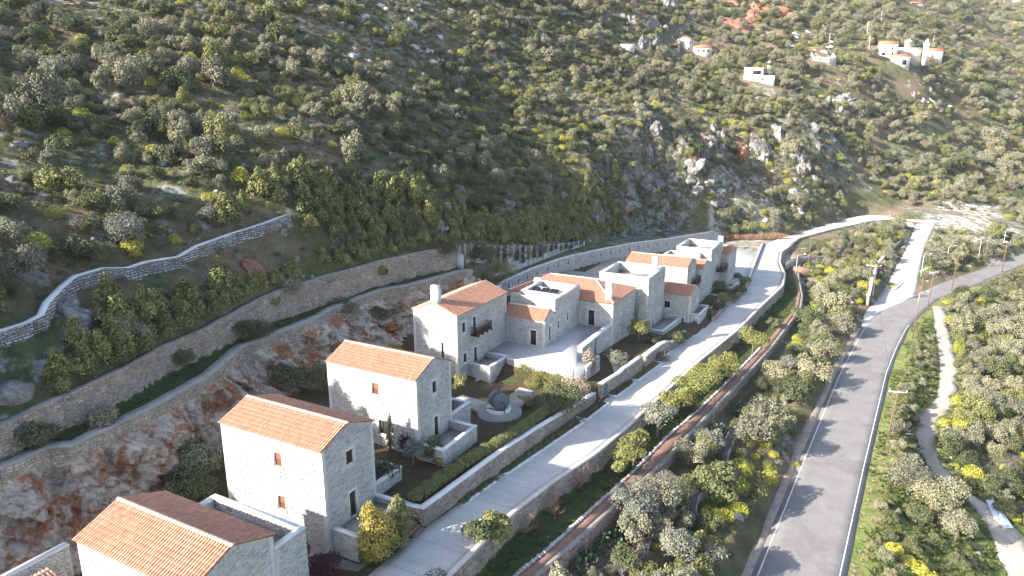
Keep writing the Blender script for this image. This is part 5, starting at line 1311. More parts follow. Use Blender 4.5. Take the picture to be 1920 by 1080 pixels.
# church: nave, octagonal drum, bell gable
q = ground_hit(1703, 112, 200); ch_ = empty('village_church', tuple(q), Y - .2); tag(ch_, 'old stone church with round domed drum and white bell gable', 'church')
m = MB(); m.box(-5.5, 5.5, 0, 7, -3, 5.0); m.build('nave', M['far_stone'], ch_)
m = MB(); V = [(-5.8, -.3, 4.95), (5.8, -.3, 4.95), (5.8, 3.5, 6.2), (-5.8, 3.5, 6.2), (5.8, 7.3, 4.95), (-5.8, 7.3, 4.95)]; m.add(V, [(0, 1, 2, 3), (3, 2, 4, 5), (1, 4, 2), (0, 3, 5), (0, 5, 4, 1)]); m.build('roof', M['cap'], ch_)
m = MB(); m.lathe([(1.9, 5.0), (1.9, 8.6), (2.15, 8.65), (2.15, 8.8), (.05, 10.4)], (.2, 3.5, 0), 10); m.build('drum', M['far_stone'], ch_)
m = MB(); m.box(6.2, 8.6, -1.0, .2, -3, 6.0); m.box(6.2, 6.8, -1.0, .2, 6.0, 7.8); m.box(7.15, 7.65, -1.0, .2, 6.0, 7.8); m.box(8.0, 8.6, -1.0, .2, 6.0, 7.8)
m.add([(6.2, -1.0, 7.8), (8.6, -1.0, 7.8), (7.4, -1.0, 9.9), (6.2, .2, 7.8), (8.6, .2, 7.8), (7.4, .2, 9.9)], [(0, 1, 2), (5, 4, 3), (0, 2, 5, 3), (1, 4, 5, 2), (0, 3, 4, 1)]); m.build('bell_gable', M['far_white'], ch_)
m = MB(); m.box(-3.6, -.2, -4, -.01, -3, 2.6); m.build('porch', M['far_white'], ch_)
for k, (px, py, t, h) in enumerate(((1748, 92, 330, 8), (1628, 98, 325, 7), (1553, 95, 318, 8), (1651, 45, 400, 8), (1624, 75, 390, 9))):
    q = ground_hit(px, py, 200); r = empty('distant_pole', tuple(q)); tag(r, ['slim white pole beside the red roofed house right of the church', 'slim pole left of the village houses', 'slim pole above the roofless ruin', 'tall pole on the slope above the church', 'tall lattice pole above the ruin'][k], 'pole')
    m = MB(); m.tube([(0, 0, -1), (0, 0, h)], .09, 6); m.build('pole', M['metal_pale'], r)
# water tank and clutter on the quarry knoll
kx = MB(); q = at(1771, 375, -34.5); kx.box(q[0] - 1.6, q[0] + 1.6, q[1] - 1.2, q[1] + 1.2, -37, -33.0); tag(kx.build('concrete_tank', M['far_white']), 'square pale concrete tank on top of the quarry knoll', 'tank')
kx = MB(); q = at(1797, 378, -35.0); kx.box(q[0] - 3.0, q[0] + 3.0, q[1] - .6, q[1] + .6, -36.4, -34.6); tag(kx.build('tile_stack', M['far_roof']), 'long low stack of orange tiles beside the concrete tank', 'tile stack')
kx = MB(); q = at(1751, 390, -36.5); kx.prism([(q[0] - 2, q[1] - 1), (q[0] + 1.6, q[1] - 1.2), (q[0] + 2, q[1] + 1), (q[0] - 1.4, q[1] + 1.3)], -37.2, -35.6); tag(kx.build('rubble_heap', M['rust_rock']), 'reddish rubble heap at the fork of the pale roads', 'rubble heap')
# ---------------------------------------------------------------- foliage materials
def leaf_mat(name, stops, var=.35, rough=.75):
    m, nt, b = new_mat(name, rough)
    oi = nt.nodes.new('ShaderNodeObjectInfo')
    c = ramp_col(nt, attr_n(nt, 'rnd').outputs['Fac'], stops)
    k = ramp_col(nt, oi.outputs['Random'], [(0, (1 - var, 1 - var, 1 - var * .8)), (.5, (1, 1, 1)), (1, (1 + var * .5, 1 + var * .3, 1))])
    nt.links.new(mix_c(nt, 1.0, c, k, 'MULTIPLY'), b.inputs['Base Color'])
    b.inputs['Specular IOR Level'].default_value = .3
    return m
LM = dict(
    olive=leaf_mat('leaf_olive', [(0, (.085, .088, .052)), (.4, (.16, .16, .10)), (.8, (.235, .23, .155)), (1, (.29, .28, .20))]),
    dark=leaf_mat('leaf_dark', [(0, (.040, .050, .022)), (.5, (.080, .094, .042)), (1, (.135, .15, .068))]),
    green=leaf_mat('leaf_green', [(0, (.062, .074, .026)), (.5, (.13, .142, .052)), (1, (.215, .22, .088))]),
    yellow=leaf_mat('leaf_yellow', [(0, (.19, .20, .030)), (.5, (.33, .33, .045)), (1, (.46, .44, .075))], var=.3),
    spurge_side=leaf_mat('leaf_spurge', [(0, (.045, .060, .018)), (.6, (.10, .125, .030)), (1, (.18, .19, .035))]),
    brown=leaf_mat('leaf_brown', [(0, (.085, .070, .052)), (.5, (.155, .135, .10)), (1, (.235, .21, .16))]),
    lime=leaf_mat('leaf_lime', [(0, (.050, .062, .018)), (.35, (.105, .12, .032)), (.75, (.20, .205, .060)), (1, (.31, .30, .105))], var=.2),
    tips=leaf_mat('leaf_lit_tips', [(0, (.050, .060, .018)), (.5, (.12, .13, .036)), (.8, (.25, .25, .10)), (1, (.38, .36, .17))], var=.3),  # pale leaf tips, brightened in the colour so they look sunlit
    gold=leaf_mat('leaf_gold', [(0, (.10, .09, .020)), (.5, (.26, .21, .04)), (1, (.42, .33, .08))], var=.1),
    purple=leaf_mat('leaf_purple', [(0, (.030, .008, .010)), (.6, (.075, .018, .024)), (1, (.13, .035, .04))], var=.2),
    pink=leaf_mat('leaf_pink', [(0, (.05, .06, .025)), (.5, (.14, .12, .07)), (.7, (.36, .27, .22)), (1, (.50, .38, .33))], var=.1),
    silver=leaf_mat('leaf_silver', [(0, (.075, .085, .062)), (.5, (.145, .155, .120)), (1, (.22, .225, .185))], var=.2),
    grass=leaf_mat('leaf_grass', [(0, (.045, .062, .016)), (.6, (.090, .118, .030)), (1, (.17, .19, .055))], var=.4),
    drygrass=leaf_mat('leaf_dry', [(0, (.14, .12, .07)), (1, (.33, .29, .19))], var=.3),
    cactus=leaf_mat('leaf_cactus', [(0, (.060, .095, .050)), (1, (.125, .165, .095))], var=.2),
    ivy=M['ivy_dark'])
M['bark'] = simple('bark', (.19, .15, .12), (.11, .09, .07), 6, bstr=.5)
M['twig_pink'] = simple('twig_pink', (.34, .20, .16), (.24, .14, .11), 4)
M['twig_grey'] = simple('twig_grey', (.20, .16, .14), (.13, .10, .09), 4)

def leaves(r, blobs, n, size, aspect=.55, shell=.55, up=.25, droop=0., gap=.0):
    """leaf quads spread through ellipsoid lobes. blobs: (x,y,z,rx,ry,rz[,weight])"""
    B = np.array([b[:6] for b in blobs], float); w_ = np.array([b[3] * b[5] for b in blobs]); w_ = w_ / w_.sum()
    k = r.choice(len(B), n, p=w_)
    d = r.normal(size=(n, 3)); d[:, 2] = np.where(d[:, 2] < -.35, -d[:, 2] * .8, d[:, 2]); d /= np.linalg.norm(d, axis=1)[:, None]
    # clumpy radius
    cl = r.normal(size=(len(B), 9, 3)); cl /= np.linalg.norm(cl, axis=2)[:, :, None]
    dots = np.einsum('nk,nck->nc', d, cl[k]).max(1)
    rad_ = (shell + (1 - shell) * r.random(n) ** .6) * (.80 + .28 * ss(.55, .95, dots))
    if gap > 0:
        keep = (dots > .62) | (r.random(n) > gap); k, d, rad_, dots = k[keep], d[keep], rad_[keep], dots[keep]; n = len(k)
    C = B[k, :3] + d * B[k, 3:] * rad_[:, None]
    nrm = d + r.normal(size=(n, 3)) * .65; nrm[:, 2] += up; nrm /= np.linalg.norm(nrm, axis=1)[:, None]
    a = np.cross(nrm, r.normal(size=(n, 3))); a /= np.linalg.norm(a, axis=1)[:, None]
    b = np.cross(nrm, a)
    s = size * r.uniform(.6, 1.35, n)[:, None]
    V = np.stack([C - a * s, C + b * s * aspect, C + a * s, C - b * s * aspect], 1).reshape(-1, 3)
    F = np.arange(n * 4).reshape(n, 4)
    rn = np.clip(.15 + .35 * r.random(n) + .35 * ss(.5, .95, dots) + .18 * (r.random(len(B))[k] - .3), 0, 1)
    return V, F, rn, d
def crown_mesh(name, seed, blobs, n, size, mat, top=None, **k):
    r = np.random.default_rng(seed)
    V, F, rn, d = leaves(r, blobs, n, size, **k)
    mats = [LM[mat]]; mi = None
    if top:
        mats.append(LM[top]); zc = V[F].mean(1)[:, 2]; zt = V[:, 2].max()
        mi = ((d[:, 2] > -.12) & (rn > .24)).astype(int)
    V[:, 2] = np.maximum(V[:, 2], .02)
    return mesh_np(name, V, F, mats, rnd=rn, midx=mi)
def lumps(r, n, R_, h, flat=.7, rr=(.35, .6)):
    out = []
    for i in range(n):
        a = r.uniform(0, 6.28); q = R_ * math.sqrt(r.random()) * .62; s = R_ * r.uniform(*rr)
        out.append((q * math.cos(a), q * math.sin(a), h * r.uniform(.38, .78), s, s, s * flat * r.uniform(.8, 1.3)))
    return out
def trunk_mb(r, h, spread, n=4, r0=.14, twist=.5, lean=0.):
    m = MB(); m.tube([(0, 0, -.3), (lean * .4, 0, h * .3), (lean, .05, h * .5)], [r0 * 1.2, r0, r0 * .8], 7)
    for i in range(n):
        a = 6.28 * i / n + r.uniform(-.4, .4); q = spread * r.uniform(.5, .9)
        m.tube([(lean, .05, h * .45), (lean + q * .4 * math.cos(a), q * .4 * math.sin(a), h * .68), (lean + q * math.cos(a), q * math.sin(a), h * r.uniform(.8, .95))], [r0 * .6, r0 * .4, r0 * .18], 5)
    return m
def branchy(r, h, spread, n0=6, depth=3, r0=.05, z0=0.1):
    """leafless many-stemmed shrub or tree"""
    m = MB()
    def grow(p, d, L, rr, k):
        pts = [p]; q = p.copy(); dd = d.copy()
        for i in range(3):
            dd = dd + r.normal(size=3) * .22; dd[2] += .06; dd /= np.linalg.norm(dd); q = q + dd * L / 3; pts.append(q.copy())
        m.tube(pts, [rr, rr * .85, rr * .7, rr * .55], 4, cap=False)
        if k > 0:
            for j in range(3 if k > 1 else 4):
                e = dd + r.normal(size=3) * .55; e /= np.linalg.norm(e); grow(pts[1 + (j % 3)], e, L * r.uniform(.5, .75), rr * .5, k - 1)
    for i in range(n0):
        a = 6.28 * i / n0 + r.uniform(-.3, .3)
        d = np.array([math.cos(a) * spread, math.sin(a) * spread, 1.0]); d /= np.linalg.norm(d)
        grow(np.array([0, 0, z0]), d, h * .55, r0, depth)
    return m

# prototypes: unit-ish shrubs (about 1 m radius, scaled by the object)
PROTO = {}
def proto(kind, meshes): PROTO[kind] = meshes
def mk(kind, n, f): proto(kind, [f(i) for i in range(n)])
R0 = lambda s: np.random.default_rng(s)
mk('olive_shrub', 6, lambda i: crown_mesh('olive_shrub', 100 + i, lumps(R0(i), 10, 1.0, 1.35, 1.15, (.26, .46)), 3000, .050, 'olive', shell=.5, gap=.35))
mk('lentisk_shrub', 5, lambda i: crown_mesh('lentisk_shrub', 200 + i, lumps(R0(20 + i), 9, 1.05, 1.1, .95, (.30, .52)), 2700, .054, 'dark', shell=.6, gap=.2))
mk('green_shrub', 4, lambda i: crown_mesh('green_shrub', 300 + i, lumps(R0(40 + i), 9, 1.0, 1.15, 1.05, (.28, .50)), 2600, .055, 'green', shell=.55, gap=.25))
mk('thorn_shrub', 4, lambda i: crown_mesh('thorn_shrub', 400 + i, lumps(R0(60 + i), 6, 1.0, 1.0, .85, (.32, .55)), 1900, .050, 'brown', aspect=.25, shell=.45, gap=.4))
mk('spurge_bush', 4, lambda i: crown_mesh('spurge_bush', 500 + i, [(0, 0, .22, .85, .85, .85), *[(.5 * math.cos(a + i), .5 * math.sin(a + i), .2, .45, .45, .6) for a in (0, 2.1, 4.2)]], 1500, .055, 'spurge_side', top='yellow', shell=.86, up=.6))
mk('pale_spurge_bush', 3, lambda i: crown_mesh('pale_spurge_bush', 550 + i, [(0, 0, .18, .95, .95, .7)], 1300, .055, 'spurge_side', shell=.86, up=.6))

# rocks
import bmesh
def rock_mesh(seed, sub=3, amp=.45, stretch=(1, 1, 1), mat='limestone'):
    bm = bmesh.new(); bmesh.ops.create_icosphere(bm, subdivisions=sub, radius=1.0)
    V = np.array([v.co[:] for v in bm.verts]); F = np.array([[v.index for v in f.verts] for f in bm.faces]); bm.free()
    o = seed * 17.3
    n = fbm(V[:, 0] * 3 + o, V[:, 1] * 3 + V[:, 2] * 2.3 + o, 2.4, 4)
    n2 = np.abs(fbm(V[:, 1] * 3 - o, V[:, 2] * 3 + V[:, 0] * 1.7, 1.6, 3))
    V = V * (1 + amp * (n * 1.6 - n2 * 1.2))[:, None] * np.array(stretch)
    # planar facets
    r = np.random.default_rng(seed)
    for k in range(7):
        d = r.normal(size=3); d /= np.linalg.norm(d); lim = r.uniform(.5, .85); q = V @ d; V = V - np.outer(np.maximum(q - lim, 0) * .85, d)
    return mesh_np('boulder', V, F, M[mat])
proto('boulder', [rock_mesh(i, 3, .5) for i in range(6)])
ROCK_SMALL = [rock_mesh(20 + i, 2, .5) for i in range(4)]
ROCK_TALL = [rock_mesh(40 + i, 4, .62, (1, .9, 1.35)) for i in range(6)]
ROCK_RUST = [rock_mesh(60 + i, 4, .62, (1, .9, 1.3), 'orange_rock') for i in range(3)]
ROCK_WHITE = [rock_mesh(80 + i, 3, .5, (1.2, 1, .6), 'white_rock') for i in range(4)]

def put(name, me, x, y, z, s, rz=None, label=None, cat=None, group=None, tilt=0.):
    o = bpy.data.objects.new(name, me); COL.objects.link(o)
    o.location = (x, y, z); o.rotation_euler = (random.uniform(-tilt, tilt), random.uniform(-tilt, tilt), random.uniform(0, 6.28) if rz is None else rz)
    o.scale = (s if isinstance(s, tuple) else (s, s, s))
    tag(o, label, cat, group); return o

def scatter_gn(name, protos, P, S, label=None):
    """one 'stuff' object: instances of proto objects on points"""
    n = len(P); me = bpy.data.meshes.new(name)
    me.vertices.add(n); me.vertices.foreach_set('co', np.asarray(P, np.float32).ravel())
    for nm, ty, arr in (('idx', 'INT', rng.integers(0, len(protos), n)), ('scl', 'FLOAT', S), ('rot', 'FLOAT', rng.uniform(0, 6.28, n))):
        a = me.attributes.new(nm, ty, 'POINT'); a.data.foreach_set('value', np.asarray(arr, np.int32 if ty == 'INT' else np.float32))
    o = bpy.data.objects.new(name, me); COL.objects.link(o)
    ng = bpy.data.node_groups.new(name + '_nodes', 'GeometryNodeTree')
    ng.interface.new_socket('Geometry', in_out='INPUT', socket_type='NodeSocketGeometry'); ng.interface.new_socket('Geometry', in_out='OUTPUT', socket_type='NodeSocketGeometry')
    N, Lk = ng.nodes, ng.links
    gi = N.new('NodeGroupInput'); go = N.new('NodeGroupOutput'); iop = N.new('GeometryNodeInstanceOnPoints'); jn = N.new('GeometryNodeJoinGeometry')
    for p in protos:
        q = N.new('GeometryNodeObjectInfo'); q.inputs['Object'].default_value = p; q.inputs['As Instance'].default_value = True; q.transform_space = 'ORIGINAL'
        Lk.new(q.outputs['Geometry'], jn.inputs[0])
    def na(nm, ty):
        x = N.new('GeometryNodeInputNamedAttribute'); x.data_type = ty; x.inputs['Name'].default_value = nm; return x.outputs['Attribute']
    iop.inputs['Pick Instance'].default_value = True
    Lk.new(gi.outputs[0], iop.inputs['Points']); Lk.new(jn.outputs[0], iop.inputs['Instance']); Lk.new(na('idx', 'INT'), iop.inputs['Instance Index'])
    cx = N.new('ShaderNodeCombineXYZ'); Lk.new(na('rot', 'FLOAT'), cx.inputs[2]); Lk.new(cx.outputs[0], iop.inputs['Rotation'])
    Lk.new(na('scl', 'FLOAT'), iop.inputs['Scale'])
    Lk.new(iop.outputs[0], go.inputs[0])
    md = o.modifiers.new('scatter', 'NODES'); md.node_group = ng
    tag(o, label, kind='stuff'); return o

# ---------------------------------------------------------------- scatter over the hillsides
def project(P):
    P = np.asarray(P, float); x = P[:, 0] * CH + P[:, 1] * SH; y0 = -P[:, 0] * SH + P[:, 1] * CH
    d = y0 * CP - P[:, 2] * SP; v = y0 * SP + P[:, 2] * CP
    return 960 + FPX * x / d, 540 - FPX * v / d, d
def jgrid(u0, u1, v0, v1, s):
    a, b = np.meshgrid(np.arange(u0, u1, s), np.arange(v0, v1, s)); a = a.ravel(); b = b.ravel()
    return a + rng.uniform(-.48, .48, len(a)) * s, b + rng.uniform(-.48, .48, len(b)) * s
def in_view(u, v, z, m=60):
    px, py, d = project(np.c_[u, v, z]); return (d > 5) & (px > -m) & (px < 1920 + m) & (py > -m * 1.5) & (py < 1080 + m * 1.5), px, py, d
def allowed(u, v):
    """natural ground only"""
    left = (u < uB(v) - 1.8)
    cl_c = np.ones(len(u), bool)
    bankA = (u > uPR(v) + 2.4) & (u < uRL(v) - 2.0) & (v < 152)
    bankB = (v >= 152) & (v < 254) & (u > uPR(v) + 1.5) & (u < uBL(v) - 1.5)
    bankC = (v >= 172) & (v < 262) & (u > uBR(v) + 1.5) & (u < uRL(v) - 1.8)
    bankR = (u > uT(v) + 1.8) | ((u > uRR(v) + 2.2) & (u < uT(v) - 2.0) & (v < 158))
    upl = (v > 200) & (u < np.interp(v, (200, 212.7, 224.8, 266.3, 285), (-42, -27, -23, -10.5, -8)))
    farz = (v > 296)
    a = np.where(v < 204, left | bankA | bankB | bankC | bankR, upl | bankB | bankC | (u > uRR(v) + 2) & (v < 300) | farz)
    return a
U_, V_ = [], []
a, b = jgrid(-175, 75, 12, 200, 2.2); U_.append(a); V_.append(b)
a, b = jgrid(-200, 140, 200, 330, 3.0); U_.append(a); V_.append(b)
a, b = jgrid(-230, 330, 330, 560, 4.4); U_.append(a); V_.append(b)
a, b = jgrid(-200, 520, 560, 900, 8.0); U_.append(a); V_.append(b)
U_ = np.concatenate(U_); V_ = np.concatenate(V_)
Z_ = np.where(V_ < 292, height(U_, V_), nat(U_, V_))
iv, PX, PY, DD = in_view(U_, V_, Z_)
ok = iv & allowed(U_, V_)
# keep clear of village houses, knoll, dry walls
for o in [q for q in bpy.data.objects if q.get('category') in ('house', 'church', 'hut', 'shed')]:
    if o.location.y > 180: ok &= ~((np.abs(U_ - o.location.x) < 7) & (V_ - o.location.y < 8) & (V_ - o.location.y > -13))
ok &= ~((np.hypot((U_ - 30 - (V_ - 275) * .15) / 13, (V_ - 278) / 36) < 1) & (rng.random(len(U_)) > .2))
ok &= ~(np.hypot((U_ - 5) / 1.5, V_ - 276) < 13)
ok &= ~((np.abs(U_ - uT(V_)) < 5.5) & (V_ < 92))
scree = (np.hypot((PX - 720) / 170, (PY - 60) / 75) < 1) & (DD > 60)
ok &= ~(scree & (rng.random(len(U_)) > .3))
terr = (np.hypot((PX - 1430) / 130, (PY - 350) / 70) < 1); ok &= ~((cliffm(U_, V_) > .5) & (rng.random(len(U_)) > .55))
ok &= ~(terr & (rng.random(len(U_)) > .45))
WL = np.array([ground_hit(px, py)[:2] for px, py in ((0, 662), (60, 640), (88, 622), (100, 600), (128, 560), (150, 545), (200, 530), (245, 528), (280, 520), (340, 505), (375, 488), (410, 472), (445, 455), (500, 437), (548, 428))])
def near_wall(u, v, r):
    d = np.full(len(u), 1e9)
    for i in range(len(WL) - 1):
        A, B = WL[i], WL[i + 1]; t = np.clip(((u - A[0]) * (B - A)[0] + (v - A[1]) * (B - A)[1]) / ((B - A) @ (B - A)), 0, 1)
        d = np.minimum(d, np.hypot(u - A[0] - t * (B - A)[0], v - A[1] - t * (B - A)[1]))
    return d < r
ok &= ~near_wall(U_ - 1.6, V_ + 1.6, 3.0) & ~near_wall(U_, V_, 1.4)
dens = fbm(U_, V_, 22, 3)
ok &= rng.random(len(U_)) < np.clip(.86 + dens * .8, .5, .98)
U_, V_, Z_, PX, PY, DD = (q[ok] for q in (U_, V_, Z_, PX, PY, DD))
n_ = len(U_); kn = fbm(U_ + 900, V_, 12, 3) + rng.normal(0, .22, n_)
kd = np.full(n_, 0)
right = (U_ > uRR(V_)) & (V_ < 300)
lowb = (U_ > uPR(V_)) & ~right & (V_ < 200)
q = rng.random(n_)
kd = np.where(kn > .22, 1, kd); kd = np.where((kn < -.24), 2, kd); kd = np.where((kn > .02) & (kn < .10), 3, kd)
psp = np.where(DD < 200, .12, .11) + (fbm(U_, V_ + 300, 18, 3) > .10) * .15
kd = np.where(q < psp, 4, kd); kd = np.where((q > .955), 5, kd)
md_ = lowb & (V_ > 48) & (V_ < 112) & (U_ > -13.5) & (U_ < -6.5) & (fbm(U_, V_ + 70, 9, 2) > -.08); kd = np.where(md_ & (q < .28), 4, kd); kd = np.where(md_ & (q > .72), 5, kd)
names = ['olive_shrub', 'lentisk_shrub', 'green_shrub', 'thorn_shrub', 'spurge_bush', 'pale_spurge_bush']
base = np.array([1.70, 1.60, 1.42, 1.32, 1.08, 1.08])
S_ = base[kd] * rng.uniform(.45, 1.45, n_) * np.where(V_ > 330, 1.6, np.where(V_ > 200, 1.2, 1.0)) * np.where(V_ > 560, 1.5, 1.0)
S_ = np.where((kd < 3) & (rng.random(n_) < .12), S_ * 1.5, S_)
S_ = np.where((kd == 4) & (V_ > 330), S_ * .6, S_)
# smaller plants right beside roads
S_ = np.where(right & (U_ < uT(V_)), S_ * .5, S_)
S_ = np.where(lowb & (kd < 3) & (U_ > uRL(V_) - 4.5), np.clip(S_ * 1.3, 1.9, 3.1), S_)
CW = np.array([(c.location.x, c.location.y) for c in bpy.data.objects if c.name == 'dry_stone_wall'] or [(0, 0)])

lab = {0: 'grey-green wild olive shrub', 1: 'dark green lentisk shrub', 2: 'mid green leafy shrub', 3: 'brownish twiggy thorn shrub', 4: 'round yellow topped spurge mound', 5: 'round dull green spurge mound'}
def zone(u, v, px, py):
    if u > float(uRR(v)) and v < 300: return 'on the seaward slope right of the road'
    if u > float(uPR(v)) and v < 275: return 'on the bank between the street and the road'
    if v > 330: return 'on the far hillside below the village'
    if v > 200: return 'on the rocky slope past the parking yard'
    if px < 640: return 'on the left hillside above the walls'
    return 'on the central hillside above the houses'
protos_ob = {}
for k in range(6):
    idx = np.where(kd == k)[0]
    app = S_[idx] / DD[idx]
    order = idx[np.argsort(-app)]
    indiv = order[:290]; rest = order[290:]
    ms = PROTO[names[k]]; first = {}
    for j, i in enumerate(indiv):
        me = ms[j % len(ms)]; zt = zone(U_[i], V_[i], PX[i], PY[i])
        s = float(S_[i]); hgt = random.uniform(.85, 1.35)
        o = put(names[k], me, float(U_[i]), float(V_[i]), float(Z_[i]) - .12 * s, (s, s * random.uniform(.85, 1.15), s * hgt), None, lab[k] + ' ' + zt, 'bush', lab[k] + 's ' + zt)
        if j < len(ms): first[j] = o
    if len(rest): scatter_gn(names[k] + '_scrub', [first[j] for j in sorted(first)], np.c_[U_[rest], V_[rest], Z_[rest] - .15], S_[rest])
# ---------------------------------------------------------------- undergrowth
def tuft_mesh(seed, n=26, h=.5, spread=.45, mat='grass', w_=.02):
    r = np.random.default_rng(seed); a = r.uniform(0, 6.28, n); q = r.uniform(0, spread * .5, n); L = h * r.uniform(.5, 1.1, n)
    P = np.c_[q * np.cos(a), q * np.sin(a), np.zeros(n)]; d = np.c_[np.cos(a) * spread, np.sin(a) * spread, np.ones(n)] * L[:, None]
    s = np.c_[-np.sin(a), np.cos(a), np.zeros(n)] * (w_ * r.uniform(.7, 1.6, n))[:, None]
    V = np.stack([P - s, P + s, P + d], 1).reshape(-1, 3)
    return mesh_np('grass_tuft', V, np.arange(3 * n).reshape(n, 3), LM[mat], rnd=r.random(n))
def hidden_proto(name, me, u, v, s, label, cat):
    return put(name, me, u, v, h1(u, v) - .02, s, None, label, cat)
tg = [hidden_proto('grass_tuft', tuft_mesh(i, 46, .42, .6, 'grass', .05), float(uPL(60 + i * 7)) - 1, 60 + i * 7, 1.0, 'single taller grass tuft %s on the lawn strip under the street wall' % ('nearest', 'middle', 'furthest')[i], 'grass tuft') for i in range(3)]
td = [hidden_proto('dry_tuft', tuft_mesh(10 + i, 40, .5, .7, 'drygrass', .035), 6 + i, 70 + i * 9, 1.0, 'dry straw tuft %s on the roadside verge' % ('nearest', 'further')[i], 'grass tuft') for i in range(2)]
def herb(i, mat): return crown_mesh('herb', 700 + i, [(0, 0, .1, .55, .55, .42)], 260, .055, mat, shell=.4)
th = [hidden_proto('herb_clump', herb(0, 'green'), 8, 90, 1.0, 'low green herb clump on the verge beside the road', 'herb'), hidden_proto('herb_clump', herb(1, 'olive'), -80, 60, 1.0, 'low grey herb clump on the left hillside', 'herb'), hidden_proto('herb_clump', herb(2, 'dark'), -75, 90, 1.0, 'low dark herb clump above the retaining wall', 'herb')]
a, b = jgrid(-150, 60, 12, 291, 1.25); z = height(a, b)
iv, px, py, dd = in_view(a, b, z, 20)
alw = allowed(a, b)
m = iv & alw & (rng.random(len(a)) < .75) & (dd < 330)
P = np.c_[a, b, z - .05][m]; sc = rng.uniform(.5, 1.3, m.sum()) * np.where(dd[m] > 120, 1.5, 1.0)
scatter_gn('low_scrub', th, P, sc)
for q in th:
    for key in ('label', 'category'):
        if key in q: del q[key]
    q['kind'] = 'stuff'
a, b = jgrid(-66, 30, 12, 190, .62); z = height(a, b)
iv, px, py, dd = in_view(a, b, z, 20)
lawn = ((a > uB(b) + .2) & (a < uA(b) - .9) & (b < 96)) | ((a > uS(b) + .7) & (a < uPL(b) - .3) & (b < 170))
verge = (a > uRR(b) + .7 + 1.2 * (fbm(a, b, 6, 2) > .0)) & (a < uT(b) + 5) & (np.abs(a - uT(b)) > 1.5) & (b < 165)
m = iv & (lawn | verge) & (rng.random(len(a)) < .75)
scatter_gn('lawn_grass', tg, np.c_[a, b, z - .03][m], rng.uniform(.35, .85, m.sum()) * np.where(verge[m], 1.25, .8))
gard = (a > uD(b) + 3) & (a < uE(b) - .6) & (b > 40) & (b < 84) & (fbm(a, b, 5, 3) > -.02)
m = iv & gard & (rng.random(len(a)) < .35)
scatter_gn('garden_weeds', tg, np.c_[a, b, z - .03][m], rng.uniform(.2, .5, m.sum()))
m = iv & (a > uRR(b) + .5) & (a < uRR(b) + 3.2) & (b < 120) & (rng.random(len(a)) < .45)
scatter_gn('dry_grass', td, np.c_[a, b, z - .03][m], rng.uniform(.3, .8, m.sum()))

# ---------------------------------------------------------------- rocks
M['white_rock'].name
rk = []
def rocks_px(n, x0, x1, y0, y1, s0, s1, meshes, label, group, sink=.35, t0=40, name='boulder', vs=1.0):
    for i in range(n):
        px, py = random.uniform(x0, x1), random.uniform(y0, y1)
        x, y, z = ground_hit(px, py, t0)
        if not allowed(np.array([x]), np.array([y]))[0]: continue
        s = random.uniform(s0, s1) * random.choice((.6, .8, 1, 1, 1.3))
        put(name, random.choice(meshes), x, y, z - s * sink, (s, s * random.uniform(.7, 1.1), s * random.uniform(.7, 1.1) * vs), None, label, 'rock', group, tilt=.35)
rocks_px(36, 1175, 1560, 240, 325, 1.4, 3.0, ROCK_TALL, 'grey limestone crag of the cliff band over the terraced slope', 'crags of the grey cliff band', .3, 120, 'crag', 1.25)
rocks_px(7, 1370, 1440, 272, 292, 2.6, 3.6, ROCK_RUST, 'orange stained crag at the foot of the grey cliff', 'orange crags at the cliff foot', .3, 120, 'crag')
rocks_px(34, 1170, 1360, 330, 425, 1.2, 3.0, PROTO['boulder'], 'pale boulder on the shaded lower slope before the yard', 'boulders on the shaded lower slope', .35, 120)
rocks_px(45, 1340, 1570, 325, 425, .9, 2.3, ROCK_WHITE + PROTO['boulder'], 'white sunlit boulder on the grassy terraces', 'white boulders on the grassy terraces', .35, 120)
rocks_px(16, 1335, 1480, 0, 46, 5, 9, ROCK_RUST, 'huge rust and orange crag at the top edge cliff', 'orange crags of the top cliff', .35, 250, 'crag', 1.0)
rocks_px(10, 1545, 1630, 184, 212, 2.4, 4.2, ROCK_TALL, 'pale crag of the small cave cliff', 'crags of the cave cliff', .45, 200, 'crag')
rocks_px(16, 1660, 1900, 165, 200, 1.8, 3.4, ROCK_TALL + ROCK_WHITE, 'low pale crag on the right hand ridge line', 'crags along the right ridge', .5, 250, 'crag')
rocks_px(24, 1480, 1560, 40, 110, 1.5, 3.5, ROCK_WHITE, 'whitish rock on the slope left of the ruin', 'rocks left of the ruin', .4, 250)
rocks_px(60, 600, 860, 0, 120, .9, 2.6, ROCK_WHITE + PROTO['boulder'], 'pale scree rock on the bare patch at the top', 'scree rocks of the bare patch', .4, 100)
rocks_px(44, 700, 1180, 330, 430, .9, 2.4, PROTO['boulder'], 'grey boulder among the bushes of the middle slope', 'grey boulders of the middle slope', .35, 80)
rocks_px(30, 0, 700, 20, 400, .6, 1.5, PROTO['boulder'], 'grey boulder half hidden by hillside bushes', 'boulders of the left hillside', .35, 60)
rocks_px(26, 1140, 1290, 0, 90, 2.5, 5, ROCK_TALL, 'shaded grey crag near the top centre', 'shaded crags near the top', .4, 150, 'crag')
rocks_px(40, 1745, 1880, 378, 470, .9, 2.6, ROCK_WHITE, 'chalk white rock of the quarry knoll', 'white rocks of the quarry knoll', .45, 200)
rocks_px(22, 1440, 1600, 640, 1000, .7, 1.6, PROTO['boulder'], 'grey rock on the steep bank left of the road', 'rocks of the roadside bank', .35, 50)
rocks_px(16, 1800, 1920, 600, 800, .9, 2.0, PROTO['boulder'] + ROCK_WHITE, 'pale rock among the seaward bushes', 'rocks of the seaward slope', .35, 60)
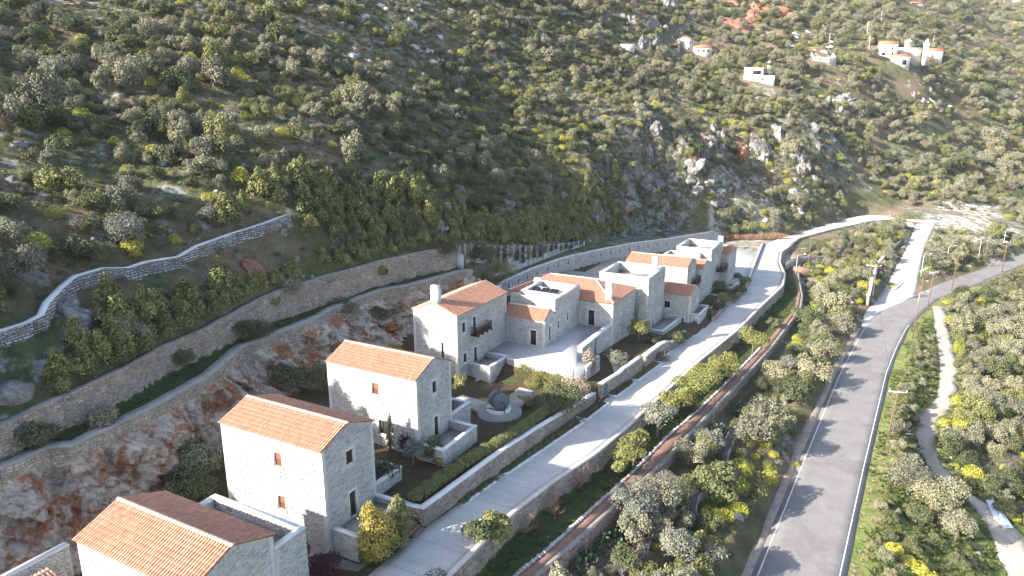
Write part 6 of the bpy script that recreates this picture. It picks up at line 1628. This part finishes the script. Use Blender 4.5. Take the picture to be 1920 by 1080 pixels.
rocks_px(14, 1700, 1800, 640, 900, .35, .7, ROCK_WHITE, 'small white stone edging the dirt track', 'white stones by the dirt track', .3, 60)
for px, py, s, lb in ((150, 600, 1.9, 'big grey boulder beneath the bend of the dry stone wall'), (118, 570, 1.6, 'rounded boulder at the tip of the dry stone wall bend'), (60, 520, 1.5, 'grey boulder left of the dry wall bend'), (72, 478, 1.2, 'light boulder uphill of the dry wall'), (155, 665, .8, 'small white boulder below the dry stone wall'), (205, 655, 1.0, 'reddish boulder above the tall shrubs'), (15, 740, 1.7, 'grey crag on the left edge above the long wall'), (470, 500, 1.3, 'rust coloured crag among shrubs above the long wall')):
    x, y, z = ground_hit(px, py); put('boulder', random.choice(ROCK_RUST if lb.startswith(('reddish', 'rust')) else PROTO['boulder']), x, y, z - s * .2, (s * 1.1, s, s * 1.1), None, lb, 'rock', tilt=.3)
a, b = jgrid(-150, 60, 14, 290, 3.2); z = height(a, b); iv, px, py, dd = in_view(a, b, z, 10)
m = iv & allowed(a, b) & (fbm(a, b, 14, 4) > .04) & (rng.random(len(a)) < .55)
sm = [put('small_rock', ROCK_SMALL[i], -90 + i, 70 + 3 * i, h1(-90 + i, 70 + 3 * i), .6, None, 'small grey rock lying between hillside shrubs', 'rock', 'small rocks of the left hillside') for i in range(4)]
scatter_gn('loose_rocks', sm, np.c_[a, b, z - .15][m], rng.uniform(.25, .85, m.sum()))

# ---------------------------------------------------------------- shrubs above the long wall
tall = [crown_mesh('laurel', 800 + i, [(0, 0, 1.0, .62, .62, .9), (.35, .2, .8, .5, .5, .75), (-.3, .25, .75, .5, .5, .8), (.05, -.35, .7, .5, .5, .7), (.1, .1, 1.7, .3, .3, .55)], 1900, .085, 'tips', shell=.5, gap=.2) for i in range(4)]
v = 20.0; k = 0
while v < 176:
    for row in range(5 if v < 97 else 3):
        off = 1.2 + row * 1.6 + random.uniform(-.4, .4); vv = v + random.uniform(-.7, .7); u = float(uB(vv)) - off
        s = random.uniform(1.25, 1.9) * (1.0 if row else .85)
        me = random.choice(tall); z = h1(u, vv)
        sec = 'left third' if vv < 45 else 'middle third' if vv < 72 else 'right third' if vv < 97 else 'rendered wall section' if vv < 140 else 'parking yard section'
        if random.random() < .86 and not near_wall(np.array([u - 1.2]), np.array([vv + 1.2]), 2.4)[0] and not near_wall(np.array([u]), np.array([vv]), 1.5)[0]: put('laurel_shrub', me, u, vv, z - .2, (s, s, s * random.uniform(.85, 1.25)), None, 'tall pale tipped shrub crowding the %s wall top' % ('front of the' if row == 0 else 'back of the') + ', ' + sec, 'bush', 'tall shrubs along the long wall, ' + sec)
    v += 1.5
# creepers hanging over the rendered wall
for k, vv in enumerate(np.arange(98, 150, 2.6)):
    u = float(uB(vv)); zt = float(zBt(vv)); L = float(zt - zBb(vv)) * random.uniform(.45, .95); r = R0(900 + k)
    n = int(380 * L / 3); P = np.c_[u + .08 + r.random(n) * .45, vv + r.normal(0, .65, n) * .8, zt + .3 - r.random(n) ** .8 * L]
    nr = np.c_[np.ones(n), r.normal(0, .5, n), r.normal(0, .5, n)]; nr /= np.linalg.norm(nr, axis=1)[:, None]; a_ = np.cross(nr, r.normal(size=(n, 3))); a_ /= np.linalg.norm(a_, axis=1)[:, None]; b_ = np.cross(nr, a_); s = .13
    V = np.stack([P - a_ * s, P + b_ * s * .6, P + a_ * s, P - b_ * s * .6], 1).reshape(-1, 3)
    o = ob('creeper', mesh_np('creeper', V, np.arange(4 * n).reshape(n, 4), LM['ivy'] if k % 3 else LM['tips'], rnd=r.random(n))); tag(o, 'creeper hanging down the stained white rendered wall', 'creeper', 'creepers on the rendered wall')
# brush fence at the end of the yard
rr_ = R0(5)
bl = [(-43.5 + 20.5 * t + rr_.normal(0, .15), 199.5 + 12.5 * t + rr_.normal(0, .2), -36.4 + rr_.normal(0, .12), .75, .6, 1.15) for t in np.linspace(0, 1, 60)]
V, F, rn, d = leaves(rr_, bl, 15000, .12, aspect=.25, shell=.5)
tag(ob('brush_hedge', mesh_np('brush_hedge', V, F, leaf_mat('leaf_rust', [(0, (.13, .060, .040)), (.5, (.28, .14, .095)), (1, (.42, .25, .18))]), rnd=rn)), 'rusty brown dry brush hedge closing the far end of the yard', 'hedge')

# ---------------------------------------------------------------- garden and street plants
def tree(name, label, u, v, z, h, R_, mat, kind='round', trunk=True, n=3200, leaf=.10, seed=0, group=None, cat='tree', bark='bark', gap=.3):
    r = R0(seed + 1000); e = empty(name, (u, v, z), random.uniform(0, 6.28)); tag(e, label, cat, group)
    if kind == 'round': bl = [(x, y, zz / 1.0, a, b, c) for x, y, zz, a, b, c in lumps(r, 10, R_, h * 1.0, .85, (.34, .55))]
    elif kind == 'column': bl = [(r.normal(0, .1) * R_, r.normal(0, .1) * R_, h * t, R_ * w1, R_ * w1, h * .16) for t, w1 in ((.12, .7), (.28, .95), (.45, 1.0), (.62, .85), (.78, .6), (.9, .32))]
    elif kind == 'bush': bl = [(x, y, zz * .8, a, b, c) for x, y, zz, a, b, c in lumps(r, 9, R_, h, .9, (.4, .62))] + [(0, 0, h * .35, R_ * .8, R_ * .8, h * .4)]
    c = ob('crown', crown_mesh('crown', seed + 2000, bl, n, leaf, mat, shell=.5, gap=gap), e)
    if trunk: trunk_mb(r, h, R_ * .6, 5, .05 + h * .018).build('trunk', M[bark], e)
    return e
def T(px, py, z, *a, **k):
    p = at(px, py, z); g = h1(p[0], p[1])
    return p[0], p[1], g
def tr(name, label, px, py, z, *a, **k):
    u, v, g = T(px, py, z); return tree(name, label, u, v, g - .05, *a, **k)
tr('conifer', 'bushy golden yellow conifer at the terrace corner of the second house', 705, 1048, -33.8, 4.9, 1.75, 'gold', 'column', n=4200, leaf=.10, seed=1, gap=.1)
tr('bush', 'low bright green bush at the foot of the golden conifer', 690, 1052, -33.8, 1.2, .9, 'lime', 'bush', n=1600, seed=2, cat='bush', trunk=False)
tr('small_tree', 'slim dark green tree right of the golden conifer by the brick steps', 748, 1025, -33.8, 4.6, 1.3, 'tips', 'column', n=3200, seed=3)
tr('purple_shrub', 'dark purple leaved shrub at the bottom edge by the alley', 612, 1085, -34.2, 1.9, 1.5, 'purple', 'bush', n=2600, seed=4, cat='bush', trunk=False)
tr('purple_shrub', 'dark shrub against the rear terrace wall of the nearest house', 563, 1070, -34.2, 2.6, 1.0, 'dark', 'bush', n=2400, seed=5, cat='bush', trunk=False)
tr('olive_tree', 'small round olive tree on the lawn before the third house', 775, 880, -32.9, 3.2, 1.35, 'silver', n=2800, leaf=.09, seed=6)
tr('cypress', 'thin dark cypress against the sunlit wall of the third house', 733, 862, -32.8, 4.6, .42, 'dark', 'column', n=2200, leaf=.07, seed=7, gap=0)
tr('red_shrub', 'red tinged dark shrub beside the thin cypress', 765, 850, -32.8, 3.0, 1.3, 'purple', 'bush', n=2600, seed=8, cat='bush')
tr('dark_shrub', 'dark glossy shrub behind the small olive tree', 808, 862, -32.9, 2.6, 1.3, 'dark', 'bush', n=2600, seed=9, cat='bush')
tr('bush', 'small yellowish bush at the corner of the third house terrace', 822, 872, -32.9, 1.2, .8, 'gold', 'bush', n=1500, seed=10, cat='bush', trunk=False)
tr('dark_shrub', 'dark bushes between the second and third houses', 725, 900, -32.7, 2.2, 1.5, 'dark', 'bush', n=2800, seed=11, cat='bush', trunk=False)
tr('citrus_tree', 'leafy tree between the two middle houses by the wall', 700, 800, -31.5, 4.4, 1.3, 'tips', n=2600, seed=12)
tr('citrus_tree', 'dark leaning tree at the back corner of the third house', 862, 740, -34, 3.6, 1.1, 'tips', n=2400, seed=13)
tr('bush', 'yellow flowering bush in the dark gap left of the tower house', 742, 648, -31.5, 1.9, 1.4, 'gold', 'bush', n=1800, seed=14, cat='bush')
tr('oleander', 'large dark oleander at the end of the hedge', 1058, 768, -34.3, 3.6, 3.0, 'dark', 'bush', n=5200, leaf=.11, seed=15, cat='bush', trunk=False)
tr('bush', 'small leafy bush beside the stone steps near the millstones', 985, 755, -34, 1.4, 1.1, 'tips', 'bush', n=1800, seed=16, cat='bush', trunk=False)
tr('photinia', 'pink tipped bush at the courtyard corner above the street wall', 1082, 738, -34.9, 3.2, 1.8, 'pink', 'bush', n=2800, seed=17, cat='bush', trunk=False)
tr('photinia', 'taller pink and green bush against the courtyard end wall', 1104, 705, -35.2, 3.6, 1.3, 'pink', 'column', n=2800, seed=18, cat='bush', trunk=False)
for k, (px, py) in enumerate(((985, 690), (1010, 697), (1035, 700), (1058, 705), (1000, 705), (1030, 712))):
    tr('wild_bush', 'feathery bright yellow-green weeds on the sunny lawn below the courtyard', px, py, -33.7, 1.0, 1.3, 'lime', 'bush', n=1300, leaf=.07, seed=20 + k, cat='bush', trunk=False, group='yellow-green weeds under the courtyard')
tr('citrus_tree', 'round yellow-green tree in front of the arched gate', 1197, 645, -36.4, 4.4, 2.4, 'lime', n=4200, leaf=.12, seed=30)
tr('bush', 'silver grey shrub in the planter above the street', 1243, 665, -36.4, 1.4, 1.3, 'silver', 'bush', n=1800, seed=31, cat='bush', trunk=False)
tr('bush', 'brownish grey shrub at the lower corner of the planter', 1160, 690, -36.2, 1.7, 1.7, 'silver', 'bush', n=2400, seed=32, cat='bush', trunk=False)
tr('bush', 'green leafy clump at the front of the planter', 1172, 700, -36.2, 1.0, 1.1, 'green', 'bush', n=1500, seed=33, cat='bush', trunk=False)
tr('bush', 'dry pinkish bush at the blue basement door', 1146, 682, -36.2, 2.0, 1.2, 'brown', 'bush', n=1800, leaf=.06, seed=34, cat='bush', trunk=False)
tr('bush', 'dark low bushes behind the yellow-green tree', 1225, 640, -36.3, 1.3, 1.5, 'dark', 'bush', n=1800, seed=35, cat='bush', trunk=False)
tr('dark_shrub', 'dark round shrub in the curved planter by the green door', 1268, 640, -36.8, 2.6, 1.7, 'green', 'bush', n=3600, seed=36, cat='bush')
tr('dark_shrub', 'narrow dark bush right of the green basement door', 1283, 640, -37.5, 2.2, .8, 'dark', 'bush', n=1600, seed=37, cat='bush')
for k, (px, py, R_, mt, lb) in enumerate(((1349, 540, 1.9, 'tips', 'leafy bush between the balcony house and the last house'), (1358, 562, 1.5, 'tips', 'reddish green bush in the street bed below the large terrace'), (1347, 574, 1.5, 'dark', 'dark bush at the near end of the street bed'), (1374, 557, 1.7, 'dark', 'dark bush in the middle of the street bed'), (1389, 543, 1.7, 'dark', 'rounded dark bush at the far end of the street bed'), (1398, 528, 1.6, 'green', 'bush where the divider wall meets the last terrace'), (1384, 518, 1.1, 'silver', 'small grey bush behind the last terrace'), (1334, 588, 1.2, 'green', 'low green bush between street and small roof terrace'))):
    tr('bush', lb, px, py, -36.9, 2.1, R_, mt, 'bush', n=2600, seed=40 + k, cat='bush', trunk=False)
# trees on the strip below the street
for k, (px, py, h, R_, mt, lb) in enumerate(((1188, 872, 4.2, 2.4, 'lime', 'nearest yellow-green citrus tree on the strip below the street'), (1160, 885, 2.2, 1.0, 'tips', 'small dark tree left of the nearest citrus'), (1232, 825, 5.2, 2.6, 'silver', 'tall silvery olive tree leaning over the street wall'), (1292, 762, 5.4, 3.2, 'lime', 'largest yellow-green tree below the street wall'), (1268, 778, 4.2, 2.5, 'lime', 'yellow-green tree touching the largest one on its left'), (1322, 722, 4.2, 2.6, 'lime', 'middle yellow-green tree above the path wall'), (1352, 700, 4.4, 2.8, 'lime', 'yellow-green tree just beyond the middle one'), (1338, 705, 2.6, 1.2, 'brown', 'brown leafed tree between the yellow-green trees'), (1412, 650, 4.6, 2.9, 'lime', 'bright yellow-green tree furthest along the street wall'), (1450, 600, 2.4, 1.5, 'dark', 'dark bush where the street wall starts to curve'), (925, 1058, 2.6, 1.6, 'tips', 'dark citrus bush on the strip at the bottom of the street wall'), (898, 1078, 2.0, 1.4, 'dark', 'dark low bush at the bottom edge below the street wall'))):
    tr('citrus_tree' if mt == 'lime' else 'small_tree', lb, px, py, -38.5 + (px < 1200) * 1.3, h, R_, mt, n=3800, leaf=.12, seed=60 + k)
u, v, g = T(835, 1085, -34.0); tree('olive_tree', 'silver olive crown rising at the bottom edge of the street', u + 1.2, v - 2.5, g - 2.2, 4.2, 2.0, 'silver', n=3600, seed=75)
# olives under the path
for k, (px, py, h, R_, mt, lb) in enumerate(((1188, 985, 5.4, 2.5, 'silver', 'pale tall olive tree just below the path wall'), (1238, 970, 5.0, 2.8, 'olive', 'darker olive tree right of the pale tall one'), (1275, 1075, 4.6, 2.2, 'silver', 'pale olive tree at the bottom edge, left of two'), (1325, 1085, 4.0, 1.7, 'silver', 'pale olive tree at the bottom edge, right of two'), (1290, 880, 3.8, 2.3, 'olive', 'olive tree above the curved white dry wall'), (1330, 850, 3.4, 1.9, 'silver', 'olive tree left of the thin dry stone wall'), (1480, 700, 3.4, 1.9, 'silver', 'silvery olive on the bank left of the road'), (1545, 620, 3.6, 2.2, 'olive', 'olive near the top of the roadside bank'), (235, 470, 4.2, 2.6, 'silver', 'large airy olive tree above the dry stone wall on the left'), (400, 430, 2.8, 1.7, 'silver', 'small olive at the right end of the dry stone wall'), (1745, 960, 4.6, 3.6, 'olive', 'large grey olive crown right of the main road'), (1700, 925, 4.2, 3.2, 'olive', 'grey olive between main road and dirt track'), (1790, 1020, 3.6, 2.2, 'olive', 'olive at the lower end of the dirt track'))):
    x, y, g = ground_hit(px, py); tree('olive_tree', lb, x, y, g - .1, h, R_, mt, n=4600, leaf=.10, seed=80 + k)
for k, (px, py, h, sp, lb, mt) in enumerate(((1085, 915, 3.0, .9, 'bare pinkish shrub nearest the sunny street edge', 'twig_pink'), (1040, 970, 2.7, 1.0, 'middle bare pinkish shrub under the street wall', 'twig_pink'), (985, 1010, 2.3, .8, 'lower bare pinkish shrub under the street wall', 'twig_pink'))):
    p = at(px, py, -37.2); e = empty('bare_shrub', (p[0], p[1], h1(p[0], p[1]))); tag(e, lb, 'shrub'); branchy(R0(300 + k), h, sp, 7, 3, .05).build('branches', M[mt], e)
for k, (px, py, lb) in enumerate(((125, 805, 'leftmost leafless tree against the long retaining wall'), (258, 735, 'purplish leafless tree against the long wall'), (372, 668, 'leafless tree beside the dark conifer on the terrace'), (178, 782, 'thin leafless sapling between two bare trees'), (610, 568, 'bare sapling near the middle of the terrace'), (650, 556, 'slim bare sapling right of the middle one'))):
    x, y, z = ground_hit(px, py); e = empty('bare_tree', (x, y, z)); tag(e, lb, 'tree'); branchy(R0(320 + k), 2.6 if k != 3 else 1.9, .55, 5, 2, .035).build('branches', M['twig_grey'] if k != 1 else M['twig_pink'], e)
for k, (px, py, h, R_, mt, lb) in enumerate(((345, 690, 2.6, 1.2, 'dark', 'dark bush beside the leafless tree on the terrace'), (545, 590, 3.0, 1.7, 'olive', 'spreading grey olive leaning on the long wall'), (515, 600, 1.5, .8, 'lime', 'small green bush under the spreading olive'), (716, 530, 2.0, 1.0, 'tips', 'young green tree near the terrace end'), (838, 500, 2.6, 1.8, 'dark', 'dark tree before the pale gate'), (548, 735, 3.4, 2.4, 'dark', 'large dark round bush left of the third house'), (605, 740, 3.0, 1.8, 'dark', 'dark shrub behind the third house roof'), (205, 880, 1.6, 1.1, 'olive', 'shrub growing out of the rust cliff'), (330, 900, 3.2, 2.0, 'dark', 'dark tree at the cliff foot behind the second house'), (385, 890, 3.4, 2.0, 'olive', 'olive at the back corner of the second house'), (370, 940, 2.6, 2.0, 'dark', 'dark bush between the nearest two houses'), (95, 960, 2.4, 1.4, 'dark', 'dark shrub at the cliff foot on the left edge'), (640, 640, 3.4, 2.2, 'dark', 'dark tree clump against the cliff above the third house'), (700, 620, 3.8, 2.4, 'dark', 'dark tree clump left of the tower house'), (745, 610, 3.2, 2.0, 'green', 'leafy shrub by the meter cabinet'), (480, 690, 3.0, 1.8, 'dark', 'dark shrub at the cliff foot behind the second roof'), (935, 530, 4.4, 2.6, 'tips', 'tall leafy tree in the recess behind the tower house'), (900, 545, 3.4, 2.2, 'dark', 'dark shrub mass behind the tower house roof'), (905, 505, 3.2, 2.2, 'dark', 'dark creeper clad shrub at the terrace wall end'))):
    x, y, z = ground_hit(px, py); tree('shrub_tree', lb, x, y, z - .2, h * 1.15, R_ * 1.35, mt, 'bush', n=3400, leaf=.11, seed=120 + k, trunk=False)
# hedge behind the garden wall
hp = []
r = R0(77)
for vv in np.arange(42.6, 70.5, .5):
    u = float(uE(vv)) - 1.5 - .25 * math.sin(vv * .3); hp.append((u, vv, float(zE(vv)) + .45, .75, .55, .62))
hv_, hf_, hr_, hd_ = leaves(r, hp, 26000, .075, shell=.7, up=.4)
tag(ob('hedge', mesh_np('hedge', hv_, hf_, LM['green'], rnd=hr_)), 'long clipped green hedge along the inside of the garden wall', 'hedge')
# bedding plants in the street planters
for k, (a, b) in enumerate(((46.4, 51.9), (53.6, 69.4), (70.6, 76.8), (80, 86), (87.8, 96))):
    pl = []
    for vv in np.arange(a, b, .45): pl.append((float((uE(vv) + pO(vv)) / 2) + r.normal(0, .12), vv, float(zs(vv)) + .18, .38, .38, .30))
    V, F, rn, d = leaves(R0(400 + k), pl, int(900 * (b - a) / 2), .07, shell=.5, up=.4, gap=.2)
    o = ob('bedding_plants', mesh_np('bedding_plants', V, F, LM['dark' if k % 2 else 'green'], rnd=rn)); tag(o, kind='stuff')
# prickly pears and agaves
def cactus(label, px, py, s, seed):
    x, y, z = ground_hit(px, py); e = empty('prickly_pear', (x, y, z)); tag(e, label, 'cactus'); r = R0(seed); m = MB()
    for k in range(90):
        a = r.uniform(0, 6.28); q = s * math.sqrt(r.random()); h = r.uniform(.1, 1.0) * s * .75 * (1.1 - q / s * .6)
        c = np.array([q * math.cos(a), q * math.sin(a), h]); b = r.uniform(0, 6.28); t = np.array([math.cos(b), math.sin(b), r.normal(0, .25)]); t /= np.linalg.norm(t); up = np.array([r.normal(0, .35), r.normal(0, .35), 1.0]); up -= t * (up @ t); up /= np.linalg.norm(up); nn = np.cross(t, up)
        P = [c + t * .19 * math.cos(w) * (1 + .15 * math.sin(w)) + up * .27 * math.sin(w) for w in np.linspace(0, 6.28, 9)[:-1]]
        m.add([p + nn * .03 for p in P] + [p - nn * .03 for p in P], [tuple(range(8)), tuple(range(15, 7, -1))] + [(i, 8 + i, 8 + (i + 1) % 8, (i + 1) % 8) for i in range(8)])
    o = m.build('pads', LM['cactus'], e); o['kind'] = 'stuff'
for k, (px, py, s, lb) in enumerate(((1135, 1030, 2.0, 'big prickly pear clump in front of the low dry wall'), (1085, 1062, 1.7, 'prickly pear clump at the bottom edge left of the dry wall'), (1040, 1082, 1.0, 'small prickly pear cut by the bottom edge'), (1170, 1010, 1.3, 'pale tipped prickly pear at the path wall'), (1385, 775, 2.0, 'prickly pear clump at the top of the thin dry wall'), (1345, 812, 1.6, 'grey prickly pear patch beside the thin dry wall'))): cactus(lb, px, py, s, 500 + k)
def agave(label, px, py, s, seed):
    x, y, z = ground_hit(px, py); e = empty('agave', (x, y, z)); tag(e, label, 'agave'); r = R0(seed); m = MB()
    for k in range(26):
        a = 6.28 * k / 26 + r.normal(0, .1); el = r.uniform(.35, 1.3); L = s * r.uniform(.8, 1.1); d = np.array([math.cos(a) * math.cos(el), math.sin(a) * math.cos(el), math.sin(el)]); sd = np.array([-math.sin(a), math.cos(a), 0]) * .09 * s; mid = d * L * .5 + np.array([0, 0, .06]); tip = d * L - np.array([0, 0, .12 * L])
        m.add([-sd * .6, sd * .6, mid - sd, mid + sd, tip], [(0, 1, 3, 2), (2, 3, 4)])
    m.build('leaves', LM['silver'], e)
for k, (px, py, lb) in enumerate(((1690, 818, 'spiky grey agave left of the dirt track bend'), (1715, 800, 'second spiky agave by the dirt track bend'), (85, 450, 'grey agave on the slope at the left edge'), (1720, 845, 'small agave below the dirt track bend'))): agave(lb, px, py, 1.9 if k < 2 else 1.3, 600 + k)
# yellow spurge mounds seen singly near the camera
ym = PROTO['spurge_bush']
for k, (px, py, s) in enumerate(((1415, 800, 1.25), (1432, 835, 1.05), (1405, 835, .9), (1450, 860, .7), (1372, 900, 1.0), (1345, 940, .9), (1380, 925, .8), (1405, 880, .8), (1360, 975, 1.0), (1335, 915, .7), (1440, 880, .6), (1455, 790, .7), (1675, 1040, 1.0), (1700, 1060, .9), (1722, 1075, 1.0), (1415, 860, .7), (1490, 875, .6), (1375, 960, .9))):
    x, y, z = ground_hit(px, py); put('spurge_bush', ym[k % 4], x, y, z - .1, (s, s, s * 1.05), None, 'rounded spurge mound near the %s' % ('dry stone walls below the path' if px < 1500 else 'bottom of the roadside verge'), 'bush', 'spurge mounds near the dry walls' if px < 1500 else 'spurge mounds on the verge')
# ---------------------------------------------------------------- air between the camera and the far slopes
hz = MB(); hz.box(-640, 800, -120, 1300, -330, 330)
hm = bpy.data.materials.new('haze'); hm.use_nodes = True
hn = hm.node_tree; hn.nodes.remove(hn.nodes['Principled BSDF'])
pv = hn.nodes.new('ShaderNodeVolumePrincipled'); pv.inputs['Color'].default_value = (.86, .91, 1.0, 1); pv.inputs['Density'].default_value = HAZE; pv.inputs['Anisotropy'].default_value = .0
hn.links.new(pv.outputs[0], hn.nodes['Material Output'].inputs['Volume'])
tag(hz.build('haze', hm), kind='stuff')

# ---------------------------------------------------------------- labels that point to one thing each
marks = {'the hanging creepers': at(1000, 470, -26), 'the rendered wall end': at(1130, 452, -29), 'the middle of the long wall': at(600, 521, -22), 'the upper creeper clad corner': at(790, 470, -20), 'the golden conifer': at(705, 1000, -31), 'the nearest house': at(330, 1000, -28), 'the second house': at(560, 850, -28), 'the third house': at(730, 720, -28), 'the tower house': at(860, 590, -28), 'the square tower': at(1190, 550, -30),
         'the last house of the row': at(1370, 500, -34), 'the pale terrace gate': at(870, 500, -25), 'the dry wall bend': ray(120, 540) * 60, 'the right end of the dry wall': ray(548, 425) * 100, 'the bright stone hut': ray(1177, 96) * 278,
         'the roofless ruin': ray(1546, 112) * 318, 'the domed church': ray(1700, 100) * 330, 'the white cubic house': ray(1412, 140) * 285, 'the orange cliff': ray(1380, 25) * 360, 'the cave cliff': ray(1590, 200) * 305, 'the concrete tank': at(1771, 375, -34.5),
         'the twin poles': at(1629, 540, -41), 'the junction wall': at(1760, 510, -42), 'the brick wall end': at(1503, 503, -38), 'the verge pole': at(1662, 830, -43), 'the blue tarpaulin': at(1870, 970, -47), 'the track bend': at(1735, 800, -46),
         'the thin dry wall': at(1380, 810, -40), 'the curved dry wall': at(1300, 940, -40), 'the bare scree patch': ray(720, 60) * 180, 'the top left corner': ray(60, 60) * 110, 'the left picture edge': ray(20, 330) * 78, 'the top edge centre': ray(960, 20) * 240,
         'the middle of the hillside': ray(500, 220) * 115, 'the lower cliff band': ray(1340, 290) * 215, 'the brush hedge': at(1390, 440, -36), 'the far right slope': ray(1850, 290) * 340, 'the long far slope': ray(1620, 300) * 285, 'the right picture edge': ray(1900, 650) * 140, 'the road bend': at(1800, 530, -43)}
mk_n = list(marks); mk_px = np.array([[float(q[0]) for q in project(np.array([marks[k]]))][:2] for k in mk_n])
ords = 'nearest,second nearest,third nearest,fourth nearest,fifth nearest,sixth nearest,seventh nearest,eighth nearest,ninth nearest,tenth nearest,eleventh nearest,twelfth nearest,thirteenth nearest,fourteenth nearest,fifteenth nearest,sixteenth nearest,seventeenth nearest,eighteenth nearest,nineteenth nearest,twentieth nearest'.split(',')
t_ = 'first second third fourth fifth sixth seventh eighth ninth'.split()
for tens, w0 in (('twenty', 'twentieth'), ('thirty', 'thirtieth'), ('forty', 'fortieth')):
    if tens != 'twenty': ords.append(w0 + ' nearest')
    ords += [tens + '-' + q + ' nearest' for q in t_]
groups = {}
for o in bpy.data.objects:
    if o.parent is None and o.get('label') and o.get('group'): groups.setdefault(o['label'], []).append(o)
short = {'grey-green wild olive shrub': 'grey-green wild olive shrub', 'dark green lentisk shrub': 'dark green lentisk shrub', 'mid green leafy shrub': 'mid green leafy shrub', 'brownish twiggy thorn shrub': 'brownish thorn shrub', 'round yellow topped spurge mound': 'yellow topped spurge mound', 'round dull green spurge mound': 'dull green spurge mound', 'tall pale tipped shrub': 'tall pale tipped shrub'}
pool = {}
for lb, os_l in groups.items():
    if len(os_l) < 2: continue
    base_ = next((v for k, v in short.items() if lb.startswith(k)), None)
    if base_ is None: base_ = ' '.join(lb.split()[:4]) if lb.split()[3] not in ('of', 'the', 'on', 'in', 'at') else ' '.join(lb.split()[:3])
    P = np.array([o.location[:] for o in os_l]); x, y, d = project(P)
    for o, a_, b_, s_ in zip(os_l, x, y, d):
        dd = np.hypot(mk_px[:, 0] - a_, (mk_px[:, 1] - b_) * 1.2); j = int(dd.argmin()); dx, dy = a_ - mk_px[j, 0], b_ - mk_px[j, 1]
        rel = ('right of' if dx > 0 else 'left of') if abs(dx) > abs(dy) * 1.2 else ('below' if dy > 0 else 'above')
        pool.setdefault((base_, rel, mk_n[j]), []).append((dd[j], o))
for (bs, rel, mk_), L in pool.items():
    L.sort(key=lambda q: q[0])
    for i, (q, o) in enumerate(L):
        o['label'] = f'{bs}, {ords[i]} {rel} {mk_}' if i < len(ords) else f'{bs}, further off {rel} {mk_}'
